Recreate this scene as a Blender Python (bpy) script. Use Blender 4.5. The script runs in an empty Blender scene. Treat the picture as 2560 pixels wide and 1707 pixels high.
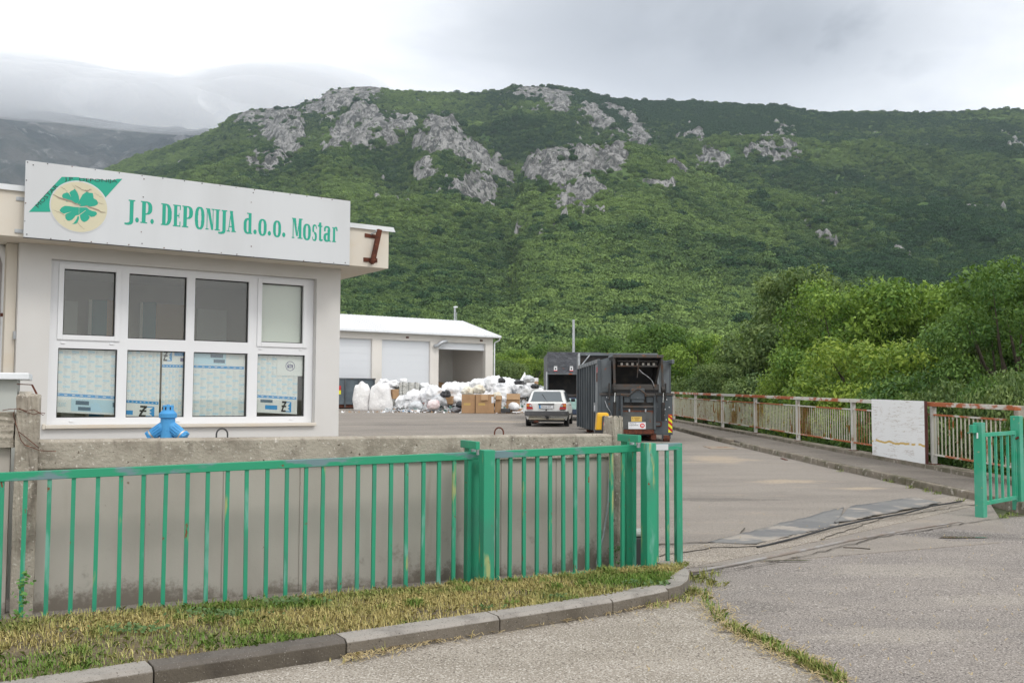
import bpy, math, random
import numpy as np
from mathutils import Vector, Matrix, Euler
# ---------------------------------------------------------------- camera, world, sun, exposure
SC = bpy.context.scene
COL = SC.collection
F, CX, CY = 2480.0, 1280.0, 853.5          # focal length and centre in photo pixels (2560 x 1707)
PITCH, ROLL, CH = math.radians(3.39), math.radians(0.25), 1.65
CR = Matrix.Rotation(math.pi/2 + PITCH, 3, 'X') @ Matrix.Rotation(ROLL, 3, 'Z')
cam = bpy.data.cameras.new('camera'); camo = bpy.data.objects.new('camera', cam); COL.objects.link(camo)
cam.sensor_width = 36; cam.lens = 36*F/2560; cam.clip_start = 0.1; cam.clip_end = 20000
camo.matrix_world = Matrix.Translation((0, 0, CH)) @ CR.to_4x4()
SC.camera = camo

def P(px, py, Y):
    d = CR @ Vector(((px-CX)/F, (CY-py)/F, -1)); d *= Y/d.y
    return Vector((d.x, Y, CH+d.z))
def GZ(y): return 0.0165*y
def PG(px, py, dz=0.0):                      # where a pixel's ray meets the sloping ground
    d = CR @ Vector(((px-CX)/F, (CY-py)/F, -1)); d /= d.y
    Y = (CH-dz)/(0.0165-d.z)
    return Vector((d.x*Y, Y, CH+d.z*Y))

W = bpy.data.worlds.new('World'); SC.world = W; W.use_nodes = True
nt = W.node_tree; nt.nodes.clear(); N, L = nt.nodes, nt.links
def nn(t, **k):
    n = N.new(t)
    for a, b in k.items(): setattr(n, a, b)
    return n
SUN_AZ, SUN_EL = math.radians(140), math.radians(48)     # azimuth clockwise from +Y (behind the camera, to the right)
sky = nn('ShaderNodeTexSky', sky_type='NISHITA', sun_disc=False, sun_elevation=SUN_EL, sun_rotation=SUN_AZ)
b1 = nn('ShaderNodeBackground'); b1.inputs[1].default_value = 0.1; L.new(sky.outputs[0], b1.inputs[0])
tc = nn('ShaderNodeTexCoord'); sep = nn('ShaderNodeSeparateXYZ'); L.new(tc.outputs['Generated'], sep.inputs[0])
def mth(op, a, b=None, c=None):
    m = nn('ShaderNodeMath', operation=op)
    for i, v in enumerate((a, b, c)):
        if v is None: continue
        if isinstance(v, (int, float)): m.inputs[i].default_value = v
        else: L.new(v, m.inputs[i])
    return m.outputs[0]
zc = mth('ADD', mth('MAXIMUM', sep.outputs[2], 0.0), 0.22)
cmb = nn('ShaderNodeCombineXYZ')
L.new(sep.outputs[0], cmb.inputs[0]); L.new(sep.outputs[1], cmb.inputs[1]); L.new(mth('MULTIPLY', sep.outputs[2], 2.3), cmb.inputs[2])
n1 = nn('ShaderNodeTexNoise'); n1.inputs['Scale'].default_value = 3.1; n1.inputs['Detail'].default_value = 6; n1.inputs['Roughness'].default_value = .55; n1.inputs['Distortion'].default_value = .25
L.new(cmb.outputs[0], n1.inputs['Vector'])
# one darker bank of cloud up and to the right
gx = mth('MULTIPLY', mth('SUBTRACT', mth('DIVIDE', sep.outputs[0], mth('MAXIMUM', sep.outputs[1], .05)), 0.20), 3.6)
gz = mth('MULTIPLY', mth('SUBTRACT', mth('DIVIDE', sep.outputs[2], mth('MAXIMUM', sep.outputs[1], .05)), 0.385), 9.5)
g = mth('POWER', 2.718, mth('MULTIPLY', mth('ADD', mth('MULTIPLY', gx, gx), mth('MULTIPLY', gz, gz)), -1))
front = mth('GREATER_THAN', sep.outputs[1], 0.05)
g = mth('MULTIPLY', mth('MULTIPLY', g, front), mth('MAXIMUM', mth('ADD', mth('MULTIPLY', n1.outputs[0], 3.2), -.75), .12))
lo = mth('MULTIPLY', mth('SUBTRACT', .54, n1.outputs[0]), 2.6)
val = mth('SUBTRACT', mth('SUBTRACT', 1.52, mth('MULTIPLY', g, 1.15)), mth('MAXIMUM', lo, 0))
cr = nn('ShaderNodeMix', data_type='RGBA'); cr.inputs[6].default_value = (.86, .91, 1.0, 1); cr.inputs[7].default_value = (1, 1, 1, 1)
L.new(mth('SUBTRACT', val, .45), cr.inputs[0])
b2 = nn('ShaderNodeBackground'); L.new(cr.outputs[2], b2.inputs[0]); L.new(val, b2.inputs[1])
mx = nn('ShaderNodeMixShader'); mx.inputs[0].default_value = .95
L.new(b1.outputs[0], mx.inputs[1]); L.new(b2.outputs[0], mx.inputs[2])
wo = nn('ShaderNodeOutputWorld'); L.new(mx.outputs[0], wo.inputs[0])

sl = bpy.data.lights.new('sun', 'SUN'); sl.energy = 1.15; sl.angle = math.radians(16); sl.color = (1, .96, .9)
so = bpy.data.objects.new('sun', sl); COL.objects.link(so)
sdir = Vector((math.sin(SUN_AZ)*math.cos(SUN_EL), math.cos(SUN_AZ)*math.cos(SUN_EL), math.sin(SUN_EL)))
so.rotation_euler = sdir.to_track_quat('Z', 'Y').to_euler()
SC.view_settings.view_transform = 'Standard'; SC.view_settings.look = 'None'
SC.view_settings.exposure = 0; SC.view_settings.gamma = 1
SC.render.engine = 'CYCLES'
SC.cycles.max_bounces = 7; SC.cycles.transparent_max_bounces = 10; SC.cycles.volume_bounces = 3
SC.cycles.diffuse_bounces = 3; SC.cycles.glossy_bounces = 3

# ---------------------------------------------------------------- materials
def srgb(r, g, b):
    f = lambda c: (c/255/12.92) if c <= 10 else ((c/255+.055)/1.055)**2.4
    return (f(r), f(g), f(b))
class NT:
    def __init__(s, name):
        s.m = bpy.data.materials.new(name); s.m.use_nodes = True; t = s.m.node_tree
        t.nodes.clear(); s.n, s.l = t.nodes, t.links
        s.out = s.n.new('ShaderNodeOutputMaterial'); s.b = s.n.new('ShaderNodeBsdfPrincipled')
        s.l.new(s.b.outputs[0], s.out.inputs[0]); s.pos = s.n.new('ShaderNodeNewGeometry').outputs['Position']
    def noise(s, scale, stretch=None, detail=4, rough=.55, kind='noise', vec=None, off=0):
        v = vec or s.pos
        if stretch or off:
            mp = s.n.new('ShaderNodeMapping'); mp.inputs['Scale'].default_value = stretch or (1, 1, 1)
            mp.inputs['Location'].default_value = (off, off*.7, off*1.3); s.l.new(v, mp.inputs[0]); v = mp.outputs[0]
        if kind == 'voro':
            t = s.n.new('ShaderNodeTexVoronoi'); t.inputs['Scale'].default_value = scale; s.l.new(v, t.inputs['Vector']); return t.outputs['Distance']
        if kind == 'cell':
            t = s.n.new('ShaderNodeTexVoronoi'); t.inputs['Scale'].default_value = scale; s.l.new(v, t.inputs['Vector'])
            q = s.n.new('ShaderNodeSeparateColor'); s.l.new(t.outputs['Color'], q.inputs[0]); return q.outputs[0]
        t = s.n.new('ShaderNodeTexNoise'); t.inputs['Scale'].default_value = scale; t.inputs['Detail'].default_value = detail
        t.inputs['Roughness'].default_value = rough; s.l.new(v, t.inputs['Vector']); return t.outputs[0]
    def math(s, op, a, b=None, clamp=False):
        m = s.n.new('ShaderNodeMath'); m.operation = op; m.use_clamp = clamp
        for i, v in enumerate((a, b)):
            if v is None: continue
            if isinstance(v, (int, float)): m.inputs[i].default_value = v
            else: s.l.new(v, m.inputs[i])
        return m.outputs[0]
    def step(s, v, lo, hi):
        m = s.n.new('ShaderNodeMapRange'); m.interpolation_type = 'SMOOTHSTEP'; s.l.new(v, m.inputs[0])
        m.inputs[1].default_value = lo; m.inputs[2].default_value = hi; return m.outputs[0]
    def mix(s, f, a, b):
        m = s.n.new('ShaderNodeMix'); m.data_type = 'RGBA'
        if isinstance(f, (int, float)): m.inputs[0].default_value = f
        else: s.l.new(f, m.inputs[0])
        for i, v in ((6, a), (7, b)):
            if isinstance(v, tuple): m.inputs[i].default_value = (*v[:3], 1)
            else: s.l.new(v, m.inputs[i])
        return m.outputs[2]
    def attr(s, name, kind='GEOMETRY'):
        a = s.n.new('ShaderNodeAttribute'); a.attribute_name = name; a.attribute_type = kind; return a
    def bump(s, h, strength, dist):
        b = s.n.new('ShaderNodeBump'); b.inputs['Strength'].default_value = strength; b.inputs['Distance'].default_value = dist
        s.l.new(h, b.inputs['Height']); s.l.new(b.outputs[0], s.b.inputs['Normal'])
    def zramp(s, z0, z1):
        q = s.n.new('ShaderNodeSeparateXYZ'); s.l.new(s.pos, q.inputs[0]); return q.outputs[2]
def mat(name, base, rough=.75, layers=(), bump=None, metal=0, spec=.4):
    """layers: (colour, scale, lo, hi[, stretch[, kind]]) laid over the base colour where the noise passes lo..hi"""
    t = NT(name); c = tuple(base)
    for i, ly in enumerate(layers):
        col, sc_, lo_, hi_ = ly[:4]; st = ly[4] if len(ly) > 4 else None; kd = ly[5] if len(ly) > 5 else 'noise'
        c = t.mix(t.step(t.noise(sc_, st, kind=kd, off=i*7.3), lo_, hi_), c, tuple(col))
    if isinstance(c, tuple): t.b.inputs['Base Color'].default_value = (*c, 1)
    else: t.l.new(c, t.b.inputs['Base Color'])
    t.b.inputs['Roughness'].default_value = rough; t.b.inputs['Metallic'].default_value = metal
    t.b.inputs['Specular IOR Level'].default_value = spec
    if bump: t.bump(t.noise(bump[1], bump[3] if len(bump) > 3 else None), bump[0], bump[2])
    return t.m
RUST = srgb(120, 62, 32); RUST2 = srgb(165, 90, 48)
m_green = mat('green_paint', (.026, .30, .168), .5, [((.045, .25, .16), 2.5, .45, .72), ((.16, .40, .32), 7, .58, .70, (1, 1, .22)), ((.36, .40, .17), 11, .62, .70, (1, 1, .15)), (RUST, 22, .67, .72, (1, 1, .4))], (.25, 40, .002))
m_greenrail = mat('worn_green_rail_paint', (.022, .30, .16), .5, [((.15, .24, .26), 3.2, .5, .62, (1, 1, 3)), (RUST, 12, .68, .74)], (.25, 40, .002))
m_rough = mat('rough_aggregate_concrete', (.40, .36, .30), .95, [((.24, .21, .17), 5, .4, .75), ((.13, .11, .09), 7, .55, .75, (1, 1, .25)), ((.60, .56, .50), 38, .60, .72), ((.09, .07, .05), 30, .64, .72)], (.9, 42, .012))
m_copetop = mat('weathered_concrete_top', (.58, .51, .42), .95, [((.34, .29, .23), 24, .5, .68), ((.12, .10, .08), 40, .66, .74)], (.8, 45, .010))
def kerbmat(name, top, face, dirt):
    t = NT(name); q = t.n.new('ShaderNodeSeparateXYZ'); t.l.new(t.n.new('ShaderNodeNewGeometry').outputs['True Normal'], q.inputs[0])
    up = t.step(t.math('ADD', q.outputs[2], t.math('MULTIPLY', t.math('SUBTRACT', t.noise(9, None, 4), .5), .5)), .45, .8)      # upright faces take the darker colours, level tops the lighter one
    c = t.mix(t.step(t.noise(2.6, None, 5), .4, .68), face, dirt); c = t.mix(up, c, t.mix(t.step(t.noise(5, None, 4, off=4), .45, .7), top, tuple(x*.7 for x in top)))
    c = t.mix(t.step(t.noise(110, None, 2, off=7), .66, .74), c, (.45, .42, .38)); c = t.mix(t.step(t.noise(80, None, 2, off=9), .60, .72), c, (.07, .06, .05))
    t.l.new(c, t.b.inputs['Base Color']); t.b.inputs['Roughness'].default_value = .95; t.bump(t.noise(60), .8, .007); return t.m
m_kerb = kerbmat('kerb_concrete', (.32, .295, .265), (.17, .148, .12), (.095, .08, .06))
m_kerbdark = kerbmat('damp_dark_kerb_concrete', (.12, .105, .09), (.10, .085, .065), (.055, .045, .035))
m_white = mat('white_plaster', (.68, .67, .655), .9, [((.63, .615, .59), .8, .35, .7), ((.56, .53, .49), 2.5, .60, .78, (1, 1, .12)), ((.55, .50, .44), 30, .74, .80)], (.12, 90, .002))
m_cream = mat('cream_plaster', (.68, .63, .55), .9, [((.66, .58, .47), 2.4, .45, .75), ((.52, .40, .24), 3.2, .66, .80, (1, 1, .3))], (.12, 90, .002))
m_pvc = mat('white_plastic_frame', (.80, .81, .83), .35)
m_gasket = mat('black_rubber_gasket', (.02, .02, .02), .6)
m_signw = mat('white_sign_board', (.62, .64, .66), .45, [((.57, .585, .60), 1.4, .4, .7, (1, 1, .2)), ((.48, .44, .38), 9, .76, .84, (1, 1, .3))])
m_signg = mat('green_vinyl', (.018, .36, .25), .45)
m_tan = mat('faded_tan_vinyl', (.62, .58, .42), .55, [((.52, .46, .38), 3, .5, .8)])
m_black = mat('black_paint', (.02, .02, .022), .5)
m_dark = mat('dark_metal', (.05, .05, .052), .5)
m_rust = mat('rusty_steel', (.12, .035, .018), .8, [((.05, .018, .012), 14, .4, .7), ((.32, .12, .05), 22, .58, .74)], (.4, 60, .003))
m_blue = mat('blue_hydrant_paint', (.065, .32, .66), .5, [((.09, .37, .70), 5, .4, .7), ((.02, .16, .42), 26, .68, .76)], (.15, 30, .002))
m_steel = mat('stainless_band', (.62, .60, .56), .3, metal=.6)
m_galv = mat('galvanised_metal', (.50, .52, .54), .45, [((.36, .38, .40), 12, .45, .7)], metal=.5)
m_flash = mat('white_metal_flashing', (.78, .81, .84), .4, [((.66, .68, .68), 3, .5, .8)])
m_grey = mat('pale_grey_render', (.50, .52, .49), .85, [((.44, .46, .43), 2, .4, .7)])
# ---------------------------------------------------------------- mesh building
def V(*a): return Vector(a)
class MB:
    def __init__(s): s.v, s.f, s.m = [], [], []
    def add(s, vs, fs, mi=0):
        o = len(s.v); s.v += [tuple(x) for x in vs]; s.f += [tuple(i+o for i in f) for f in fs]; s.m += [mi]*len(fs); return s
    def hexa(s, p, mi=0):                     # p: 4 bottom ccw + 4 top
        return s.add(p, [(3, 2, 1, 0), (4, 5, 6, 7), (0, 1, 5, 4), (1, 2, 6, 5), (2, 3, 7, 6), (3, 0, 4, 7)], mi)
    def pbox(s, o, a, b, c, mi=0):            # parallelepiped from corner o along vectors a, b, c
        o, a, b, c = map(Vector, (o, a, b, c)); return s.hexa([o, o+a, o+a+b, o+b, o+c, o+a+c, o+a+b+c, o+b+c], mi)
    def box(s, lo, hi, mi=0):
        return s.pbox(lo, (hi[0]-lo[0], 0, 0), (0, hi[1]-lo[1], 0), (0, 0, hi[2]-lo[2]), mi)
    def bar(s, p0, p1, w, t, side=None, mi=0):  # rectangular bar, w across 'side', t across the other way
        p0, p1 = Vector(p0), Vector(p1); d = (p1-p0).normalized(); sd = Vector(side) if side else V(1, 0, 0)
        sd = (sd - d*sd.dot(d)).normalized(); up = d.cross(sd)
        return s.pbox(p0-sd*w/2-up*t/2, sd*w, up*t, p1-p0, mi)
    def tube(s, pts, r, n=8, mi=0, caps=True):
        pts = [Vector(p) for p in pts]; rs = r if isinstance(r, (list, tuple)) else [r]*len(pts)
        rings, ref = [], None
        for i, p in enumerate(pts):
            d = (pts[min(i+1, len(pts)-1)]-pts[max(i-1, 0)]).normalized()
            if ref is None: ref = V(0, 0, 1) if abs(d.z) < .9 else V(1, 0, 0)
            a = (ref-d*ref.dot(d)).normalized(); ref = a; b = d.cross(a)
            rings.append([p+(a*math.cos(k*2*math.pi/n)+b*math.sin(k*2*math.pi/n))*rs[i] for k in range(n)])
        vs = [q for r_ in rings for q in r_]; fs = []
        for i in range(len(pts)-1):
            for k in range(n):
                fs.append((i*n+k, i*n+(k+1) % n, (i+1)*n+(k+1) % n, (i+1)*n+k))
        if caps: fs += [tuple(reversed(range(n))), tuple(range((len(pts)-1)*n, len(pts)*n))]
        return s.add(vs, fs, mi)
    def lathe(s, o, axis, prof, n=20, mi=0):    # prof: (distance along axis, radius)
        o, ax = Vector(o), Vector(axis).normalized()
        return s.tube([o+ax*h for h, r in prof], [max(r, 1e-4) for h, r in prof], n, mi) if False else s._lathe(o, ax, prof, n, mi)
    def _lathe(s, o, ax, prof, n, mi):
        a = (V(0, 0, 1) if abs(ax.z) < .9 else V(1, 0, 0)).cross(ax).normalized(); b = ax.cross(a)
        vs, fs = [], []
        for h, r in prof:
            for k in range(n):
                t = k*2*math.pi/n; vs.append(o+ax*h+(a*math.cos(t)+b*math.sin(t))*max(r, 1e-4))
        for i in range(len(prof)-1):
            for k in range(n): fs.append((i*n+k, i*n+(k+1) % n, (i+1)*n+(k+1) % n, (i+1)*n+k))
        fs += [tuple(reversed(range(n))), tuple(range((len(prof)-1)*n, len(prof)*n))]
        return s.add(vs, fs, mi)
    def prism(s, poly, to3, depth, mi=0):     # poly: 2-D outline, to3(x, z, d) -> point
        n = len(poly); vs = [to3(x, z, 0) for x, z in poly]+[to3(x, z, depth) for x, z in poly]
        fs = [tuple(range(n)), tuple(reversed(range(n, 2*n)))]+[(i, (i+n), (i+1) % n+n, (i+1) % n) for i in range(n)]
        return s.add(vs, fs, mi)
    def build(s, name, mats, parent=None, smooth=False, bevel=0, seg=2, tri=False):
        me = bpy.data.meshes.new(name); me.from_pydata(s.v, [], s.f); me.update()
        for m in (mats if isinstance(mats, (list, tuple)) else [mats]): me.materials.append(m)
        if any(s.m): me.polygons.foreach_set('material_index', s.m)
        import bmesh
        bm = bmesh.new(); bm.from_mesh(me); bmesh.ops.recalc_face_normals(bm, faces=bm.faces); bm.to_mesh(me); bm.free()
        if smooth: me.polygons.foreach_set('use_smooth', [True]*len(me.polygons))
        o = bpy.data.objects.new(name, me); COL.objects.link(o)
        if bevel:
            b = o.modifiers.new('bevel', 'BEVEL'); b.width = bevel; b.segments = seg; b.limit_method = 'ANGLE'; b.angle_limit = math.radians(40)
            b.harden_normals = False
        if smooth and not bevel:
            e = o.modifiers.new('split', 'EDGE_SPLIT'); e.split_angle = math.radians(38)
        if parent: o.parent = parent; o.matrix_parent_inverse = parent.matrix_world.inverted()
        return o
def tag(o, label=None, cat=None, group=None, kind=None):
    if label: o['label'] = label
    if cat: o['category'] = cat
    if group: o['group'] = group
    if kind: o['kind'] = kind
    return o
def empty(name, loc, label, cat, group=None, rz=0):
    o = bpy.data.objects.new(name, None); COL.objects.link(o); o.location = loc; o.rotation_euler.z = rz
    o.empty_display_size = .1; o.matrix_world = Matrix.Translation(loc) @ Matrix.Rotation(rz, 4, 'Z')
    return tag(o, label, cat, group)
def struct(o): return tag(o, kind='structure')
class Frame:                                  # a vertical face: s along it, z up, n out of it towards the viewer
    def __init__(s, o, d):
        s.o = Vector((o[0], o[1], 0)); s.d = Vector((d[0], d[1], 0)).normalized(); s.n = Vector((s.d.y, -s.d.x, 0))
    def __call__(s, a, z, n=0): return s.o+s.d*a+s.n*n+V(0, 0, z)
    def inv(s, px, py, n=0):                  # where the ray through a photo pixel meets the face
        c = V(0, 0, CH); r = CR @ Vector(((px-CX)/F, (CY-py)/F, -1)); q = s.o+s.n*n
        t = (q-V(0, 0, 0)).dot(s.n)/r.dot(s.n); h = c+r*t
        return (h-s.o).dot(s.d), h.z
    def slab(s, mb, a0, a1, z0, z1, n0, n1, mi=0):
        return mb.pbox(s(a0, z0, n0), s.d*(a1-a0), s.n*(n1-n0), V(0, 0, z1-z0), mi)
def textmesh(body, size, name='text', extrude=.0005, align='LEFT', xs=1.0, bold=0.0):
    cu = bpy.data.curves.new(name, 'FONT'); cu.body = body; cu.size = size; cu.extrude = extrude; cu.align_x = align; cu.offset = bold
    cu.resolution_u = 2
    o = bpy.data.objects.new(name, cu); COL.objects.link(o)
    dg = bpy.context.evaluated_depsgraph_get(); me = bpy.data.meshes.new_from_object(o.evaluated_get(dg))
    bpy.data.objects.remove(o); bpy.data.curves.remove(cu)
    vs = [(v.co.x*xs, v.co.y, v.co.z) for v in me.vertices]; fs = [tuple(p.vertices) for p in me.polygons]
    bpy.data.meshes.remove(me); return vs, fs
def put_text(mb, body, size, to3, mi=0, **k):  # to3(x, y, z_out)
    vs, fs = textmesh(body, size, **k); mb.add([to3(*v) for v in vs], fs, mi)
def raster(mb, inside, x0, x1, y0, y1, nx, ny, to3, mi=0):
    """fills the area where inside(x, y) holds with non-overlapping strips, one per row run"""
    dx, dy = (x1-x0)/nx, (y1-y0)/ny
    for j in range(ny):
        y = y0+(j+.5)*dy; st = None
        for i in range(nx+1):
            on = i < nx and inside(x0+(i+.5)*dx, y)
            if on and st is None: st = i
            if not on and st is not None:
                a, b = x0+st*dx, x0+i*dx
                mb.add([to3(a, y-dy/2), to3(b, y-dy/2), to3(b, y+dy/2), to3(a, y+dy/2)], [(0, 1, 2, 3)], mi); st = None
# numpy value noise
_rs = np.random.RandomState(5); _T = _rs.rand(512, 512)
def vnoise(x, y):
    xi, yi = np.floor(x).astype(int), np.floor(y).astype(int); fx, fy = x-xi, y-yi
    fx = fx*fx*(3-2*fx); fy = fy*fy*(3-2*fy)
    a = _T[xi % 512, yi % 512]; b = _T[(xi+1) % 512, yi % 512]; c = _T[xi % 512, (yi+1) % 512]; d = _T[(xi+1) % 512, (yi+1) % 512]
    return (a*(1-fx)+b*fx)*(1-fy)+(c*(1-fx)+d*fx)*fy
def fbm(x, y, o=4, g=.5):
    s, a, t = 0, 1, 0
    for k in range(o): s = s+a*vnoise(x*2**k+k*17.3, y*2**k+k*9.1); t += a; a *= g
    return s/t
def ridged(x, y, o=4, g=.55):
    s, a, t = 0, 1, 0
    for k in range(o): s = s+a*(1-np.abs(2*vnoise(x*2**k+k*31.7, y*2**k+k*5.3)-1)); t += a; a *= g
    return s/t
def npmesh(name, verts, faces, mats, attrs=None, smooth=False, nside=4):
    me = bpy.data.meshes.new(name); me.vertices.add(len(verts)); me.vertices.foreach_set('co', np.asarray(verts, dtype=np.float32).ravel())
    faces = np.asarray(faces, dtype=np.int32); nf = len(faces); k = faces.shape[1]
    me.loops.add(nf*k); me.loops.foreach_set('vertex_index', faces.ravel())
    me.polygons.add(nf); me.polygons.foreach_set('loop_start', np.arange(0, nf*k, k, dtype=np.int32))
    me.polygons.foreach_set('loop_total', np.full(nf, k, dtype=np.int32))
    if smooth: me.polygons.foreach_set('use_smooth', np.ones(nf, dtype=bool))
    me.update(calc_edges=True)
    for a, (dom, val) in (attrs or {}).items():
        at = me.attributes.new(a, 'FLOAT', dom); at.data.foreach_set('value', np.asarray(val, dtype=np.float32))
    for m in mats: me.materials.append(m)
    o = bpy.data.objects.new(name, me); COL.objects.link(o); return o
# ---------------------------------------------------------------- ground, hills
def uh(x, y):                                   # photo point (2352-wide reading) -> direction per metre of depth
    p = P(x*2560/2352, y*2560/2352, 1.0); return p.x, p.z-CH
def prof(pts):
    a = [uh(*p) for p in pts]; return np.array([q[0] for q in a]), np.array([q[1] for q in a])
SKY = prof([(-400, 620), (-200, 560), (0, 500), (150, 440), (230, 395), (300, 365), (380, 340), (440, 320), (500, 295), (530, 270), (570, 255), (620, 250), (650, 249), (685, 246), (697, 235), (735, 228), (752, 209), (790, 203), (850, 199), (890, 206), (930, 213), (980, 216), (1040, 218), (1100, 216), (1140, 211), (1190, 200), (1240, 199), (1290, 203), (1340, 212), (1400, 228), (1450, 233), (1520, 236), (1570, 234), (1640, 236), (1720, 242), (1800, 247), (1860, 256), (1900, 261), (1960, 258), (2060, 261), (2120, 263), (2200, 260), (2280, 255), (2352, 254), (2500, 250), (2800, 250)])
SPB = prof([(900, 900), (1100, 760), (1150, 640), (1175, 560), (1185, 470), (1200, 400), (1215, 368), (1260, 345), (1330, 338), (1400, 336), (1460, 337), (1520, 362), (1600, 393), (1660, 420), (1760, 470), (1860, 535), (1940, 580), (2040, 618), (2150, 665), (2300, 720), (2500, 800), (2800, 860)])
SPD = prof([(300, 700), (600, 560), (800, 440), (880, 380), (940, 325), (975, 280), (1010, 262), (1060, 290), (1110, 330), (1160, 372), (1180, 400), (1190, 470), (1200, 560), (1240, 700), (1400, 880)])
SPE = prof([(200, 600), (400, 500), (540, 380), (590, 325), (640, 268), (690, 264), (720, 300), (760, 280), (790, 255), (840, 238), (870, 262), (905, 262), (950, 275), (970, 310), (1040, 420), (1200, 600)])
def spur(pr, u, Y, Y0, gam, fall):
    h = np.interp(u, *pr); g = np.clip((Y-100)/(Y0-100), 0, 1)**gam
    z = h*g*Y; zc = h*Y0
    return np.where(Y > Y0, zc-(Y-Y0)*fall, z)
def smax(a, b, k): return .5*(a+b+np.sqrt((a-b)**2+k*k))
def hill(u, Y, rockm=None):
    x = u*Y
    g = np.clip((Y-100)/1400, 0, 1)**.72
    zA = np.where(Y > 1500, np.interp(u, *SKY)*1500-(Y-1500)*.5, np.interp(u, *SKY)*g*Y)
    gl = (ridged(x/230+3, Y/460+1, 4)-.55)*95*np.clip((Y-250)/600, 0, 1)*np.clip((1470-Y)/350, 0, 1)
    zA = zA+gl
    kk = np.clip((Y-100)/500, 0, 1)*5
    z = smax(zA, spur(SPE, u, Y, 1300, .8, .9), kk)
    z = smax(z, spur(SPD, u, Y, 1080, .85, .8), kk)
    z = smax(z, spur(SPB, u, Y, 860, .80, .95), kk)
    z = z+(fbm(x/70, Y/70, 4)-.5)*9*np.clip((Y-130)/400, 0, 1)*np.clip((1500-Y)/200+.25, .25, 1)
    return np.maximum(z, 0)+CH+.05
ROCKS = [
 [(590, 300), (620, 266), (650, 252), (690, 262), (705, 320), (650, 345), (600, 325)],
 [(525, 290), (560, 256), (640, 250), (690, 249), (684, 262), (640, 268), (590, 290)],
 [(690, 266), (702, 238), (735, 229), (755, 209), (800, 202), (850, 199), (885, 208), (860, 228), (830, 236), (800, 254), (760, 264)],
 [(740, 348), (765, 300), (785, 268), (830, 240), (862, 252), (885, 275), (912, 262), (950, 272), (962, 292), (930, 312), (897, 342), (878, 322), (860, 334), (800, 342)],
 [(593, 418), (600, 390), (620, 355), (650, 345), (680, 330), (692, 345), (650, 372), (627, 402)], [(556, 376), (575, 350), (600, 352), (596, 380)],
 [(935, 350), (965, 300), (985, 268), (1012, 260), (1040, 280), (1064, 302), (1100, 330), (1142, 365), (1172, 395), (1180, 428), (1150, 425), (1112, 408), (1090, 385), (1050, 368), (1020, 352), (985, 352)],
 [(948, 402), (962, 372), (1000, 372), (1018, 398), (1000, 412), (962, 430)],
 [(1030, 442), (1055, 414), (1092, 410), (1120, 418), (1142, 450), (1137, 482), (1100, 480), (1060, 466)],
 [(1186, 424), (1200, 378), (1240, 346), (1300, 343), (1340, 350), (1380, 340), (1440, 338), (1452, 372), (1420, 392), (1380, 396), (1330, 412), (1296, 430), (1272, 448), (1245, 427), (1210, 418)],
 [(1270, 480), (1300, 442), (1350, 432), (1410, 440), (1425, 456), (1350, 462), (1300, 482)], [(1325, 482), (1345, 478), (1388, 486), (1382, 498), (1330, 496)],
 [(1243, 545), (1265, 522), (1300, 524), (1290, 540)], [(1155, 214), (1210, 200), (1275, 203), (1312, 214), (1306, 262), (1262, 264), (1250, 232), (1200, 222)],
 [(1318, 252), (1350, 234), (1392, 262), (1426, 300), (1390, 308), (1340, 284)], [(1365, 232), (1420, 240), (1450, 262), (1500, 298), (1440, 285), (1400, 258)], [(1440, 325), (1448, 296), (1470, 290), (1506, 338), (1470, 336)],
 [(1600, 376), (1610, 340), (1640, 336), (1682, 360), (1676, 378), (1630, 384)], [(1700, 370), (1725, 340), (1765, 318), (1800, 288), (1806, 300), (1780, 330), (1740, 362)],
 [(1735, 370), (1765, 336), (1800, 318), (1830, 345), (1842, 366), (1800, 374), (1765, 362)], [(1540, 325), (1575, 300), (1610, 300), (1620, 320), (1580, 322)],
 [(2046, 598), (2058, 584), (2090, 584), (2086, 598)], [(1845, 500), (1880, 530), (1922, 572), (1915, 578), (1875, 545)], [(2310, 345), (2325, 326), (2352, 330), (2360, 348)],
 [(1480, 420), (1500, 402), (1560, 432), (1550, 444)], [(1500, 372), (1560, 384), (1650, 412), (1590, 408)], [(1150, 250), (1130, 238), (1190, 262)],
 [(1175, 545), (1195, 518), (1203, 526), (1185, 550)]]
RP = [np.array([uh(*p) for p in r]) for r in ROCKS]
def inpoly(x, y, poly):
    c = np.zeros(x.shape, bool); j = len(poly)-1
    for i in range(len(poly)):
        xi, yi = poly[i]; xj, yj = poly[j]
        if yi != yj: c ^= ((yi > y) != (yj > y)) & (x < (xj-xi)*(y-yi)/(yj-yi)+xi)
        j = i
    return c
def rockmask(u, h, Y, x):
    wu = u+(fbm(x/14+5, Y/14, 3)-.5)*.010+(fbm(u*300, h*300, 2)-.5)*.008; wh = h+(fbm(x/16+40, Y/16+9, 3)-.5)*.009+(fbm(u*280+9, h*280+4, 2)-.5)*.008
    m = np.zeros(u.shape, bool)
    for p in RP: m |= inpoly(wu, wh, p)
    m &= ~((vnoise(x/10, Y/10+h*380) > .80) & (fbm(x/46, Y/46+3, 2) > .46))
    wu2 = u+(fbm(x/30+15, Y/30, 3)-.5)*.075; wh2 = h+(fbm(x/34+4, Y/34+9, 3)-.5)*.055; m2 = np.zeros(u.shape, bool)
    for p in RP: m2 |= inpoly(wu2, wh2, p)
    m |= m2 & (vnoise(x/8+20, Y/9+h*420) > .62)
    sc = (vnoise(x/7+50, Y/7+h*300) > .86) & (fbm(x/120+8, Y/120, 2) > .56) & (Y > 650) & (h > .12)
    return m | sc
nu, ny = 1250, 620
uu = np.linspace(-.72, .72, nu); yy = 100+1620*np.linspace(0, 1, ny)**1.15
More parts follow.
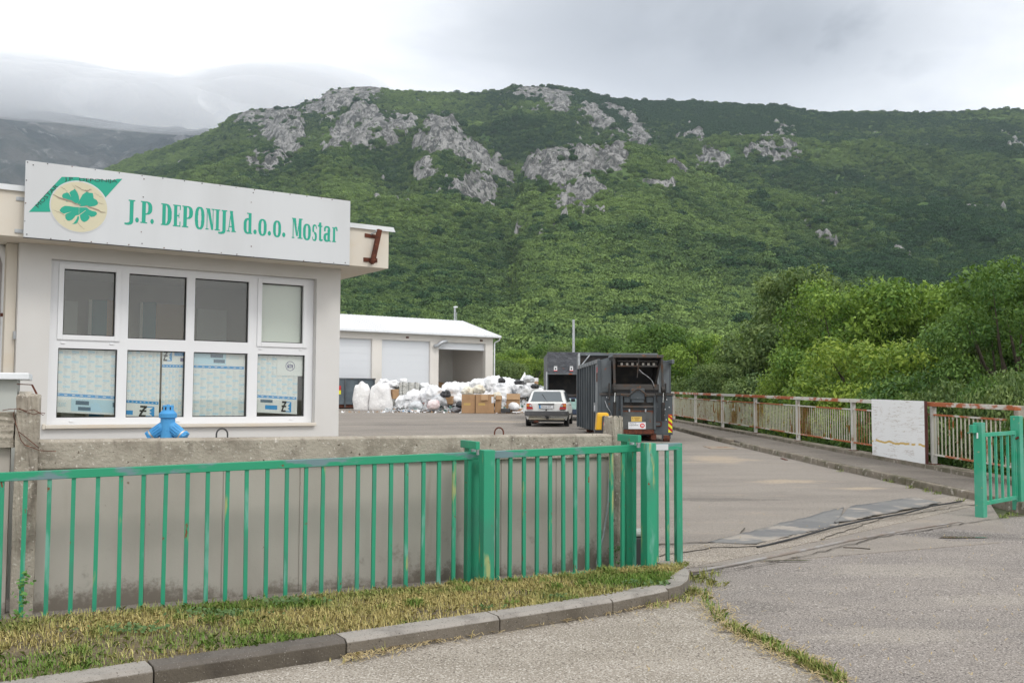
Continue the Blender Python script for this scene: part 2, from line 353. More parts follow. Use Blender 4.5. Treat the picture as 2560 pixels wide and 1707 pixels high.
U, YY = np.meshgrid(uu, yy); XX = U*YY
ZZ = hill(U, YY); HH = (ZZ-CH)/YY
RM = rockmask(U, HH, YY, XX).astype(float)
RB = RM.copy()
for _ in range(2): RB[1:-1, 1:-1] = (RB[1:-1, 1:-1]*2+RB[:-2, 1:-1]+RB[2:, 1:-1]+RB[1:-1, :-2]+RB[1:-1, 2:])/6
crag = (ridged(XX/26, YY/40, 4)-.54)*24+(ridged(XX/6, YY/26, 3)-.5)*5
edge = np.clip((1500-YY)/120, .15, 1)
ZD = ZZ+RB*crag*edge
idx = np.arange(nu*ny).reshape(ny, nu)
q = np.stack([idx[:-1, :-1], idx[:-1, 1:], idx[1:, 1:], idx[1:, :-1]], -1).reshape(-1, 4)
t = NT('hillside'); r = t.attr('rock').outputs['Fac']
rc = t.mix(t.step(t.noise(.10, (1, .5, .45), 6, .7), .36, .64), (.17, .168, .16), (.36, .352, .34))
rc = t.mix(t.step(t.noise(.13, (1, .6, .28), 6, .72, off=4), .48, .56), rc, (.085, .087, .083))  # dark streaks put the shadow in upright cracks into the rock colour
rc = t.mix(t.step(t.noise(.34, (1, .6, .2), 4, .7, off=34), .54, .62), rc, (.07, .07, .068))
rc = t.mix(t.step(t.noise(.45, (1, .6, .3), 5, .7, off=21), .56, .66), rc, (.40, .395, .385))
rc = t.mix(t.step(t.noise(.13, (1, 1, .6), 4, .65, off=11), .62, .67), rc, (.05, .085, .03))
gc = t.mix(t.step(t.noise(.02, None, 5, .6), .4, .65), (.05, .10, .028), (.10, .16, .045))
gc = t.mix(t.step(t.noise(.25, None, 3, .6, off=3), .62, .72), gc, (.20, .18, .13))
t.l.new(t.mix(t.step(r, .35, .6), gc, rc), t.b.inputs['Base Color']); t.b.inputs['Roughness'].default_value = .95; t.b.inputs['Specular IOR Level'].default_value = .1
t.bump(t.noise(.35, (1, 1, .3), 6, .7), .9, 2.5)
m_hill = t.m
hl = npmesh('hillside', np.stack([XX, YY, ZD], -1).reshape(-1, 3), q, [m_hill], {'rock': ('POINT', RB.ravel())}, smooth=False)
tag(hl, 'steep green mountainside with pale limestone crags above the yard', kind='structure')
# far mountain at the left, its top lost in cloud
FM = prof([(-900, 330), (-500, 250), (-200, 226), (0, 238), (60, 248), (120, 256), (200, 268), (300, 284), (380, 292), (440, 296), (500, 300), (640, 330), (900, 420), (1200, 520)])
u2 = np.linspace(-1.0, .05, 420); y2 = np.linspace(1900, 4300, 190); U2, Y2 = np.meshgrid(u2, y2); X2 = U2*Y2
g2 = np.clip((Y2-1700)/2300, 0, 1)**.6; Z2 = np.where(Y2 > 4000, np.interp(U2, *FM)*4000-(Y2-4000)*.4, np.interp(U2, *FM)*(.35+.65*g2)*Y2)
Z2 = Z2+(ridged(X2/420, Y2/700, 5)-.5)*260*np.clip((3980-Y2)/500, 0, 1)
i2 = np.arange(U2.size).reshape(U2.shape); q2 = np.stack([i2[:-1, :-1], i2[:-1, 1:], i2[1:, 1:], i2[1:, :-1]], -1).reshape(-1, 4)
t = NT('far_mountain'); c = t.mix(t.step(t.noise(.006, None, 7, .65), .38, .66), (.035, .045, .035), (.10, .095, .085))
c = t.mix(t.step(t.noise(.012, (1, 1, .4), 7, .7, off=5), .55, .68), c, (.27, .26, .26)); c = t.mix(t.step(t.noise(.03, None, 5, .6, off=9), .60, .70), c, (.03, .045, .03))
t.l.new(c, t.b.inputs['Base Color']); t.b.inputs['Roughness'].default_value = 1; t.bump(t.noise(.03, (1, 1, .4), 7, .7), 1, 25)
fm = npmesh('mountain', np.stack([X2, Y2, Z2], -1).reshape(-1, 3), q2, [t.m], smooth=True)
tag(fm, 'distant blue-grey rocky mountain running up into the cloud', kind='structure')
# ---- scrub and trees covering the slope: one mass nobody could count
def blob_tree(seed, n=620):
    rg = np.random.RandomState(seed); th = rg.rand(n)*2*np.pi; ph = np.arccos(1-1.3*rg.rand(n))
    d = np.stack([np.sin(ph)*np.cos(th), np.sin(ph)*np.sin(th), np.cos(ph)], -1)
    k = rg.randn(9, 3); k /= np.linalg.norm(k, axis=1)[:, None]; k[:, 2] = abs(k[:, 2])
    lobe = np.max(np.clip(d@k.T, 0, 1)**7, axis=1)
    rad = .60+.40*lobe+rg.randn(n)*.07
    c = d*rad[:, None]; c[:, 2] = c[:, 2]*.78+.5
    s = .055+.075*rg.rand(n); a = rg.randn(n, 3)*.8+d*.2; a /= np.linalg.norm(a, axis=1)[:, None]
    nrm = d*.6+rg.randn(n, 3)*.7; nrm /= np.linalg.norm(nrm, axis=1)[:, None]
    a = a-nrm*(a*nrm).sum(1)[:, None]; a /= np.linalg.norm(a, axis=1)[:, None]; b = np.cross(nrm, a)
    v = np.stack([c+a*s[:, None], c+b*s[:, None]*.8, c-a*s[:, None], c-b*s[:, None]*.8], 1).reshape(-1, 3)
    # an inner dark mass so the crowns are not see-through
    m = 60; i2 = np.arange(m)+.5; p2 = np.arccos(1-1.5*i2/m); t2 = np.pi*(1+5**.5)*i2; dd = np.stack([np.sin(p2)*np.cos(t2), np.sin(p2)*np.sin(t2), np.cos(p2)], -1); cc = dd*.56; cc[:, 2] = cc[:, 2]*.78+.5
    aa = np.cross(dd, [0, 0, 1.0]); aa /= np.linalg.norm(aa, axis=1)[:, None]+1e-6; bb = np.cross(dd, aa); S = .17
    v2 = np.stack([cc+aa*S, cc+bb*S, cc-aa*S, cc-bb*S], 1).reshape(-1, 3); v = np.concatenate([v, v2])
    return v, np.arange(len(v)).reshape(-1, 4)
t = NT('scrub_foliage'); ti = t.attr('tint', 'INSTANCER').outputs['Fac']
c = t.mix(ti, (.038, .090, .038), (.240, .345, .098)); c = t.mix(t.step(t.noise(2.2, None, 2), .35, .7), c, t.mix(.55, c, (.035, .075, .03)))
t.l.new(c, t.b.inputs['Base Color']); t.b.inputs['Roughness'].default_value = .8; t.b.inputs['Specular IOR Level'].default_value = .15
m_scrub = t.m
protos = []
for k in range(4):
    v_, f_ = blob_tree(100+k); o = npmesh('scrub_tree_shape', v_, f_, [m_scrub]); COL.objects.unlink(o); protos.append(o)
rg = np.random.RandomState(3); NP = 300000
Yp = np.sqrt(rg.rand(NP)*(1510**2-125**2)+125**2); nn_ = 45000; Yp[:nn_] = 125+475*rg.rand(nn_)**.8; Up = (rg.rand(NP)*2-1)*.64; keepn = np.ones(NP, bool)
fi = np.clip(np.interp(Yp, yy, np.arange(ny)), 0, ny-1.001); fj = (Up-uu[0])/(uu[1]-uu[0]); i0 = fi.astype(int); j0 = fj.astype(int); a = fi-i0; b = fj-j0
lerp = lambda G: (G[i0, j0]*(1-b)+G[i0, j0+1]*b)*(1-a)+(G[i0+1, j0]*(1-b)+G[i0+1, j0+1]*b)*a
Zp = lerp(ZD); Rp = lerp(RB); Hm = np.maximum.accumulate(HH, axis=0)
vis = (Zp+7-CH)/Yp > lerp(Hm)-.001
dens = fbm(Up*Yp/45, Yp/45, 3)
keep = vis & (rg.rand(NP) > Rp*1.12) & (dens+rg.rand(NP)*.25 > .40) & ((Yp > 135))
Yp, Up, Zp, dens = Yp[keep], Up[keep], Zp[keep], dens[keep]; Xp = Up*Yp
size = (1.25+1.9*rg.rand(len(Yp))**1.8)*np.clip(.62+Yp/1400, .7, 1.15)*(.72+.75*fbm(Xp/90+7, Yp/90, 2)); size = np.where(rg.rand(len(Yp)) > .95, size*1.6, size)
big = fbm(Xp/160+2, Yp/160, 3); onB = (spur(SPB, Up, Yp, 860, .80, .95)+CH > Zp-14) & (Yp < 870)
tint = np.clip((big-.44)*1.9+np.where(onB, .52, np.where(Up > .08, .10, .30))+np.clip((420-Yp)/400, 0, 1)*.18+(fbm(Xp/26+9, Yp/30, 2)-.5)*.55+rg.randn(len(Yp))*.17-.5*(rg.rand(len(Yp)) > .88), 0, 1)
pts = npmesh('hillside_scrub', np.stack([Xp, Yp, Zp-.8], -1), np.zeros((0, 4), int), [], {'tint': ('POINT', tint), 'psize': ('POINT', size), 'pick': ('POINT', rg.randint(0, 4, len(Yp)))})
print('scrub points', len(Yp))
tag(pts, 'dense green scrub and low trees covering the mountainside', kind='stuff')
ng = bpy.data.node_groups.new('scatter_scrub', 'GeometryNodeTree')
ng.interface.new_socket('Geometry', in_out='INPUT', socket_type='NodeSocketGeometry'); ng.interface.new_socket('Geometry', in_out='OUTPUT', socket_type='NodeSocketGeometry')
gi = ng.nodes.new('NodeGroupInput'); go = ng.nodes.new('NodeGroupOutput'); jn = ng.nodes.new('GeometryNodeJoinGeometry')
def gattr(nm, dt='FLOAT'):
    a = ng.nodes.new('GeometryNodeInputNamedAttribute'); a.data_type = dt; a.inputs[0].default_value = nm; return a.outputs[0]
m2p = ng.nodes.new('GeometryNodeMeshToPoints'); ng.links.new(gi.outputs[0], m2p.inputs[0])
for k, o in enumerate(protos):
    oi = ng.nodes.new('GeometryNodeObjectInfo'); oi.inputs[0].default_value = o
    io = ng.nodes.new('GeometryNodeInstanceOnPoints'); ng.links.new(m2p.outputs[0], io.inputs['Points']); ng.links.new(oi.outputs['Geometry'], io.inputs['Instance'])
    cp = ng.nodes.new('FunctionNodeCompare'); cp.data_type = 'FLOAT'; cp.operation = 'EQUAL'; ng.links.new(gattr('pick'), cp.inputs[0]); cp.inputs[1].default_value = k; cp.inputs['Epsilon'].default_value = .1
    ng.links.new(cp.outputs[0], io.inputs['Selection'])
    rv = ng.nodes.new('FunctionNodeRandomValue'); rv.data_type = 'FLOAT'; rv.inputs[2].default_value = 0; rv.inputs[3].default_value = 6.28
    cx = ng.nodes.new('ShaderNodeCombineXYZ'); ng.links.new(rv.outputs[1], cx.inputs[2]); ng.links.new(cx.outputs[0], io.inputs['Rotation'])
    ng.links.new(gattr('psize'), io.inputs['Scale']); ng.links.new(io.outputs[0], jn.inputs[0])
ng.links.new(jn.outputs[0], go.inputs[0])
gm = pts.modifiers.new('scatter', 'NODES'); gm.node_group = ng
HAZE = 0.9e-4
# ---------------------------------------------------------------- ground, yard, road, pavement
RAIL = [(8.0, 9.0), (7.95, 15.4), (7.86, 18.6), (7.69, 22.4), (7.54, 26.2), (7.43, 30.3), (7.21, 34.0), (7.03, 38.0), (6.86, 42.0), (6.62, 46.0), (6.35, 50.0), (6.05, 54.0)]
KERB = [(6.80, 12.6), (6.64, 14.2), (6.5, 16.5), (6.35, 19.4), (6.20, 22.8), (6.06, 26.4), (5.96, 31.0), (5.9, 36.0), (5.75, 42.0), (5.5, 48.0), (5.2, 54.0)]
rx_ = lambda y: float(np.interp(y, [p[1] for p in RAIL], [p[0] for p in RAIL]))
kx_ = lambda y: float(np.interp(y, [p[1] for p in KERB], [p[0] for p in KERB]))
def asphalt(name, base, l1, l2, spk, patchscale=.35, wear=None):
    t = NT(name)
    c = t.mix(t.step(t.noise(patchscale, (1, 2.6, 1), 6, .6), .38, .66), base, l1)
    c = t.mix(t.step(t.noise(.9, (.6, 1.5, 1), 5, .6, off=3), .58, .74), c, l2); c = t.mix(t.step(t.noise(.5, (1, 1, 1), 6, .7, off=17), .58, .70), c, tuple(v*.72 for v in base))
    if wear: c = t.mix(t.step(t.math('ADD', t.attr('edge').outputs['Fac'], t.math('MULTIPLY', t.math('SUBTRACT', t.noise(1.6, (1, 1.3, 1), 7, .7, off=5), .5), 1.5)), .30, .75), c, wear)
    c = t.mix(t.step(t.noise(85, None, 2, .6, off=2), .52, .66), c, spk[0]); c = t.mix(t.step(t.noise(70, None, 2, .6, off=8), .53, .67), c, spk[1])
    t.l.new(c, t.b.inputs['Base Color']); t.b.inputs['Roughness'].default_value = .93; t.b.inputs['Specular IOR Level'].default_value = .25
    t.bump(t.noise(70, None, 3), .8, .006); return t.m
m_road = asphalt('road_asphalt', (.255, .228, .204), (.205, .184, .168), (.32, .285, .25), ((.50, .46, .42), (.075, .065, .06)), .5)
m_yard = asphalt('yard_asphalt', (.285, .256, .224), (.215, .193, .172), (.36, .30, .235), ((.37, .33, .28), (.15, .13, .115)), .30)
m_apron = asphalt('worn_concrete_pavement', (.335, .298, .25), (.265, .234, .19), (.38, .345, .295), ((.60, .56, .50), (.11, .09, .075)), .8)
m_walk = asphalt('footpath_concrete', (.19, .167, .142), (.14, .122, .104), (.25, .225, .19), ((.32, .29, .25), (.09, .08, .07)))
m_soil = mat('soil', (.16, .125, .075), .95, [((.08, .065, .04), 12, .4, .7), ((.26, .22, .14), 30, .55, .7)], (.9, 30, .02))
m_under = mat('rough_ground', (.07, .085, .035), .95, [((.15, .13, .08), .5, .45, .7)], (.6, 4, .1))
gxs = np.concatenate([np.linspace(-2500, -60, 14), np.linspace(-50, 60, 56), np.linspace(70, 2500, 14)])
gys = np.concatenate([np.linspace(-1500, -20, 8), np.linspace(-14, 110, 63), np.linspace(130, 4500, 14)])
GX, GY = np.meshgrid(gxs, gys); base = .0165*np.clip(GY, -14, 100)-.03
drop = np.clip((GX-8.9)/2.5, 0, 1)*1.6*np.clip((GY-10)/4, 0, 1)*np.clip((95-GY)/20, 0, 1)
gi_ = np.arange(GX.size).reshape(GX.shape); gq = np.stack([gi_[:-1, :-1], gi_[:-1, 1:], gi_[1:, 1:], gi_[1:, :-1]], -1).reshape(-1, 4)
struct(npmesh('ground', np.stack([GX, GY, base-drop], -1).reshape(-1, 3), gq, [m_under]))
def sheet(name, m, outline, dz, t=.0):
    n = len(outline); mb = MB(); mb.add([(x, y, GZ(y)+dz) for x, y in outline]+[(x, y, GZ(y)-.02) for x, y in outline], [tuple(range(n))]+[(i, (i+1) % n, (i+1) % n+n, i+n) for i in range(n)]); return struct(mb.build(name, m))
# gate line
GL, GR = V(-3.44, 6.72, 0), V(1.50, 8.83, 0); GD = (GR-GL).normalized(); GN = V(GD.y, -GD.x, 0)       # GN points to the camera side
gp = lambda s, n=0, z=0: GL+GD*s+GN*n+V(0, 0, z)
gate_z = lambda s: .05+.0245*s                      # underside of the gate
far = gp(11.2)
sheet('road', m_road, [(-30, -8), (30, -8), (30, far.y+8), (far.x+3, far.y+3), tuple(gp(10.2, -1.6)[:2]), tuple(gp(4.0, -1.4)[:2]), gp(3.0, 0)[:2], gp(-6, 0)[:2], (-30, -4)], 0)
yo = [tuple(gp(3.2, -.15)[:2]), tuple(gp(9.6, -.15)[:2])]+[(kx_(y)+.05, y) for y in (14, 17, 20, 24, 28, 34, 40, 46, 52)]+[(5.4, 60), (12, 75), (12, 95), (-60, 95), (-60, 20), (-8, 4.2)]
sheet('yard', m_yard, yo, .006)
ap = [PG(*p)[:2] for p in ((1735, 1488), (1790, 1530), (1850, 1565), (1930, 1600), (2010, 1650), (2090, 1700), (2150, 1740), (2300, 1860))]
sheet('pavement', m_apron, [tuple(p) for p in ap]+[(2.5, 2.2), (-12, 2.2), (-12, 5), tuple(PG(860, 1640)[:2]), tuple(PG(1640, 1512)[:2])], .005)
# kerbed footpath and plinth along the railing
def strip(name, m, xa, xb, za, zb, ys):
    mb = MB()
    for i in range(len(ys)-1):
        a, b = ys[i], ys[i+1]
        mb.hexa([(xa(a), a, GZ(a)+za), (xb(a), a, GZ(a)+za), (xb(b), b, GZ(b)+za), (xa(b), b, GZ(b)+za), (xa(a), a, GZ(a)+zb), (xb(a), a, GZ(a)+zb), (xb(b), b, GZ(b)+zb), (xa(b), b, GZ(b)+zb)])
    return mb.build(name, m)
ys_ = list(np.linspace(12.6, 54, 28))
struct(strip('footpath', m_walk, lambda y: kx_(y)+.145, lambda y: rx_(y)-.18, -.05, .118, ys_))
jb = random.Random(4)
y = 12.6; k = 0
m_kbrown = mat('mossy_kerb_stone', (.21, .18, .14), .95, [((.12, .11, .07), 2.5, .42, .65), ((.42, .38, .33), 9, .55, .7), ((.10, .09, .07), 30, .6, .7)], (.8, 30, .012))
while y < 53:
    ln = jb.uniform(.95, 1.05)*(1.0 if y < 40 else 3)
    mb = MB(); a, b = y+.006, y+ln-.006; h = .125+jb.uniform(-.008, .006)
    if 25.9 < y < 26.8: h = .07
    za, zb = GZ(a), GZ(b); ka, kb = kx_(a)+jb.uniform(-.01, .01), kx_(b)+jb.uniform(-.01, .01)
    mb.hexa([(ka, a, za-.05), (ka+.14, a, za-.05), (kb+.14, b, zb-.05), (kb, b, zb-.05), (ka+.012, a, za+h), (ka+.14, a, za+h), (kb+.14, b, zb+h), (kb+.012, b, zb+h)])
    o = mb.build('kerb_stone', m_kbrown, bevel=.022); tag(o, 'brown weathered kerb stone edging the footpath below the railing', 'kerb stone', 'kerb stones along the railing footpath')
    y += ln; k += 1
pl = strip('railing_plinth', m_kbrown, lambda y: rx_(y)-.18, lambda y: rx_(y)+.16, -.9, .19, ys_); pl.name = 'plinth'
tag(pl, 'long low concrete plinth carrying the rusty railing', 'plinth')
# foreground kerb: long stones in a shallow line that bends round at the gate end
kp = [(-170, 1812), (-60, 1794), (384, 1721), (866, 1645), (1250, 1583), (1533, 1537), (1672, 1507)]
kpts = [PG(*p) for p in kp]
end = [PG(1672, 1507), PG(1704, 1498), PG(1720, 1484), PG(1724, 1466), PG(1712, 1446), PG(1680, 1432)]
def kerbstone(p, q, m, label, h=.112, w=.17, nose=False):
    p, q = V(p.x, p.y, GZ(p.y)), V(q.x, q.y, GZ(q.y)); d = (q-p); d.z = 0; d.normalize(); nl = V(-d.y, d.x, 0)
    p2, q2 = p+d*.004, q-d*.004; mb = MB()
    prof_ = [(0, -.06), (0, h-.022), (.028, h), (w, h+.004), (w, -.06)]
    vs = [p2+nl*a+V(0, 0, b) for a, b in prof_]+[q2+nl*a+V(0, 0, b) for a, b in prof_]; n = 5
    mb.add(vs, [(0, 1, 2, 3, 4), (9, 8, 7, 6, 5)]+[(i, i+5, (i+1) % 5+5, (i+1) % 5) for i in range(5)])
    return tag(mb.build('kerb_stone', m, bevel=.005), label, 'kerb stone', 'kerb stones in front of the grass strip')
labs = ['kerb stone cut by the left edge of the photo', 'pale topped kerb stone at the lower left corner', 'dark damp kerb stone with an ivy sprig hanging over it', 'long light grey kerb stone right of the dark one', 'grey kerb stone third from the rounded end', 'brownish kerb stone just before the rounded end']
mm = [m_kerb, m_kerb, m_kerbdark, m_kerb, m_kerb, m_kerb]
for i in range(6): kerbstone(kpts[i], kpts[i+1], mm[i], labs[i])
mb = MB(); ep = [V(p.x, p.y, GZ(p.y)) for p in end]; inn = []
for i, p in enumerate(ep):
    d = (ep[min(i+1, len(ep)-1)]-ep[max(i-1, 0)]); d.z = 0; d.normalize(); nl = V(-d.y, d.x, 0); inn.append(p+nl*.17)
for i in range(len(ep)-1):
    a, b, c, d = ep[i], ep[i+1], inn[i+1], inn[i]; z = V(0, 0, .112); lo = V(0, 0, -.06)
    mb.hexa([a+lo, b+lo, c+lo, d+lo, a+z, b+z, c+z, d+z])
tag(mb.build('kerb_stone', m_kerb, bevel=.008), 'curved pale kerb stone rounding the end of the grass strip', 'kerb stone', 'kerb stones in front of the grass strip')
# soil bed between kerb and gate base, humped a little
mb = MB(); ns = 30; inner = []
for i in range(ns+1):
    s = -1.2+i*(6.55/ns); g0 = gp(s, .16)
    u = g0.x/g0.y if g0.y else 0
    # the matching kerb point
    best = min(range(len(kpts)-1), key=lambda k: 0 if kpts[k].x <= g0.x+.35 <= kpts[k+1].x else 1+abs(kpts[k].x-g0.x-.35))
    a, b = kpts[best], kpts[best+1]; tt = min(1, max(0, (g0.x+.35-a.x)/(b.x-a.x))); kk = a.lerp(b, tt)
    inner.append((g0, V(kk.x-.03, kk.y+.15, 0)))
vs, fs = [], []; nr = 8
for i, (g0, k0) in enumerate(inner):
    for j in range(nr+1):
        w = j/nr; p = k0.lerp(g0, w); z = GZ(p.y)+.098+(.012*math.sin(w*math.pi))+w*max(0, (gate_z(-1.2+i*6.55/ns)+.035)-(GZ(g0.y)+.098))
        vs.append((p.x, p.y, z))
for i in range(ns):
    for j in range(nr): a = i*(nr+1)+j; fs.append((a, a+nr+1, a+nr+2, a+1))
mb.add(vs, fs); bed = struct(mb.build('soil', m_soil, smooth=True)); BED = (vs, ns, nr)
# concrete beam under the gate
mb = MB(); a, b = gp(-2.2, .13), gp(5.2, .13)
for s0, s1 in ((-2.2, 5.3),):
    z0, z1 = gate_z(s0)+.03, gate_z(s1)-.02
    p = [gp(s0, .15), gp(s1, .15), gp(s1, .03), gp(s0, .03)]
    mb.hexa([q_+V(0, 0, -.1) for q_ in p]+[p[0]+V(0, 0, z0), p[1]+V(0, 0, z1), p[2]+V(0, 0, z1), p[3]+V(0, 0, z0)])
    # back slab up to the wall
    p = [gp(s0, .028), gp(s1, .028), gp(s1, -.75), gp(s0, -.75)]
    mb.hexa([q_+V(0, 0, -.1) for q_ in p]+[p[0]+V(0, 0, z0-.05), p[1]+V(0, 0, z1-.04), p[2]+V(0, 0, z1-.04), p[3]+V(0, 0, z0-.05)])
tag(mb.build('gate_track_base', m_rough, bevel=.006), 'rough concrete strip along the foot of the green sliding gate', 'concrete base')
# rail for the sliding gate crossing the entrance, broken concrete band, rubber mat strip, cable
m_band = asphalt('broken_gate_band', (.30, .26, .215), (.225, .195, .16), (.38, .335, .28), ((.62, .57, .50), (.10, .085, .07)), 1.2)
bl = [PG(1560, 1440), PG(1700, 1424), PG(1900, 1385), PG(2120, 1338), PG(2330, 1290), PG(2450, 1262), PG(2445, 1230), PG(2330, 1250), PG(2100, 1300), PG(1900, 1345), PG(1700, 1368), PG(1560, 1380)]
sheet('entrance_band', m_band, [(p.x, p.y) for p in bl], .011)
mb = MB(); tr = [PG(1700, 1433, .02), PG(1820, 1412, .02), PG(1960, 1384, .02), PG(2120, 1350, .02), PG(2260, 1325, .02), PG(2405, 1302, .02)]
mb.tube([p-V(0, 0, .004) for p in tr], [.009, .012, .014, .014, .012, .005], 8)
tag(mb.build('gate_rail', mat('dusty_rail', (.30, .29, .28), .6, [((.22, .18, .15), 3, .4, .65)]), smooth=True), 'thin grey metal rail let into the ground across the entrance', 'gate rail')
m_mat = mat('weathered_rubber_sheet', (.19, .187, .18), .7, [((.15, .15, .15), 1.6, .42, .62), ((.33, .295, .255), 2.5, .52, .66), ((.08, .08, .08), 18, .66, .72)], (.5, 9, .02))
def wavy(name, a, b, c, d, n, amp, seed, m, lift=.02, th=.012):
    """a->b front edge, d->c back edge"""
    vs, fs = [], []; r = random.Random(seed); k = 5
    for i in range(n+1):
        t_ = i/n; f_ = a.lerp(b, t_) if not isinstance(a, list) else None
        g_ = d.lerp(c, t_)
        for j in range(k+1):
            w = j/k; p = f_.lerp(g_, w)
            z = GZ(p.y)+.016+lift*math.exp(-w*3)*(.45+.55*math.sin(t_*19+seed))*(1 if w < .9 else 0)+amp*abs(math.sin(t_*31+w*7+seed))*.5
            vs.append((p.x+r.uniform(-.01, .01), p.y+.02*math.sin(t_*17)+r.uniform(-.03, .03)*(1 if j in (0, k) else 0), z))
    for i in range(n):
        for j in range(k): q_ = i*(k+1)+j; fs.append((q_, q_+k+1, q_+k+2, q_+1))
    mb = MB(); mb.add(vs, fs); o = mb.build(name, m, smooth=True); s_ = o.modifiers.new('thick', 'SOLIDIFY'); s_.thickness = th; s_.offset = 1; return o
o = wavy('rubber_sheet', PG(1885, 1364), PG(2092, 1316), PG(2110, 1270), PG(1768, 1358), 40, .006, 1, m_mat, .010); tag(o, 'grey rubber sheet lying crumpled across the entrance, nearer the green gate', 'rubber sheet', 'rubber sheets on the entrance')
o = wavy('rubber_sheet', PG(2085, 1314), PG(2352, 1262), PG(2285, 1247), PG(2125, 1270), 40, .006, 2, m_mat, .016); tag(o, 'pale rubber sheet with curled black edge beside the footpath kerb', 'rubber sheet', 'rubber sheets on the entrance')
m_cable = mat('black_rubber', (.025, .025, .027), .6)
mb = MB(); cp = [PG(1893, 1367, .02), PG(1925, 1360, .02), PG(1985, 1345, .03), PG(2080, 1318, .04), PG(2160, 1300, .05), PG(2260, 1283, .06), PG(2330, 1264, .06), PG(2370, 1258, .04), PG(2405, 1252, .03)]
mb.tube(cp, .011, 7)
tag(mb.build('cable', m_cable, smooth=True), 'black rubber hose snaking along the front edge of the rubber sheets', 'hose')
# dark joint line and puddle
m_wet = NT('puddle_water'); m_wet.b.inputs['Base Color'].default_value = (.12, .105, .09, 1); m_wet.b.inputs['Roughness'].default_value = .06; m_wet = m_wet.m
def puddle(c, rx, ry, seed, lab):
    r = random.Random(seed); pts_ = []
    for k in range(26):
        a = k/26*2*math.pi; q_ = 1+.25*math.sin(3*a+seed)+r.uniform(-.08, .08); pts_.append((c.x+rx*q_*math.cos(a), c.y+ry*q_*math.sin(a)))
    mb = MB(); mb.add([(x, y, GZ(y)+.016) for x, y in pts_], [tuple(range(26))]); struct(mb.build('water', m_wet))
puddle(PG(2400, 1346), .24, .06, 2, ''); puddle(PG(1965, 1404), .26, .022, 5, '')
m_wetasph = mat('damp_asphalt', (.17, .155, .145), .55, [((.12, .11, .10), 2, .4, .7), ((.30, .27, .24), 60, .6, .7)], (.6, 60, .005))
def patch(name, c, rx, ry, seed, m, dz=.009, n=40):
    r = random.Random(seed); ring = []
    for k in range(n):
        a = k/n*2*math.pi; q_ = 1+.18*math.sin(2*a+seed)+.12*math.sin(5*a+seed*2)+r.uniform(-.07, .07); ring.append((rx*q_*math.cos(a), ry*q_*math.sin(a)))
    vs, at = [(c.x, c.y, GZ(c.y)+dz)], [1.0]; fs = []
    for j in range(1, 6):
        for x, y in ring: vs.append((c.x+x*j/5, c.y+y*j/5, GZ(c.y+y*j/5)+(dz if j < 5 else -.004))); at.append(1-j/5-(.4 if j == 5 else 0))
    fs = [(0, 1+k, 1+(k+1) % n, 1+(k+1) % n) for k in range(0)]
    tri = [(0, 1+k, 1+(k+1) % n) for k in range(n)]
    for j in range(4):
        for k in range(n): a, b = 1+j*n+k, 1+j*n+(k+1) % n; tri += [(a, a+n, b+n), (a, b+n, b)]
    return struct(npmesh(name, vs, tri, [m], {'edge': ('POINT', at)}))
YD = ((.285, .256, .224), (.215, .193, .172), (.36, .30, .235), ((.37, .33, .28), (.15, .13, .115)), .30); RD = ((.255, .228, .204), (.205, .184, .168), (.32, .285, .25), ((.50, .46, .42), (.075, .065, .06)), .5)
m_wetasph = asphalt('damp_asphalt', *RD, wear=(.12, .11, .10)); m_sand = asphalt('dusty_patch', *YD, wear=(.41, .335, .25)); m_oil = asphalt('stained_asphalt', *YD, wear=(.16, .145, .13)); m_pale = asphalt('pale_road_wear', *RD, wear=(.30, .27, .235))
patch('road_patch', PG(2440, 1340), 1.0, .55, 3, m_wetasph)
# cracks as thin dark grooves
m_crack = mat('crack_dirt', (.07, .058, .045), .95)
def crack(pts_, w, seed):
    r = random.Random(seed); mb = MB(); P3 = [PG(*p) for p in pts_]; line = []
    for a, b in zip(P3[:-1], P3[1:]):
        m_ = max(2, int((b-a).length/.12))
        for k in range(m_): q_ = a.lerp(b, k/m_); line.append(V(q_.x+r.uniform(-.02, .02), q_.y+r.uniform(-.03, .03), 0))
    line.append(P3[-1])
    for a, b in zip(line[:-1], line[1:]):
        w2 = w*r.uniform(.4, 1.2); mb.add([(a.x, a.y-w2, GZ(a.y)+.0165), (b.x, b.y-w2, GZ(b.y)+.0165), (b.x, b.y+w2, GZ(b.y)+.0165), (a.x, a.y+w2, GZ(a.y)+.0165)], [(0, 1, 2, 3)])
    return struct(mb.build('crack', m_crack))
crack([(1560, 1385), (1650, 1362), (1780, 1358), (1850, 1340), (1862, 1322)], .022, 1)
crack([(1700, 1440), (1860, 1422), (2000, 1395), (2200, 1345), (2330, 1325), (2420, 1308), (2560, 1290)], .016, 2)
crack([(1600, 1400), (1780, 1372), (1900, 1368)], .018, 3)
patch('yard_patch', PG(1790, 1148), 1.5, 1.6, 11, m_sand, .0090); patch('yard_patch', PG(1960, 1205), 1.3, .5, 12, m_sand, .0094); patch('yard_patch', PG(2150, 1222), .9, .3, 13, m_sand, .0098)
patch('yard_patch', PG(1800, 1250), 1.2, .45, 14, m_oil, .0086); patch('yard_patch', PG(1000, 1062), 3.5, 1.6, 15, m_oil, .0084); patch('yard_patch', PG(1230, 1054), 3.4, 1.2, 16, m_sand, .0092)
patch('road_patch', PG(2300, 1430), 1.5, .55, 17, m_pale, .0044)
patch('road_patch', PG(2250, 1590), 1.3, .35, 18, m_pale, .0046); patch('road_patch', PG(2480, 1500), 1.3, .4, 19, m_pale, .0048)
crack([(850, 1010+30), (935, 1042)], .04, 4); crack([(2050, 1352), (2200, 1300), (2400, 1268), (2450, 1262)], .016, 6)
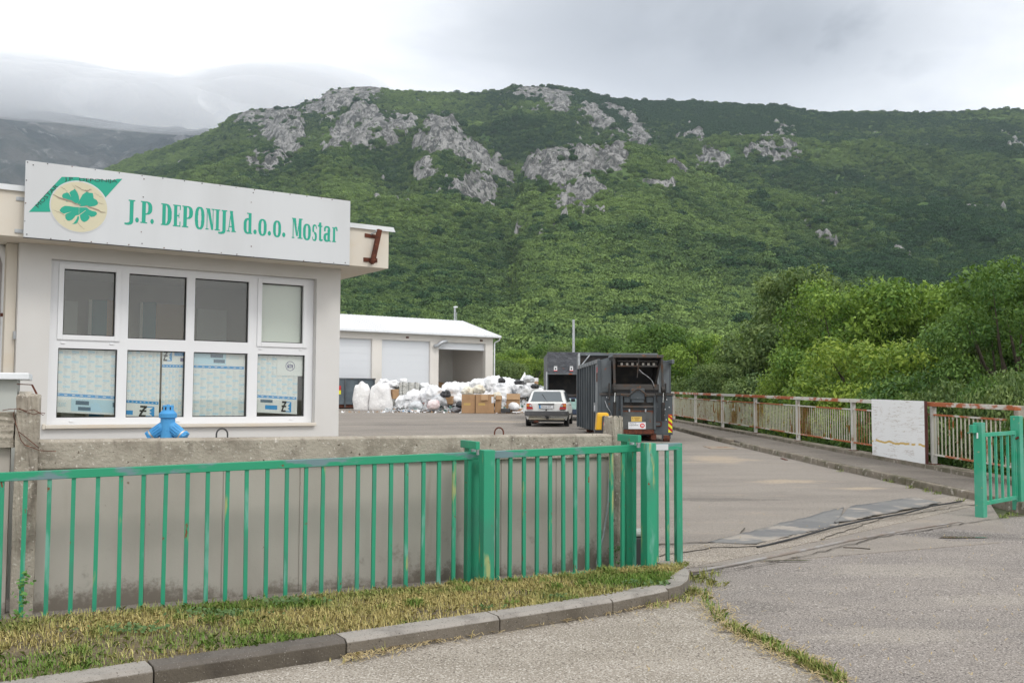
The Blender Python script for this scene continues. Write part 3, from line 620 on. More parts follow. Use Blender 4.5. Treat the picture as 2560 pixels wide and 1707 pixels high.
# access cover plates in the yard
for (a, b, lab, n_) in (((1775, 1122), (1875, 1132), 'rusty flat cover plate let into the yard beside the kerb', 1), ((1960, 1150), (2010, 1162), 'small broken cover by the kerb further along', 2)):
    pa, pb = PG(*a), PG(*b); mb = MB(); mb.pbox((pa.x, pa.y-.1, GZ(pa.y)+.004), (pb.x-pa.x, 0, GZ(pa.y)-GZ(pa.y)), (0, 1.0 if n_ == 1 else .4, .0165), (0, 0, .012))
    tag(mb.build('cover_plate', mat('rusty_cover', (.30, .25, .19), .8, [(RUST, 3, .5, .7)]) if n_ == 1 else m_rust), lab, 'cover plate')
# ---------------------------------------------------------------- sliding gate
GH = 1.10; gz = gate_z
g = empty('sliding_gate', gp(2.6, 0, gz(2.6)), 'long green barred sliding gate standing open in front of the concrete wall', 'gate')
S0, S1 = -1.35, (GR-GL).length
rail_pts = lambda z: [gp(S0, 0, gz(S0)+z), gp(S1, 0, gz(S1)+z)]
mb = MB(); a, b = rail_pts(GH-.03); mb.bar(a, b, .05, .06, GN); mb.build('top_rail', m_greenrail, g, bevel=.004)
mb = MB(); a, b = rail_pts(.03); mb.bar(a, b, .05, .06, GN); mb.build('bottom_rail', m_green, g, bevel=.004)
mb = MB(); mb.bar(gp(S1-.03, 0, gz(S1)+.06), gp(S1-.03, 0, gz(S1)+GH-.06), .05, .06, GN); mb.build('end_post', m_green, g, bevel=.004)
Gf = Frame(GL, GD)
barpx = [3, 61, 121, 182, 242, 300, 357, 413, 467, 518, 567, 615, 666, 715, 763, 806, 851, 893, 934, 976, 1015, 1058, 1096, 1134, 1172, 1204, 1243, 1275, 1309, 1343, 1375, 1408, 1438, 1468, 1498, 1528, 1557, 1586, 1608, 1642, 1668]
rg_ = random.Random(2)
for px in barpx:
    s, z = Gf.inv(px, 1300)
    w1, w2 = rg_.uniform(-.004, .004), rg_.uniform(-.004, .004); mb = MB(); mb.bar(gp(s+w1, w2, gz(s)+.055), gp(s+rg_.uniform(-.002, .002), 0, gz(s)+GH-.055), .028, .028, GN+GD*.0); mb.build('bar', m_green, g)
for k in range(8):
    s = S0+.12-.14*0
mb = MB(); s, z = Gf.inv(1648, 1117); mb.pbox(gp(s-.075, .0265, gz(s)+GH-.056), GD*.15, GN*.002, V(0, 0, .052)); mb.build('sticker', m_signw, g)
mb = MB(); mb.bar(gp(3.2, -.02, gz(3.2)-.012), gp(S1-.1, -.02, gz(S1)-.012), .03, .022, GN)
for k in range(70): s = 4.2+k*.017; mb.pbox(gp(s, -.03, gz(s)-.03), GD*.008, GN*-.02, V(0, 0, .022))
mb.build('toothed_rack', m_black, g)
def guide(pxf, pxb, lab):
    sf, _ = Gf.inv(pxf, 1120, .17); sb, _ = Gf.inv(pxb, 1120, -.17); s = (sf+sb)/2; zt = gz(s)+GH+.022; zb = gz(s)-.05
    e = empty('gate_guide', gp(s, 0, zb), lab, 'gate post', 'portal posts guiding the sliding gate')
    for nm, n0 in (('front_post', .17), ('rear_post', -.17)):
        mb = MB(); mb.pbox(gp(s-.05, n0-.055, zb), GD*.095, GN*.11, V(0, 0, zt-zb)); mb.build(nm, m_green, e, bevel=.006)
    mb = MB(); mb.pbox(gp(s-.085, -.225, zt+.002), GD*.035, GN*.36, V(0, 0, .062)); mb.build('cap_plate', m_green, e, bevel=.004)
    
    for n0 in (-.06, .06): mb = MB(); mb.tube([gp(s-.03, n0, zt-.045), gp(s-.03, n0, zt-.005)], .02, 12); mb.build('roller', m_galv, e, smooth=True)
guide(1221, 1178, 'green double post clasping the middle of the sliding gate')
guide(1619, 1574, 'green double post clasping the sliding gate near its open end')
mb = MB(); s, _ = Gf.inv(1595, 1380, -.3); mb.pbox(gp(s-.12, -.48, 0.05), GD*.30, GN*.18, V(0, 0, .38)); e = mb.build('gate_motor', m_dark, bevel=.02)
mb = MB(); mb.pbox(gp(s-.13, -.49, .432), GD*.32, GN*.20, V(0, 0, .05)); mb.build('motor_lid', m_grey, e, bevel=.02)
tag(e, 'dark box with pale lid low behind the gate near its open end', 'gate motor')
# the small fixed leaf at the right of the entrance
m_g2 = mat('faded_green_paint', (.03, .34, .20), .5, [((.10, .36, .26), 3, .4, .7), ((.30, .36, .20), 18, .64, .72)], (.2, 40, .002))
A, B = PG(2453, 1293), PG(2547, 1274)
fd = (B-A); fd.z = 0; fd.normalize(); zA, zB = GZ(A.y), GZ(B.y)
pf = empty('fence_panel', (A.x, A.y, zA), 'narrow green barred panel between two posts at the right of the entrance', 'fence panel')
mb = MB(); mb.bar((A.x, A.y, zA), (A.x, A.y, zA+1.19), .11, .11, fd); mb.build('post', m_g2, pf, bevel=.006)
mb = MB(); mb.bar((B.x, B.y, zB), (B.x, B.y, zB+1.25), .12, .12, fd); mb.build('post', m_g2, pf, bevel=.006)
mb = MB(); c = A-fd*.10; mb.pbox((c.x-.06, c.y-.05, zA+1.06), fd*.30, V(0, .10, 0), (0, 0, .10)); mb.pbox((c.x-.1, c.y-.02, zA+1.055), fd*.2, V(0, .04, 0), (0, 0, .01)); mb.build('catch_plate', m_g2, pf, bevel=.003)
mb = MB(); mb.pbox((A.x-.06, A.y-.068, zA+.99), fd*.05, V(0, .02, 0), (0, 0, .07)); mb.build('latch', m_pvc, pf)
L_ = (B-A).length
for z, nm in ((.17, 'bottom_rail'), (1.03, 'top_rail')):
    mb = MB(); mb.bar((A.x+fd.x*.06, A.y+fd.y*.06, zA+z), (B.x-fd.x*.06, B.y-fd.y*.06, zA+z+.01), .04, .05, fd.cross(V(0, 0, 1))); mb.build(nm, m_g2, pf, bevel=.003)
for k in range(6):
    t_ = .11+k*(L_-.24)/5; p = A+fd*t_; mb = MB(); mb.bar((p.x, p.y, zA+.195), (p.x, p.y, zA+1.005), .028, .028, fd); mb.build('bar', m_g2, pf)
p = A+fd*(L_-.09); mb = MB(); mb.bar((p.x, p.y, zA+.14), (p.x, p.y, zA+1.02), .04, .04, fd); mb.build('bar', m_g2, pf)
mb = MB(); q_ = B+fd*.1; mb.tube([(B.x-.09, B.y-.06, zB+.93), (B.x-.02, B.y-.09, zB+.97)], .015, 8); mb.build('hinge', m_rust, pf)
# ---------------------------------------------------------------- concrete wall behind the gate
WN = -.42
wl = empty('concrete_wall', gp(2.5, WN), 'low precast concrete wall with rough coping behind the sliding gate', 'wall')
t = NT('smooth_precast_concrete'); q3 = t.n.new('ShaderNodeSeparateXYZ'); t.l.new(t.pos, q3.inputs[0])
c = t.mix(t.step(t.noise(1.3, (1, 1, .6), 5), .35, .7), (.46, .43, .385), (.38, .35, .31))
c = t.mix(t.step(t.noise(16, None, 4, off=3), .70, .78), c, (.18, .14, .10))
c = t.mix(t.step(t.noise(2.2, (1, 1, .15), 4, off=6), .66, .78), c, (.26, .21, .165))
# mud splashed up from the soil: uneven height, spotty edge
hgt = t.math('ADD', t.math('MULTIPLY', t.noise(1.1, (1, 1, 0), 4, .6, off=2), .75), -.27)
hgt = t.math('ADD', hgt, t.math('MULTIPLY', q3.outputs[0], .022))
sp = t.math('ADD', t.math('SUBTRACT', t.math('SUBTRACT', q3.outputs[2], .12), hgt), t.math('MULTIPLY', t.math('SUBTRACT', t.noise(26, None, 4, .7), .5), .26))
c = t.mix(t.math('MULTIPLY', t.math('SUBTRACT', 1, t.step(sp, -.06, .085)), .72), c, (.10, .075, .052))
ml = t.math('MULTIPLY', t.step(t.noise(1.1, None, 6, .72, off=31), .56, .68), t.math('SUBTRACT', 1, t.step(q3.outputs[2], .35, .75))); c = t.mix(t.math('MULTIPLY', ml, .7), c, (.12, .10, .078))
t.l.new(c, t.b.inputs['Base Color']); t.b.inputs['Roughness'].default_value = .9; t.bump(t.noise(60), .25, .003)
m_pre = t.m
wz = lambda s: gate_z(s)+.0
Wf = Frame(gp(0, WN), GD)
sR, _ = Wf.inv(1535, 1200); sL, _ = Wf.inv(72, 1300)
TOP = 1.352
seams = [sL, Wf.inv(362, 1300)[0], Wf.inv(556, 1300)[0], Wf.inv(748, 1300)[0], Wf.inv(930, 1300)[0], Wf.inv(1092, 1300)[0], Wf.inv(1252, 1300)[0], Wf.inv(1390, 1300)[0], sR]
mb = MB()
for a, b in zip(seams[:-1], seams[1:]): Wf.slab(mb, a+.0035, b-.0035, -.05, TOP-.20, -.10, 0)
Wf.slab(mb, sL, sR, -.04, TOP-.21, -.095, -.008)
mb.build('panel', m_pre, wl, bevel=.003)
mb = MB(); pr_ = [(-.125, TOP-.21), (.035, TOP-.21), (.035, TOP-.018), (.012, TOP), (-.10, TOP), (-.125, TOP-.02)]
vs = [Wf(sL+.0, z, n) for n, z in pr_]+[Wf(sR+.0, z, n) for n, z in pr_]; vs[6+3] = Wf(sR-.06, TOP, .012); vs[6+4] = Wf(sR-.06, TOP, -.10)
mb.add(vs, [tuple(range(6)), tuple(reversed(range(6, 12)))]+[(i, i+6, (i+1) % 6+6, (i+1) % 6) for i in range(6)])
cop = mb.build('coping', [m_rough], wl, bevel=.006)
for px in (557, 1253):
    s, _ = Wf.inv(px, 1090); h = .085 if px < 900 else .07; w = .042; mb = MB()
    mb.tube([Wf(s-w, TOP-.05, -.05)]+[Wf(s-w*math.cos(a), TOP-.0+(h-w)*.6+w*math.sin(a)*1.05, -.05) for a in [k*math.pi/8 for k in range(9)]]+[Wf(s+w, TOP-.05, -.05)], .0065, 7); mb.build('lifting_loop', m_rust if px > 900 else m_dark, wl, smooth=True)
# leaning end post, left pillar and the wall beyond it
def roughblock(name, s0, s1, n0, n1, z0, z1, m, lab, cat, topoff=0, seed=1, parent=None):
    import bmesh
    mb = MB(); Wf.slab(mb, s0, s1, z0, z1, n0, n1); o = mb.build(name, m, parent)
    bm = bmesh.new(); bm.from_mesh(o.data); bmesh.ops.subdivide_edges(bm, edges=bm.edges, cuts=9, use_grid_fill=True); r = random.Random(seed)
    for v in bm.verts:
        k = .006 if v.co.z < z1-.06 else .013
        v.co += V(r.uniform(-k, k), r.uniform(-k, k), r.uniform(-k, k)*(1 if v.co.z < z1-.02 else 1.4))
    bm.to_mesh(o.data); bm.free()
    if lab: tag(o, lab, cat)
    return o
s0, _ = Wf.inv(1530, 1060, .06); s1, _ = Wf.inv(1556, 1060, .06)
roughblock('concrete_post', s0+.02, s1+.01, -.14, .05, 0.0, 1.50, m_rough, 'chipped concrete post at the open end of the low wall', 'concrete post', seed=3)
s0, zt = Wf.inv(42, 989, .07); s1, _ = Wf.inv(99, 989, .07)
roughblock('concrete_pillar', s0, s1, -.16, .07, 0.0, zt, m_rough, 'rough grey concrete pillar tied round with rusty wire', 'pillar', seed=5)
PS0, PS1, PZT = s0, s1, zt
sl0 = PS0-2.6; _, zl = Wf.inv(20, 1033, .03)
w2 = empty('concrete_wall', Wf(PS0-1, 0), 'piece of concrete wall left of the pillar, cut by the photo edge', 'wall')
roughblock('coping', sl0, PS0-.012, -.13, .04, zl-.24, zl, m_rough, None, None, parent=w2, seed=6)
mb = MB(); Wf.slab(mb, sl0, PS0-.035, -.05, zl-.245, -.10, -.03); mb.build('panel', m_pre, w2, bevel=.003)
# wire round the pillar
def wire(pts, lab, r=.0028):
    mb = MB(); mb.tube(pts, r, 5); return tag(mb.build('wire', m_rust, smooth=True), lab, 'wire')
ps = lambda px, py, n=.085: (lambda q_: Wf(q_[0], q_[1], n))(Wf.inv(px, py, n))
wire([ps(36, 1022), ps(48, 1021), ps(66, 1030), ps(85, 1036), ps(100, 1031), ps(113, 1033), ps(108, 1038), ps(96, 1030), ps(85, 1024), ps(66, 1027), ps(47, 1022)], 'rusty wire twisted round the top of the pillar')
wire([ps(6, 1026), ps(22, 1023), ps(38, 1022), ps(33, 1035), ps(40, 1060), ps(46, 1080), ps(52, 1100), ps(62, 1112), ps(80, 1118), ps(100, 1126), ps(140, 1128)], 'long thin wire sagging down the front of the pillar')
wire([ps(47, 1079), ps(60, 1089), ps(76, 1102), ps(98, 1120)], 'short wire slanting across the middle of the pillar')
mb = MB(); a, b, c, d = Wf.inv(42, 960, -.1), Wf.inv(80, 961.5, -.1), Wf.inv(84, 962, -.1), Wf.inv(98, 989, -.1)
mb.bar(Wf(a[0], a[1], -.1), Wf(b[0], b[1], -.1), .03, .006, Wf.n); mb.bar(Wf(b[0], b[1], -.1), Wf(d[0], d[1]-.02, -.1), .045, .012, Wf.n)
tag(mb.build('bent_strap', m_rust), 'bent rusty strap sticking up from the pillar top', 'metal strap')
# capped meter pillar at the left edge
Wg = Frame(gp(0, -1.0), GD); a = Wg.inv(-90, 1000)[0]; b = Wg.inv(42, 1000)[0]; zt = Wg.inv(20, 949)[1]; zt2 = Wg.inv(20, 938)[1]
mp = empty('meter_pillar', Wg(b-.3, 0), 'pale grey rendered pillar with a flat overhanging cap at the left edge', 'pillar')
mb = MB(); Wg.slab(mb, b-.55, b, 0, zt, -.35, 0); mb.build('body', m_grey, mp, bevel=.004)
mb = MB(); Wg.slab(mb, b-.64, b+.085, zt, zt+.052, -.42, .085); mb.build('cap', m_flash, mp, bevel=.008)
mb = MB(); Wg.slab(mb, b+.01, b+.10, 0, Wg.inv(50, 978)[1], -.2, -.05); mb.build('side_box', m_cream, mp)
# flexible conduit near the end post, motor hood beyond the wall
mb = MB(); pc = lambda px, py, n=.04: (lambda q_: Wf(q_[0], q_[1], n))(Wf.inv(px, py, n))
mb.tube([pc(1524, 1140), pc(1523, 1190), pc(1521, 1250), pc(1516, 1290), pc(1508, 1340), pc(1498, 1375), pc(1492, 1405), pc(1494, 1425)], .009, 7)
tag(mb.build('conduit', m_galv, smooth=True), 'thin grey conduit snaking down the wall near its open end', 'conduit')
# ---------------------------------------------------------------- hydrant
hp = P(419, 1080, 9.4); hx, hy = hp.x, hp.y; hv = V(hx, hy, 0); zz = lambda py: P(419, py, 9.4).z
hyd = empty('fire_hydrant', (hx, hy, GZ(hy)), 'blue fire hydrant with two angled outlets behind the low wall', 'fire hydrant')
k = 9.4/F
mb = MB(); R0 = 18.3*k
mb.lathe((hx, hy, 0), (0, 0, 1), [(GZ(hy), R0*1.6), (GZ(hy)+.05, R0*1.6), (GZ(hy)+.06, R0), (zz(1100), R0), (zz(1068), R0*.98), (zz(1045), R0*.95)], 28); mb.build('body', m_blue, hyd, smooth=True)
mb = MB(); mb.lathe((hx, hy, 0), (0, 0, 1), [(zz(1045), R0*1.0), (zz(1043.5), R0*1.18), (zz(1034), R0*1.2), (zz(1032.5), R0*1.12), (zz(1026), R0*.80), (zz(1024), R0*.74), (zz(1014), R0*.74), (zz(1012.5), R0*.66)], 28)
mb.tube([(hx, hy, zz(1013)), (hx, hy, zz(1010.5))], R0*.2, 8)
cp = mb.build('bonnet', m_blue, hyd, smooth=True)
for a in (-.9, -.1, .7): mb = MB(); mb.tube([(hx+math.sin(a)*R0*.76, hy-math.cos(a)*R0*.76, zz(1024)), (hx+math.sin(a)*R0*.76, hy-math.cos(a)*R0*.76, zz(1017))], .006, 6); mb.build('slot', m_black, cp)
for sg in (-1, 1):
    ax = V(sg*.80, -.10, -.60).normalized(); o0 = V(hx+sg*R0*.2, hy, zz(1062)); Lr = 40*k
    mb = MB(); mb.lathe(o0, ax, [(0, R0*.78), (Lr*.5, R0*.80), (Lr*.98, R0*.80), (Lr, R0*.72)], 22)
    up = V(0, 0, 1); e1 = ax.cross(V(0, 1, 0)).normalized()
    for j in range(-2, 3):
        an = j*.42-math.pi/2*0; nrm = (V(0, -1, 0)*math.cos(an)+e1*math.sin(an)); nrm = (nrm-ax*nrm.dot(ax)).normalized()
        mb.tube([o0+ax*Lr*.35+nrm*R0*.80, o0+ax*Lr*.85+nrm*R0*.80], .006, 6)
    ob = mb.build('outlet', m_blue, hyd, smooth=True)
    mb = MB(); mb.lathe(o0+ax*Lr, ax, [(0, R0*.82), (.014, R0*.82)], 22); mb.build('band', m_steel, ob, smooth=True)
    mb = MB(); mb.lathe(o0+ax*(Lr+.016), ax, [(0, R0*.86), (.012, R0*.86), (.02, R0*.74), (.032, R0*.70), (.035, R0*.3)], 22)
    f1 = ax.cross(V(0, 1, 0)).normalized(); f2 = ax.cross(f1)
    for j in range(6):
        an = j*math.pi/3+.3; w_ = f1*math.cos(an)+f2*math.sin(an); mb.tube([o0+ax*(Lr+.02)+w_*R0*.74, o0+ax*(Lr+.045)+w_*R0*.74], .012, 6)
    mb.build('outlet_cap', m_blue, ob, smooth=True)
# yellow motor hood seen over the wall
yc = P(1506, 1060, 17.0); m_yel = mat('yellow_plastic', (.72, .40, .015), .4, [((.60, .32, .02), 4, .5, .8)])
bo = empty('barrier_motor', (yc.x, yc.y, GZ(17)), 'yellow hooded barrier motor cabinet with a dark front just beyond the wall', 'barrier motor')
zt = P(1506, 1031, 17).z; zb = P(1506, 1074, 17).z; hw = 17/F*18
def tap(mb, cx, cy, z0, z1, w0, w1, d0, d1, top=.6):
    pr = [(z0, 1, 1), (z0+(z1-z0)*.8, w1/w0, 1), (z0+(z1-z0)*.95, w1/w0*.93, .9), (z1, w1/w0*.7, .7)]; vs = []
    for z, a, b in pr: vs += [(cx-w0*a, cy-d0*b, z), (cx+w0*a, cy-d0*b, z), (cx+w0*a, cy+d0*b, z), (cx-w0*a, cy+d0*b, z)]
    fs = [(3, 2, 1, 0), (12, 13, 14, 15)]
    for i in range(3):
        for j in range(4): fs.append((i*4+j, i*4+(j+1) % 4, i*4+4+(j+1) % 4, i*4+4+j))
    mb.add(vs, fs)
mb = MB(); tap(mb, yc.x, yc.y, zb, zt, hw, hw*.80, .14, .1); mb.build('hood', m_yel, bo, bevel=.012)
mb = MB(); mb.box((yc.x-hw*1.1, yc.y-.16, GZ(17)), (yc.x+hw*1.1, yc.y+.16, zb)); mb.build('cabinet', m_black, bo, bevel=.01)
mb = MB(); tap(mb, yc.x+hw*.22, yc.y-.10, zb, zt-(zt-zb)*.18, hw*.42, hw*.36, .06, .05); fr = mb.build('front_panel', m_dark, bo, bevel=.006)
mb = MB(); mb.box((yc.x+hw*.02, yc.y-.168, zb+.055), (yc.x+hw*.48, yc.y-.164, zb+.13)); mb.build('badge', mat('red_badge', (.65, .03, .03), .4), fr)
# ---------------------------------------------------------------- gatehouse
BD = V(.829, .559, 0).normalized()
B0 = V(-.174*12, 12.0, 0)                       # right front corner
Bf = Frame(B0, BD)                               # s negative to the left, n towards the viewer
gh = empty('gatehouse', (B0.x, B0.y, GZ(12)), 'white gatehouse with a flat overhanging roof and a wide eight pane window', 'gatehouse')
sl = Bf.inv(43, 800)[0]
wl_, wr_ = Bf.inv(128, 700)[0], Bf.inv(791, 800)[0]; zh = Bf.inv(460, 672)[1]; zs = Bf.inv(460, 1050)[1]
zh = (Bf.inv(128, 647)[1]+Bf.inv(791, 697)[1])/2; zs = (Bf.inv(114.7, 1064)[1]+Bf.inv(789, 1058)[1])/2
zso = (Bf.inv(848, 672)[1]+Bf.inv(47, 606)[1])/2
TH = .28
mb = MB()
Bf.slab(mb, sl, wl_, -.1, zso, -TH, 0); Bf.slab(mb, wr_, 0, -.1, zso, -TH, 0)
Bf.slab(mb, wl_, wr_, -.1, zs, -TH, 0); Bf.slab(mb, wl_, wr_, zh, zso, -TH, 0)
W0 = mb
mb.pbox(Bf(-TH, -.1, -TH), BD*TH, -Bf.n*4.0, V(0, 0, zso+.1)); 
mb.pbox(Bf(sl, -.1, -TH), BD*TH, -Bf.n*4.0, V(0, 0, zso+.1)); mb.pbox(Bf(sl, -.1, -4.3), BD*(-sl), -Bf.n*.25, V(0, 0, zso+.1))
mb.build('wall', m_white, gh)
mb = MB(); Bf.slab(mb, sl-3, sl-.002, -.1, zso, -TH-.85, -.55); mb.build('side_wall', m_white, gh)
mb = MB(); Bf.slab(mb, sl-.10, sl-.004, -.1, zso-.004, -.42, -.10); mb.build('corner_trim', m_cream, gh)
m_room = mat('interior_paint', (.60, .58, .45), .9, [((.52, .50, .39), 1.5, .4, .7)])
m_roomd = mat('interior_door', (.84, .88, .78), .6); m_teal = mat('teal_cabinet', (.12, .32, .31), .6); m_wood = mat('tan_locker', (.55, .40, .20), .6)
mb = MB(); Bf.slab(mb, sl+TH, -TH, 0, 0.9, -TH-.02, -TH-.0, 0); Bf.slab(mb, sl+TH, -TH, .3, .32, -2.2, -TH); Bf.slab(mb, sl+TH, -TH, zso-.1, zso-.05, -2.2, -TH); Bf.slab(mb, sl+TH, -TH, .32, zso-.1, -2.3, -2.2)
mb.build('room', m_room, gh)
def inn(px0, px1, py0, py1, n, m, nm, lab=None):
    a = Bf.inv(px0, (py0+py1)/2, n)[0]; b = Bf.inv(px1, (py0+py1)/2, n)[0]; z1 = Bf.inv((px0+px1)/2, py0, n)[1]; z0 = max(.32, Bf.inv((px0+px1)/2, py1, n)[1])
    mb = MB(); Bf.slab(mb, a, b, z0, z1, n-.04, n); return mb.build(nm, m, gh)
inn(155, 188, 752, 1200, -2.1, m_roomd, 'inner_door'); inn(216, 224, 748, 1200, -2.05, m_roomd, 'door_frame'); inn(224, 262, 750, 1200, -2.1, m_teal, 'cabinet'); inn(262, 290, 750, 1200, -2.1, m_wood, 'locker')
inn(345, 352, 755, 1200, -2.05, m_roomd, 'door_frame'); inn(352, 385, 755, 1200, -2.1, m_teal, 'cabinet'); inn(386, 455, 760, 1200, -2.1, m_wood, 'locker'); inn(490, 563, 773, 1200, -2.1, m_roomd, 'inner_door')
# window
m_glass = bpy.data.materials.new('window_glass'); m_glass.use_nodes = True; t_ = m_glass.node_tree; t_.nodes.clear()
g1 = t_.nodes.new('ShaderNodeBsdfTransparent'); g1.inputs[0].default_value = (.965, .975, .965, 1); g2_ = t_.nodes.new('ShaderNodeBsdfGlossy'); g2_.inputs['Roughness'].default_value = .02
lw = t_.nodes.new('ShaderNodeLayerWeight'); lw.inputs[0].default_value = .5; pw = t_.nodes.new('ShaderNodeMath'); pw.operation = 'POWER'; pw.inputs[1].default_value = 4; t_.links.new(lw.outputs['Facing'], pw.inputs[0]); fr = t_.nodes.new('ShaderNodeMath'); fr.operation = 'MULTIPLY_ADD'; fr.inputs[1].default_value = .6; fr.inputs[2].default_value = .06; t_.links.new(pw.outputs[0], fr.inputs[0]); ms = t_.nodes.new('ShaderNodeMixShader'); ou = t_.nodes.new('ShaderNodeOutputMaterial')
t_.links.new(fr.outputs[0], ms.inputs[0]); t_.links.new(g1.outputs[0], ms.inputs[1]); t_.links.new(g2_.outputs[0], ms.inputs[2]); t_.links.new(ms.outputs[0], ou.inputs[0])
WNn = -.09                                       # face of the frame, set back in the reveal
wf = MB()
zb_ = zs+.0; zt_ = zh
cells = []
X = lambda px, py=860: Bf.inv(px, py, WNn)[0]; Z = lambda px, py: Bf.inv(px, py, WNn)[1]
c_up = [(155, 287), (321, 467), (487, 620), (650, 756)]; c_dn = [(137, 294), (316, 461), (481, 616), (637, 762)]
zu0 = (Z(155, 836)+Z(640, 855))/2; zu1f = (Z(330, 683)+Z(600, 704))/2; zd1 = (Z(200, 870)+Z(700, 887))/2; zd0 = (Z(200, 1043)+Z(700, 1041))/2
ups = []; dns = []
cols = [(X(146), X(294)), (X(319), X(464)), (X(485), X(620)), (X(645), X(763))]
for k, (a, b) in enumerate(cols):
    sash = k in (0, 3)
    ups.append((a+(.035 if sash else 0), b-(.035 if sash else 0), zu0+(.0 if sash else -.012), zu1f-(.0 if sash else -.0)))
    dns.append((a, b, zd0, zd1))
def fill(mb, s0, s1, z0, z1, holes, n0, n1):
    ss = sorted({s0, s1}|{h[0] for h in holes}|{h[1] for h in holes}); zs_ = sorted({z0, z1}|{h[2] for h in holes}|{h[3] for h in holes})
    for a, b in zip(ss[:-1], ss[1:]):
        run = None
        for c, d in zip(zs_[:-1], zs_[1:]):
            inside_ = any(h[0] <= (a+b)/2 <= h[1] and h[2] <= (c+d)/2 <= h[3] for h in holes)
            if not inside_: run = (run[0], d) if run else (c, d)
            if inside_ and run: Bf.slab(mb, a, b, run[0], run[1], n0, n1); run = None
        if run: Bf.slab(mb, a, b, run[0], run[1], n0, n1)
fill(wf, wl_+.002, wr_-.002, zb_, zt_-.002, ups+dns, WNn-.07, WNn)
wo_ = wf.build('window', m_pvc, gh)
for k, (a, b, c, d) in enumerate(ups+dns):
    mb = MB(); Bf.slab(mb, a, b, c, d, WNn-.045, WNn-.037); mb.build('pane', m_glass, wo_)
    mb = MB(); w = .010
    for (p, q, r, s) in ((a, a+w, c, d), (b-w, b, c, d), (a+w, b-w, c, c+w), (a+w, b-w, d-w, d)): Bf.slab(mb, p, q, r, s, WNn-.036, WNn-.022)
    mb.build('gasket', m_gasket, wo_)
for k in (0, 3):
    a, b, c, d = ups[k]; mb = MB(); w = .052
    for (p, q, r, s) in ((a-w, a, c-w, d+w), (b, b+w, c-w, d+w), (a, b, c-w, c), (a, b, d, d+w)): Bf.slab(mb, p, q, r, s, WNn+.001, WNn+.016)
    mb.build('sash', m_pvc, wo_, bevel=.003)
for px, py in ((157, 857), (279, 860), (651, 872), (751, 874), (178, 1053), (444, 1052), (727, 1047)):
    a, z = Bf.inv(px, py, WNn); mb = MB(); Bf.slab(mb, a-.02, a+.02, z-.008, z+.008, WNn, WNn+.01); mb.build('drain_cap', m_pvc, wo_, bevel=.003)
sz1 = zs+.008; sz0 = (Bf.inv(114.7, 1071, .05)[1]+Bf.inv(789, 1065, .05)[1])/2
mb = MB(); Bf.slab(mb, wl_-.02, wr_+.0, sz0, sz1, -.08, .05); Bf.slab(mb, wl_-.045, wl_-.021, sz0-.005, sz1+.012, -.0, .06)
mb.build('sill', m_cream, gh, bevel=.006)
# roof slab with fascia, flashing
OV = .37; sr = .458; ssl = sl-3.4
zf1 = (Bf.inv(968, 578, OV)[1]+Bf.inv(20, 468, OV)[1])/2; zf0 = zso
mb = MB(); Bf.slab(mb, ssl, sr, zf0, zf1, -4.8, OV); rf = mb.build('roof', m_cream, gh, bevel=.004)
mb = MB(); mb.hexa([Bf(ssl, zf1+.002, OV-.1), Bf(ssl, zf1-.02, OV+.03), Bf(sr+.075, zf1-.02, OV+.03), Bf(sr+.075, zf1+.002, OV-.1), Bf(ssl, zf1+.055, OV-.1), Bf(ssl, zf1+.035, OV+.035), Bf(sr+.045, zf1+.035, OV+.035), Bf(sr+.05, zf1+.055, OV-.1)])
mb.hexa([Bf(sr-.1, zf1+.003, OV-.11), Bf(sr+.04, zf1-.02, OV-.11), Bf(sr+.04, zf1-.02, -4.8), Bf(sr-.1, zf1+.003, -4.8), Bf(sr-.1, zf1+.055, OV-.11), Bf(sr+.04, zf1+.04, OV-.11), Bf(sr+.04, zf1+.04, -4.8), Bf(sr-.1, zf1+.055, -4.8)])
mb.build('flashing', m_flash, rf)
# downpipe in the recess at the left
pn = -.30; pa = Bf.inv(15, 800, pn)[0]
mb = MB(); zq = Bf.inv(10, 655, pn)[1]
mb.tube([Bf(pa, .1, pn), Bf(pa, zq-.02, pn), Bf(pa-.03, zq+.08, pn+.0), Bf(pa-.12, zso+.02, pn)], .052, 16)
dp = mb.build('downpipe', m_pvc, gh, smooth=True)
mb = MB(); zc_ = Bf.inv(15, 788, pn)[1]; mb.lathe(Bf(pa, zc_-.018, pn), (0, 0, 1), [(0, .057), (.036, .057)], 18); Bf.slab(mb, pa+.055, pa+.09, zc_-.004, zc_+.004, pn-.01, pn+.01); mb.build('clamp', m_rust, dp)
mb = MB(); a, z = Bf.inv(36, 838, -.09); Bf.slab(mb, a-.015, a+.015, z-.04, z+.04, -.09, -.04); mb.build('cable_clip', m_galv, gh)
# ---------------------------------------------------------------- company sign
SN = OV+.14
s0 = (Bf.inv(65, 402, SN)[0]+Bf.inv(59, 592, SN)[0])/2; s1 = (Bf.inv(877, 503, SN)[0]+Bf.inv(873, 662, SN)[0])/2
zt = (Bf.inv(65, 401, SN)[1]+Bf.inv(877, 503, SN)[1])/2; zb = (Bf.inv(59, 593, SN)[1]+Bf.inv(873, 662.5, SN)[1])/2
sg = empty('company_sign', Bf(s0, zb, SN), 'long white board with a clover emblem and green company name on the gatehouse fascia', 'sign')
mb = MB(); Bf.slab(mb, s0, s1, zb, zt, SN-.03, SN); bd = mb.build('board', m_signw, sg, bevel=.002)
mb = MB(); Bf.slab(mb, s0, s1, zb-.006, zb-.001, SN-.03, SN+.001); Bf.slab(mb, s1-.4, s1, zt+.001, zt+.006, SN-.03, SN); mb.build('edge_trim', m_dark, sg)
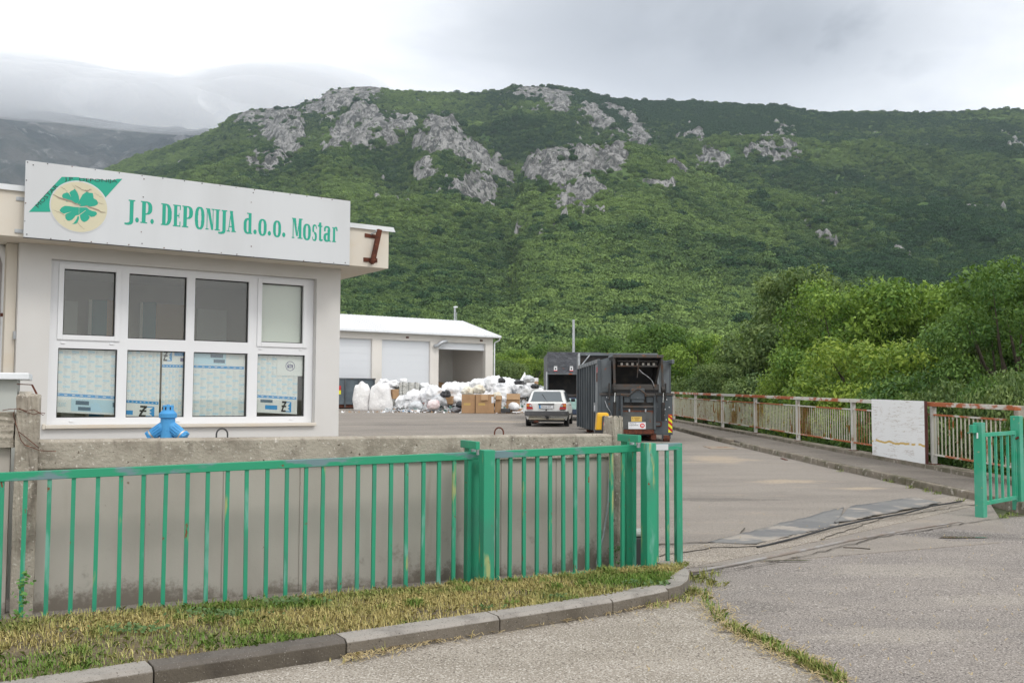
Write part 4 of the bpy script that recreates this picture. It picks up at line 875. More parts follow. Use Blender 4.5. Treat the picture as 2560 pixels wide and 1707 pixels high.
for px, py in ((53, 493), (49, 574)):
    a, z = Bf.inv(px, py, SN-.03); mb = MB(); Bf.slab(mb, a-.03, a+.10, z-.018, z+.018, OV+.001, OV+.012); mb.tube([Bf(a, z, OV+.012), Bf(a, z, OV+.018)], .008, 8); mb.build('bracket', m_galv, sg)
scr = [(69, 406), (83, 413), (119, 410), (180, 417), (238, 425), (298, 433), (355, 440), (407, 446), (461, 453), (505, 459), (550, 464), (590, 469), (636, 475), (683, 481), (725, 486), (767, 491), (803, 496), (830, 500), (66, 451), (64, 508), (62, 553), (67, 586), (127, 597), (175, 600), (228, 605), (268, 608), (322, 612), (410, 620), (453, 624), (497, 627), (553, 632), (592, 636), (634, 643), (672, 648), (759, 652), (800, 655), (834, 657), (863, 657), (360, 448), (358, 493), (353, 580), (355, 609), (628, 506), (628, 616), (633, 482)]
for px, py in scr:
    a, z = Bf.inv(px, py, SN); mb = MB(); mb.tube([Bf(a, z, SN+.0002), Bf(a, z, SN+.004)], .0062 if (px+py) % 3 else .0048, 8); mb.build('screw', m_dark if (px*py) % 4 else m_rust, sg)
S3 = lambda x, y, e=.0015: Bf(x, y, SN+e)
q = lambda px, py: Bf.inv(px, py, SN)
# emblem: slanting green band, tan roundel, clover (tuned from its measured corners)
em = MB()
def poly(pts_, e, mi=0, mbb=None):
    (mbb or em).prism([q(*p) for p in pts_], lambda x, z, d: Bf(x, z, SN+e+d), .0012, mi)
cxs, czs = q(197, 522); rr = (q(267.5, 530)[0]-q(126.5, 515)[0])/2
edge_ = [(154.5, 442.5), (197, 443.5), (203, 446), (215, 445.5), (222, 449), (240, 448), (262, 449.5), (285, 449), (293, 447.5), (306, 447.5)]
poly([(72, 530), (154.5, 442.5), (197, 443.5), (203, 446.5), (211, 445.5), (219, 449), (228, 448), (238, 450), (250, 448.5), (262, 451), (275, 449.5), (284, 451), (293, 447.5), (306, 447.5), (262, 496), (200, 500), (132, 530)], .0008)
emb = em.build('emblem_band', m_signg, sg)
em = MB(); rz_ = (q(197, 455)[1]-q(200, 580.5)[1])/2; czs = (q(197, 455)[1]+q(200, 580.5)[1])/2; cxs = (q(127, 515)[0]+q(267.5, 525)[0])/2
def disc(r1, e, m, nm, par):
    mb = MB(); mb.prism([(cxs+r1*rr*math.cos(k*math.pi/32), czs+r1*rz_*math.sin(k*math.pi/32)) for k in range(64)], lambda x, z, d: Bf(x, z, SN+e+d), .001, 0); return mb.build(nm, m, par)
disc(1.045, .0022, m_signw, 'white_ring', sg); rd = disc(1.0, .0034, m_tan, 'roundel', sg)
# clover: four torn leaves and a stem, from their measured outlines
ez = lambda x, y: (60+x/8.4, 420+y/8.4)
for nm, pts_ in (('clover_leaf', [(800, 575), (820, 545), (900, 515), (935, 532), (992, 622), (950, 522), (985, 485), (1030, 470), (1058, 440), (1120, 520), (1150, 600), (1158, 680), (1130, 735), (1085, 750), (1040, 735), (985, 712), (890, 712), (840, 660), (800, 610)]),
                 ('clover_leaf', [(1170, 665), (1230, 560), (1320, 495), (1370, 525), (1440, 530), (1455, 590), (1460, 640), (1520, 675), (1553, 725), (1545, 770), (1490, 800), (1400, 815), (1270, 805), (1190, 810), (1110, 765), (1140, 720)]),
                 ('clover_leaf', [(745, 890), (770, 930), (830, 965), (905, 945), (1000, 918), (985, 925), (872, 972), (865, 1000), (868, 1060), (900, 1100), (945, 1115), (1000, 1095), (1040, 1060), (1085, 1000), (1110, 995), (1150, 992), (1150, 830), (1080, 826), (960, 806), (860, 797), (790, 830)]),
                 ('clover_leaf', [(1156, 832), (1310, 832), (1370, 880), (1430, 905), (1505, 920), (1530, 950), (1525, 980), (1480, 1020), (1410, 1033), (1340, 990), (1378, 1030), (1370, 1060), (1330, 1110), (1275, 1138), (1240, 1132), (1200, 1100), (1178, 1050), (1172, 992), (1300, 895), (1290, 890), (1156, 985)]),
                 ('clover_stem', [(1005, 1185), (1050, 1150), (1100, 1080), (1120, 1020), (1155, 1020), (1150, 1080), (1120, 1150), (1095, 1172)])):
    mb = MB(); poly([ez(*p) for p in pts_], .0046, 0, mb); mb.build(nm, m_signg, rd)
m_crk = mat('crack_brown', (.33, .27, .21), .8)
mb = MB(); r_ = random.Random(8)
def ccrack(a, b, w, n=9, jit=.03):
    last = None
    for k in range(n+1):
        u_ = a[0]+(b[0]-a[0])*k/n+r_.uniform(-jit, jit)*.4; v_ = a[1]+(b[1]-a[1])*k/n+r_.uniform(-jit, jit); ww = w*(.3+math.sin(math.pi*k/n))
        p = (cxs+u_*rr, czs+v_*rz_, ww*rr)
        if last: mb.add([Bf(last[0], last[1]-last[2], SN+.0064), Bf(p[0], p[1]-p[2], SN+.0064), Bf(p[0], p[1]+p[2], SN+.0064), Bf(last[0], last[1]+last[2], SN+.0064)], [(0, 1, 2, 3)])
        last = p
for a, b, w in (((-.95, .36), (.05, .07), .03), ((.18, .07), (.95, -.14), .024), ((-.70, .72), (-.42, .55), .008), ((-.3, .92), (-.05, .5), .006), ((-.2, .85), (.3, .6), .012), ((.15, .68), (.42, .74), .02), ((-.95, -.2), (-.4, -.42), .007), ((-.1, -.6), (.2, -.9), .008), ((.5, .6), (.85, .45), .005), ((.62, .25), (.9, .2), .006), ((-.55, -.55), (-.45, -.8), .004)): ccrack(a, b, w)
mb.build('crack_lines', m_crk, rd)
# small dark words on the band
def text_on(mb, body, pxa, pya, pxb, pyb, hpx, e=.0030, xs=1.0):
    a, b = q(pxa, pya), q(pxb, pyb); d = V(b[0]-a[0], b[1]-a[1], 0); L0 = d.length; d.normalize(); nrm = V(-d.y, d.x, 0)
    vs, fs = textmesh(body, 1.0, extrude=.0003); xm = max(v[0] for v in vs); H = abs(q(pxa, pya-hpx)[1]-a[1])/.70; sx = L0/xm
    mb.add([Bf(a[0]+d.x*v[0]*sx+nrm.x*v[1]*H, a[1]+d.y*v[0]*sx+nrm.y*v[1]*H, SN+e+v[2]) for v in vs], fs)
mb = MB(); text_on(mb, 'MOSTAR', 95, 521, 146, 467, 10); text_on(mb, 'J.P.', 163, 452, 186, 452.5, 9); mb.build('band_lettering', m_black, emb)
mb = MB(); text_on(mb, 'DEPONIJA', 197, 453.5, 293, 457, 8); mb.build('band_lettering', m_black, emb)
# condensed slab-serif company name, each letter one piece
def lt(ch):
    """inside test per letter in a box 0..w by 0..1 (cap height 1), returns (width, fn, y0, y1)"""
    sf = .045
    R = lambda x, y, a, b, c, d: a <= x <= b and c <= y <= d
    E = lambda x, y, cx_, cy_, a, b: ((x-cx_)/a)**2+((y-cy_)/b)**2 <= 1
    def SE(x, y, cx_, cy_, a, b, p=2.6): return abs((x-cx_)/a)**p+abs((y-cy_)/b)**p <= 1
    if ch == '.': return .17, lambda x, y: E(x, y, .085, .115, .085, .115), 0, .25
    if ch == 'J': return .34, lambda x, y: R(x, y, .13, .29, .05, 1) or R(x, y, .07, .35, .94, 1) or (y < .08 and SE(x, y, .05, .08, .24, .22) and not SE(x, y, -.02, .10, .16, .15) and y > -.14) or R(x, y, -.04, .06, -.14, -.07), -.16, 1
    if ch == 'P': return .44, lambda x, y: R(x, y, .05, .20, 0, 1) or R(x, y, 0, .26, 0, .055) or R(x, y, 0, .22, .945, 1) or (x > .2 and SE(x, y, .2, .70, .24, .30) and not (SE(x, y, .2, .70, .09, .24))), 0, 1
    if ch == 'D': return .46, lambda x, y: R(x, y, .05, .20, 0, 1) or R(x, y, 0, .22, 0, .05) or R(x, y, 0, .22, .95, 1) or (x > .2 and SE(x, y, .18, .5, .28, .5) and not SE(x, y, .16, .5, .13, .44, 3)), 0, 1
    if ch == 'E': return .38, lambda x, y: R(x, y, .05, .20, 0, 1) or R(x, y, 0, .36, 0, .055) or R(x, y, 0, .36, .945, 1) or R(x, y, .2, .30, .48, .54) or R(x, y, .32, .37, .0, .24) or R(x, y, .32, .37, .78, 1) or R(x, y, .27, .31, .40, .63), 0, 1
    if ch == 'O': return .46, lambda x, y: SE(x, y, .23, .5, .23, .53) and not SE(x, y, .23, .5, .075, .44, 2.6), -.04, 1.04
    if ch == 'N': return .46, lambda x, y: R(x, y, .06, .10, 0, 1) or R(x, y, .36, .40, 0, 1) or R(x, y, 0, .16, 0, .05) or R(x, y, 0, .2, .95, 1) or R(x, y, .30, .46, .95, 1) or (0 <= y <= 1 and .06+(1-y)*.24 <= x <= .22+(1-y)*.19 and x <= .4), 0, 1
    if ch == 'I': return .28, lambda x, y: R(x, y, .06, .22, 0, 1) or R(x, y, 0, .28, 0, .05) or R(x, y, 0, .28, .95, 1), 0, 1
    if ch == 'A': return .46, lambda x, y: (0 <= y <= 1 and (.16-.0+.0 <= 9) and ((.07+.13*y <= x <= .115+.13*y) or (.38-.14*y-.09 <= x <= .44-.14*y))) or R(x, y, .14, .34, .22, .28) or R(x, y, 0, .18, 0, .05) or R(x, y, .25, .48, 0, .05) or R(x, y, .15, .32, .95, 1), 0, 1
    if ch == 'd': return .40, lambda x, y: R(x, y, .22, .36, 0, 1) or R(x, y, .15, .3, .95, 1) or R(x, y, .30, .40, 0, .05) or (x < .24 and SE(x, y, .20, .36, .20, .38) and not SE(x, y, .20, .36, .065, .29, 2.6)), -.02, 1
    if ch == 'o': return .38, lambda x, y: SE(x, y, .19, .37, .19, .41) and not SE(x, y, .19, .37, .06, .33, 2.6), -.04, .8
    if ch == 'M': return .56, lambda x, y: R(x, y, .05, .09, 0, 1) or R(x, y, .37, .52, 0, 1) or R(x, y, 0, .14, 0, .05) or R(x, y, .31, .58, 0, .05) or R(x, y, 0, .2, .95, 1) or R(x, y, .40, .58, .95, 1) or (.12 <= y <= 1 and .06+(1-y)*.20 <= x <= .21+(1-y)*.11 and x < .38) or (.12 <= y <= 1 and .27+(y-.12)*.13 <= x <= .32+(y-.12)*.13), 0, 1
    if ch == 's':
        def f(x, y):
            if SE(x, y, .16, .55, .155, .24) and y > .40: return not (SE(x, y, .19, .56, .07, .15) or (x > .2 and y < .58))
            if SE(x, y, .16, .19, .16, .23) and y <= .40: return not (SE(x, y, .12, .17, .07, .14) or (x < .12 and y > .17))
            return False
        return .33, f, -.04, .8
    if ch == 't': return .28, lambda x, y: R(x, y, .08, .22, .03, .92) or R(x, y, 0, .28, .70, .755) or (y < .08 and SE(x, y, .20, .08, .12, .10)) or (.75 < y < .9 and .02+(y-.75)*.4 < x < .1), -.02, .92
    if ch == 'a': return .40, lambda x, y: R(x, y, .21, .35, 0, .60) or R(x, y, .3, .41, 0, .05) or (y > .5 and SE(x, y, .19, .56, .165, .22) and not SE(x, y, .18, .54, .07, .15)) or R(x, y, .03, .10, .52, .60) or (x < .24 and SE(x, y, .18, .20, .17, .22) and not SE(x, y, .2, .2, .06, .13)), -.02, .8
    if ch == 'r': return .34, lambda x, y: R(x, y, .05, .19, 0, .75) or R(x, y, 0, .25, 0, .05) or R(x, y, 0, .1, .70, .75) or (x > .19 and y > .58 and SE(x, y, .22, .62, .12, .17) and not (SE(x, y, .2, .58, .06, .12) )), 0, .8
glyphs = [('J', 316, 336), ('.', 338, 347), ('P', 351, 380), ('.', 376, 384.5), ('D', 402, 429), ('E', 432, 452), ('P', 455, 482), ('O', 487, 511), ('N', 514, 536), ('I', 537, 550), ('J', 550, 567), ('A', 567, 589), ('d', 609, 631), ('.', 634, 642), ('o', 646, 667), ('.', 670, 678), ('o', 683, 703), ('.', 706, 714), ('M', 730, 756), ('o', 758, 777.5), ('s', 781, 793), ('t', 795, 806), ('a', 809, 828), ('r', 831, 844)]
base_l = lambda px: 0
zb0 = (q(360, 557)[1]+q(700, 594)[1]+q(835, 605)[1])/3; capt = zb0+(q(440, 509)[1]-q(440, 563)[1])
for ch, a, b in glyphs:
    w_, fn, y0, y1 = lt(ch); xa, xb = q(a, 550)[0], q(b, 550)[0]; sx = (xb-xa)/w_; mb = MB()
    hh = capt-zb0
    raster(mb, fn, -.08, w_+.08, y0, y1, 46, 76, lambda x, y: Bf(xa+x*sx, zb0+y*hh, SN+.0016)); mb.build('letter', m_signg, sg)
# rusty bracket right of the sign
rb = empty('rusty_bracket', Bf(*q(930, 620)), 'rusty bar bracket bolted to the fascia right of the sign', 'bracket')
o3 = lambda px, py, n: (lambda t_: Bf(t_[0], t_[1], n))(Bf.inv(px, py, n))
mb = MB(); mb.bar(o3(949, 574, OV+.10), o3(931, 657, OV+.06), .052, .05, BD); mb.build('bar', m_rust, rb, bevel=.004)
mb = MB(); mb.bar(o3(912, 588, OV+.006), o3(940, 592, OV+.006), .045, .01, V(0, 0, 1)); mb.build('upper_plate', m_rust, rb)
mb = MB(); mb.bar(o3(909, 649, OV+.006), o3(943, 651, OV+.006), .05, .012, V(0, 0, 1)); mb.bar(o3(926, 651, OV+.01), o3(932, 656, OV+.09), .05, .03, V(0, 0, 1)); mb.build('lower_plate', m_rust, rb)
mb = MB(); mb.tube([o3(927, 586, OV+.01), o3(944, 577, OV+.09)], .010, 6); mb.build('stay', m_galv, rb)
# ---------------------------------------------------------------- calendars stuck behind the glass
m_paper = mat('calendar_paper', (.70, .73, .71), .7); m_pb = mat('calendar_blue', (.03, .28, .60), .6); m_pc = mat('calendar_pale_blue', (.47, .66, .75), .7); m_pi = mat('calendar_ink', (.44, .50, .52), .7); m_pd = mat('calendar_photo', (.10, .16, .22), .6); m_pn = mat('calendar_navy', (.10, .10, .22), .6)
PN = WNn-.06
def cal(px0, px1, py0, py1, lab, band=None, flip=False, seed=0, tilt=0.0, extras=(), skew=0):
    s0, z0 = Bf.inv(px0, py1, PN); s1, z1 = Bf.inv(px1, py0, PN); w, h = s1-s0, z1-z0
    e = empty('wall_calendar', Bf(s0, z0, PN), lab, 'calendar', 'year calendars stuck behind the window')
    T3 = lambda a, b, k=0: Bf(s0+a*w, z0+b*h+(a-.5)*w*tilt, PN+k)
    mb = MB(); mb.hexa([T3(0, 0, -.002), T3(1, 0, -.002), T3(1, 0, 0), T3(0, 0, 0), T3(0, 1, -.002), T3(1, 1, -.002), T3(1, 1, 0), T3(0, 1, 0)]); sh = mb.build('sheet', m_paper, e)
    def rect(mb, a0, a1, b0, b1, k=.001): mb.add([T3(a0, b0, k), T3(a1, b0, k), T3(a1, b1, k), T3(a0, b1, k)], [(0, 1, 2, 3)])
    r = random.Random(seed); mb = MB(); mi = MB()
    lo_, hi_ = (band[1]+.02, .99) if (band and flip) else ((.01, band[0]-.02) if band else (.01, .99))
    rows = int((hi_-lo_)*h/.0145); colsn = 8
    for c_ in range(colsn):
        for j in range(rows):
            b0 = lo_+(hi_-lo_)*j/rows; bh = (hi_-lo_)/rows
            for t_ in range(1): rect(mi, (c_+.1+r.uniform(0, .05))/colsn, (c_+.1+r.uniform(.18, .55))/colsn, b0+bh*.35, b0+bh*.65)
            if (j+c_*3+seed) % 7 == 0 and j < rows-2: rect(mb, (c_+.06)/colsn, (c_+.95)/colsn, b0+.02*bh, b0+bh*1.5, .0016)
    mi.build('small_print', m_pi, sh); mb.build('month_mark', m_pc, sh)
    if band:
        mb = MB(); rect(mb, 0 if flip else .0, .98, band[0], band[1], .002); mb.build('blue_band', m_pb, sh)
        mb = MB()
        for c_ in range(8): rect(mb, (c_+.3)/8.2, (c_+.7)/8.2, (band[0]*.6+band[1]*.4), (band[0]*.35+band[1]*.65), .0026)
        mb.build('band_print', m_paper, sh)
    for x in extras:
        mb = MB()
        if x[0] == 'rect': rect(mb, *x[1:5], .0021+x[6] if len(x) > 6 else .0021); mb.build('picture', x[5], sh)
        if x[0] == 'text':
            vs, fs = textmesh(x[1], 1.0, extrude=.0002); xm = max(v[0] for v in vs); a0, a1, b0, b1 = x[2:6]; fl = -1 if flip else 1
            mb.add([T3(*((a0+(a1-a0)*v[0]/xm, b0+(b1-b0)*v[1]/.72) if not flip else (a1-(a1-a0)*v[0]/xm, b1-(b1-b0)*v[1]/.72)), .003+v[2]) for v in vs], fs); mb.build('year', m_pc if x[6] is None else x[6], sh)
        if x[0] == 'z':
            a0, a1, b0, b1 = x[1:5]; W_, H_ = a1-a0, b1-b0
            blk = MB(); m2 = MB(); m3 = MB()
            def pz(mbb, pts_, k=.0030): mbb.add([T3(a0+u_*W_, b0+v_*H_, k) for u_, v_ in pts_], [tuple(range(len(pts_)))])
            pz(m2, [(.42, 0), (1, 0), (1, .95), (.42, .95)], .0024); m2.build('logo_ground', m_pb, sh)
            pz(m3, [(.45, .86), (.88, .86), (.62, .58), (.80, .45), (.62, .35), (.85, .1), (.36, .1)], .0028); m3.build('logo_white', m_paper, sh)
            pz(blk, [(0, .82), (0, 1), (.48, 1), (.48, .86), (.28, .60), (.44, .60), (.44, .44), (.22, .44), (.10, .16), (.40, .16), (.40, 0), (-.08, 0), (-.08, .12), (.06, .44), (-.04, .44), (-.04, .60), (.12, .60), (.26, .82)], .0032); blk.build('logo_letter', m_black, sh)
    return e
cal(133, 296, 872, 1034, 'upside down year calendar in the lowest left window pane', band=(.245, .29), flip=True, seed=1, tilt=-.055, extras=[('text', '2022', .03, .2, .09, .15, None), ('rect', .27, .98, .03, .22, m_pc, -.0005), ('rect', .34, .55, .13, .19, m_pd), ('rect', .38, .58, .045, .10, m_pd), ('rect', .93, 1, .12, .19, m_pd)])
cal(315, 401, 874, 1043, 'left of two calendars in the second bottom pane, blue band near its foot', band=(.20, .24), flip=True, seed=2, tilt=-.06, extras=[('z', .42, .86, .01, .17), ('rect', .0, .2, .03, .09, m_pb)])
cal(402, 472, 873, 1045, 'right of two calendars in the second bottom pane, letter mark at its top', band=(.73, .77), seed=3, tilt=0, extras=[('z', .06, .36, .82, .965), ('rect', .45, .98, .90, .96, m_pb), ('rect', .68, .98, .82, .87, m_pn)])
cal(481, 613, 882, 1042, 'upright year calendar in the third bottom pane dated at upper right', band=(.745, .785), seed=4, tilt=-.01, extras=[('text', '2022', .68, .87, .90, .95, None), ('rect', 0, .62, .80, .99, m_pc, -.0005), ('rect', .32, .56, .91, .965, m_pd), ('rect', .38, .60, .83, .885, m_pd)])
cal(635, 745, 885, 1033, 'tilted year calendar in the fourth bottom pane beside the camera notice', band=(.245, .29), flip=True, seed=5, tilt=-.05, extras=[('z', .64, .86, .03, .21), ('rect', .14, .42, .17, .22, m_pd), ('rect', .25, .53, .06, .13, m_pb)])
s0, z0 = Bf.inv(692, 939, PN+.006); s1, z1 = Bf.inv(762, 889, PN+.006)
e = empty('notice', Bf(s0, z0, PN+.006), 'white notice with a crossed out camera symbol in the right bottom pane', 'notice')
mb = MB(); Bf.slab(mb, s0, s1, z0, z1, PN+.004, PN+.006); sh = mb.build('paper', m_paper, e)
cx_, cz_ = Bf.inv(725.5, 915, PN+.006); r0 = Bf.inv(737, 915, PN+.006)[0]-cx_; r0z = abs(Bf.inv(725, 903, PN+.006)[1]-cz_)
def noc(x, y):
    a, b = (x-cx_)/r0, (y-cz_)/r0z; d = math.hypot(a, b)
    if .88 < d < 1.0: return True
    if d < .9 and abs(a+b) < .06: return True
    if d < .9 and abs(a+b) < .16: return False
    return (abs(a) < .62 and -.42 < b < .30 and not (.17 < math.hypot(a, b+.06) < .26)) or (abs(a) < .2 and .3 <= b < .42)
mb = MB(); raster(mb, noc, cx_-r0, cx_+r0, cz_-r0z, cz_+r0z, 50, 50, lambda x, z: Bf(x, z, PN+.0070)); mb.build('camera_symbol', m_pn, sh)
# white blind behind the upper right pane
s0, z0 = Bf.inv(646, 862, PN-.02); s1, z1 = Bf.inv(762, 705, PN-.02); mb = MB(); Bf.slab(mb, s0, s1, z0, z1, PN-.022, PN-.02); tag(mb.build('blind', mat('blind_cloth', (.62, .66, .60), .9)), 'plain pale blind filling the upper right window pane', 'blind')
# ---------------------------------------------------------------- warehouse
WO = V(-1.382, 72.0, 0); WD = BD
Hf = Frame(WO, WD); gw = GZ(72)
wh = empty('warehouse', (WO.x, WO.y, gw), 'long white warehouse with a metal gable roof and big roller doors', 'warehouse')
ze = 6.20; zd = 5.72; SL = -24.0
m_wall2 = mat('warehouse_plaster', (.78, .745, .70), .9, [((.70, .67, .62), .25, .4, .7)])
doors = [(-4.53, -.63), (-8.94, -5.19), (-13.7, -9.66), (-18.1, -14.3), (-22.6, -18.8)]
mb = MB(); last = 0
for a, b in doors: Hf.slab(mb, b, last, gw-.3, zd, -.35, 0); last = a
Hf.slab(mb, SL, last, gw-.3, zd, -.35, 0); Hf.slab(mb, SL, 0, zd, ze, -.35, 0)
D_ = 9.7; zr = 7.62
mb.hexa([Hf(-.3, gw-.3, -.35), Hf(0, gw-.3, -.35), Hf(0, gw-.3, -D_), Hf(-.3, gw-.3, -D_), Hf(-.3, ze, -.35), Hf(0, ze, -.35), Hf(0, ze, -D_), Hf(-.3, ze, -D_)])
mb.add([Hf(-.3, ze, 0), Hf(0, ze, 0), Hf(0, zr, -D_/2), Hf(-.3, zr, -D_/2), Hf(0, ze, -D_), Hf(-.3, ze, -D_)], [(1, 2, 4), (0, 5, 3)])
mb.build('wall', m_wall2, wh)
mb = MB(); Hf.slab(mb, SL, -.3, gw-.3, ze, -D_, -D_+.3); Hf.slab(mb, SL, -.31, ze-.1, ze-.04, -D_+.3, -.36); Hf.slab(mb, -5.1, -4.9, gw-.3, ze-.1, -D_+.3, -.36); Hf.slab(mb, -4.9, -.31, gw-.3, ze-.1, -5.4, -5.2); mb.build('inner_wall', mat('warehouse_interior', (.84, .83, .80), .9, [((.66, .65, .60), .4, .5, .75, (1, 1, .2))]), wh)
m_roller = mat('roller_door_metal', (.72, .745, .78), .4)
for k, (a, b) in enumerate(doors):
    mb = MB(); z = gw-.02 if k else zd-.50; step = .50; j = 0; zt2 = zd
    while zt2 > z+.01:
        z2 = max(z, zt2-step); Hf.slab(mb, a, b, z2+.012, zt2, -.24, -.20); Hf.slab(mb, a, b, z2, z2+.012, -.24, -.212); zt2 = z2
    mb.build('roller_door', m_roller, wh)
mb = MB(); a = 0.32
def rooft(mb, s0, s1, n0, z0, n1, z1, th=.06):
    mb.hexa([Hf(s0, z0, n0), Hf(s1, z0, n0), Hf(s1, z1, n1), Hf(s0, z1, n1), Hf(s0, z0+th, n0), Hf(s1, z0+th, n0), Hf(s1, z1+th, n1), Hf(s0, z1+th, n1)])
rooft(mb, SL-.3, .38, .42, ze+.06, -D_/2, zr+.06); rooft(mb, SL-.3, .38, -D_/2-.001, zr+.06, -D_-.4, ze+.06)
t = NT('white_ribbed_roof'); cvec = t.n.new('ShaderNodeVectorMath'); cvec.operation = 'DOT_PRODUCT'; t.l.new(t.pos, cvec.inputs[0]); cvec.inputs[1].default_value = tuple(WD)
w = t.math('SINE', t.math('MULTIPLY', cvec.outputs['Value'], 2*math.pi/.30)); t.l.new(t.mix(t.step(w, .55, .9), (.82, .83, .84), (.62, .63, .65)), t.b.inputs['Base Color']); t.b.inputs['Roughness'].default_value = .4; t.bump(w, .5, .03)
rfw = mb.build('roof', t.m, wh)
mb = MB()
for k in range(78):
    s = .30-k*.31; mb.bar(Hf(s, ze+.125, .42), Hf(s, zr+.125, -D_/2), .035, .03, WD)
mb.build('roof_rib', t.m, rfw)
mb = MB(); Hf.slab(mb, SL-.3, .40, ze-.05, ze+.12, .425, .53); gt = mb.build('gutter', m_flash, wh, bevel=.03)
mb = MB(); Hf.slab(mb, SL-.3, .38, ze-.06, ze+.02, .0, .42); mb.build('eaves_board', mat('grey_eaves_board', (.60, .60, .58), .7), wh)  # eaves board in one plain grey
mb = MB(); mb.tube([Hf(.32, ze-.05, .45), Hf(.30, ze-.22, .36), Hf(.12, ze-.38, .06), Hf(.09, ze-.5, .06), Hf(.09, gw+.1, .06)], .05, 8); mb.build('downpipe', m_flash, wh, smooth=True)
for s in (-1.0, -7.0, -12.3): mb = MB(); Hf.slab(mb, s-.12, s+.08, ze-.32, ze-.22, .001, .07); mb.build('wall_lamp', m_rust, wh)
mb = MB()
mb.tube([Hf(-4.95, 5.40, .10), Hf(-4.80, 5.42, .32), Hf(-4.6, 5.62, .42), Hf(-4.35, 5.72, .40), Hf(-4.1, 5.74, .28), Hf(-3.95, 5.74, .1)], [.13, .14, .13, .13, .12, .12], 10); mb.build('vent_pipe', m_galv, wh, smooth=True)
mb = MB(); mb.tube([Hf(-.2, zr+.1, -D_/2), Hf(-.2, zr+.75, -D_/2)], .02, 5); mb.build('lightning_rod', m_galv, wh)
for k in range(6):
    f_ = k/6.0; n_ = .3-(.3+D_/2)*f_; z_ = ze+.12+(zr-ze)*(f_*(D_/2+.3)+.12)/(D_/2+.42)
    mb = MB(); mb.tube([Hf(.3, z_, n_), Hf(.3, z_+.16, n_)], .015, 4); mb.build('rod_clip', m_dark, wh)
# small annexe against the gable
an = empty('annexe', Hf(.8, gw, -6), 'small white lean-to against the gable end of the warehouse', 'annexe')
Hg = Frame(WO-Hf.n*5.2, WD)
mb = MB(); pz_ = lambda s, z: P(s, z, 77).z
mb.hexa([Hg(.002, gw-.3, 0), Hg(1.45, gw-.3, 0), Hg(1.45, gw-.3, -4), Hg(.002, gw-.3, -4), Hg(.002, 4.15, 0), Hg(1.45, 3.62, 0), Hg(1.45, 3.62, -4), Hg(.002, 4.15, -4)]); mb.build('wall', m_wall2, an)
mb = MB(); mb.hexa([Hg(.002, 4.16, .3), Hg(2.1, 3.42, .3), Hg(2.1, 3.42, -4.2), Hg(.002, 4.16, -4.2), Hg(.002, 4.34, .3), Hg(2.1, 3.60, .3), Hg(2.1, 3.60, -4.2), Hg(.002, 4.34, -4.2)]); mb.build('roof', m_flash, an)
# lamp posts
def lamp(px, py_top, py_base, Y, lab, head=True):
    p = P(px, py_top, Y); e = empty('lamp_post', (p.x, p.y, GZ(min(Y, 95))), lab, 'lamp post')
    mb = MB(); mb.tube([(p.x, p.y, GZ(min(Y, 95))-.3), (p.x, p.y, p.z)], [.11, .07], 8); mb.build('pole', m_galv, e, smooth=True)
    if head: mb = MB(); mb.lathe((p.x, p.y, p.z), (1, 0, .05), [(-.12, .03), (-.08, .07), (.05, .085), (.2, .07), (.26, .02)], 10); mb.build('lamp_head', m_flash, e, smooth=True)
lamp(1137, 768, 900, 84, 'grey lamp post with a round head rising behind the warehouse roof')
lamp(1434, 799, 900, 62, 'thin grey lamp post behind the dark waste containers', head=False)
# ---------------------------------------------------------------- railing
ralg = empty('railing', (RAIL[2][0], 18.6, GZ(18.6)), 'long rusty white painted steel railing on the concrete plinth', 'railing')
t = NT('flaking_white_paint_on_rust'); c = t.mix(t.step(t.noise(1.0, (.9, .9, 2.2), 4, .7), .45, .53), (.57, .56, .50), RUST2)
c = t.mix(t.step(t.noise(9, None, 4, .7, off=3), .60, .68), c, srgb(160, 84, 46)); t.l.new(c, t.b.inputs['Base Color']); t.b.inputs['Roughness'].default_value = .7; m_rail = t.m
t = NT('rust_streaked_bars'); c = t.mix(t.step(t.noise(.55, (1, 1, .35), 4, .7, off=2), .50, .60), (.47, .45, .36), srgb(132, 92, 50))
c = t.mix(t.step(t.noise(5, (1, 1, .5), 4, .7, off=3), .55, .66), c, srgb(140, 84, 40)); c = t.mix(t.step(t.noise(3, (1, 1, .5), 4, .7, off=9), .60, .68), c, (.50, .50, .47)); t.l.new(c, t.b.inputs['Base Color']); t.b.inputs['Roughness'].default_value = .8; m_bars = t.m
PX = [(2500, 15.75), (2328, 18.55), (2132, 22.4), (1993, 26.2), (1888, 30.3), (1806, 34.0), (1739, 38.0), (1685, 42.0), (0, 46), (0, 50)]
posts = [13.1, 15.6, 18.55, 22.4, 26.2, 30.3, 34.0, 38.0, 42.0, 46.0, 50.0]
RZ = lambda y: GZ(y)+.19; hR = 1.08
for i, y in enumerate(posts):
    if i in (0, 1) : continue
    x = rx_(y); mb = MB(); mb.box((x-.045, y-.04, RZ(y)-.02), (x+.045, y+.04, RZ(y)+hR)); mb.build('post', mat('post_paint', (.53, .525, .49), .6, [((.30, .20, .13), 3, .56, .68)]), ralg)
    mb = MB(); mb.box((x-.09, y-.08, RZ(y)-.001), (x+.09, y+.08, RZ(y)+.012)); mb.build('base_plate', m_rust, ralg)
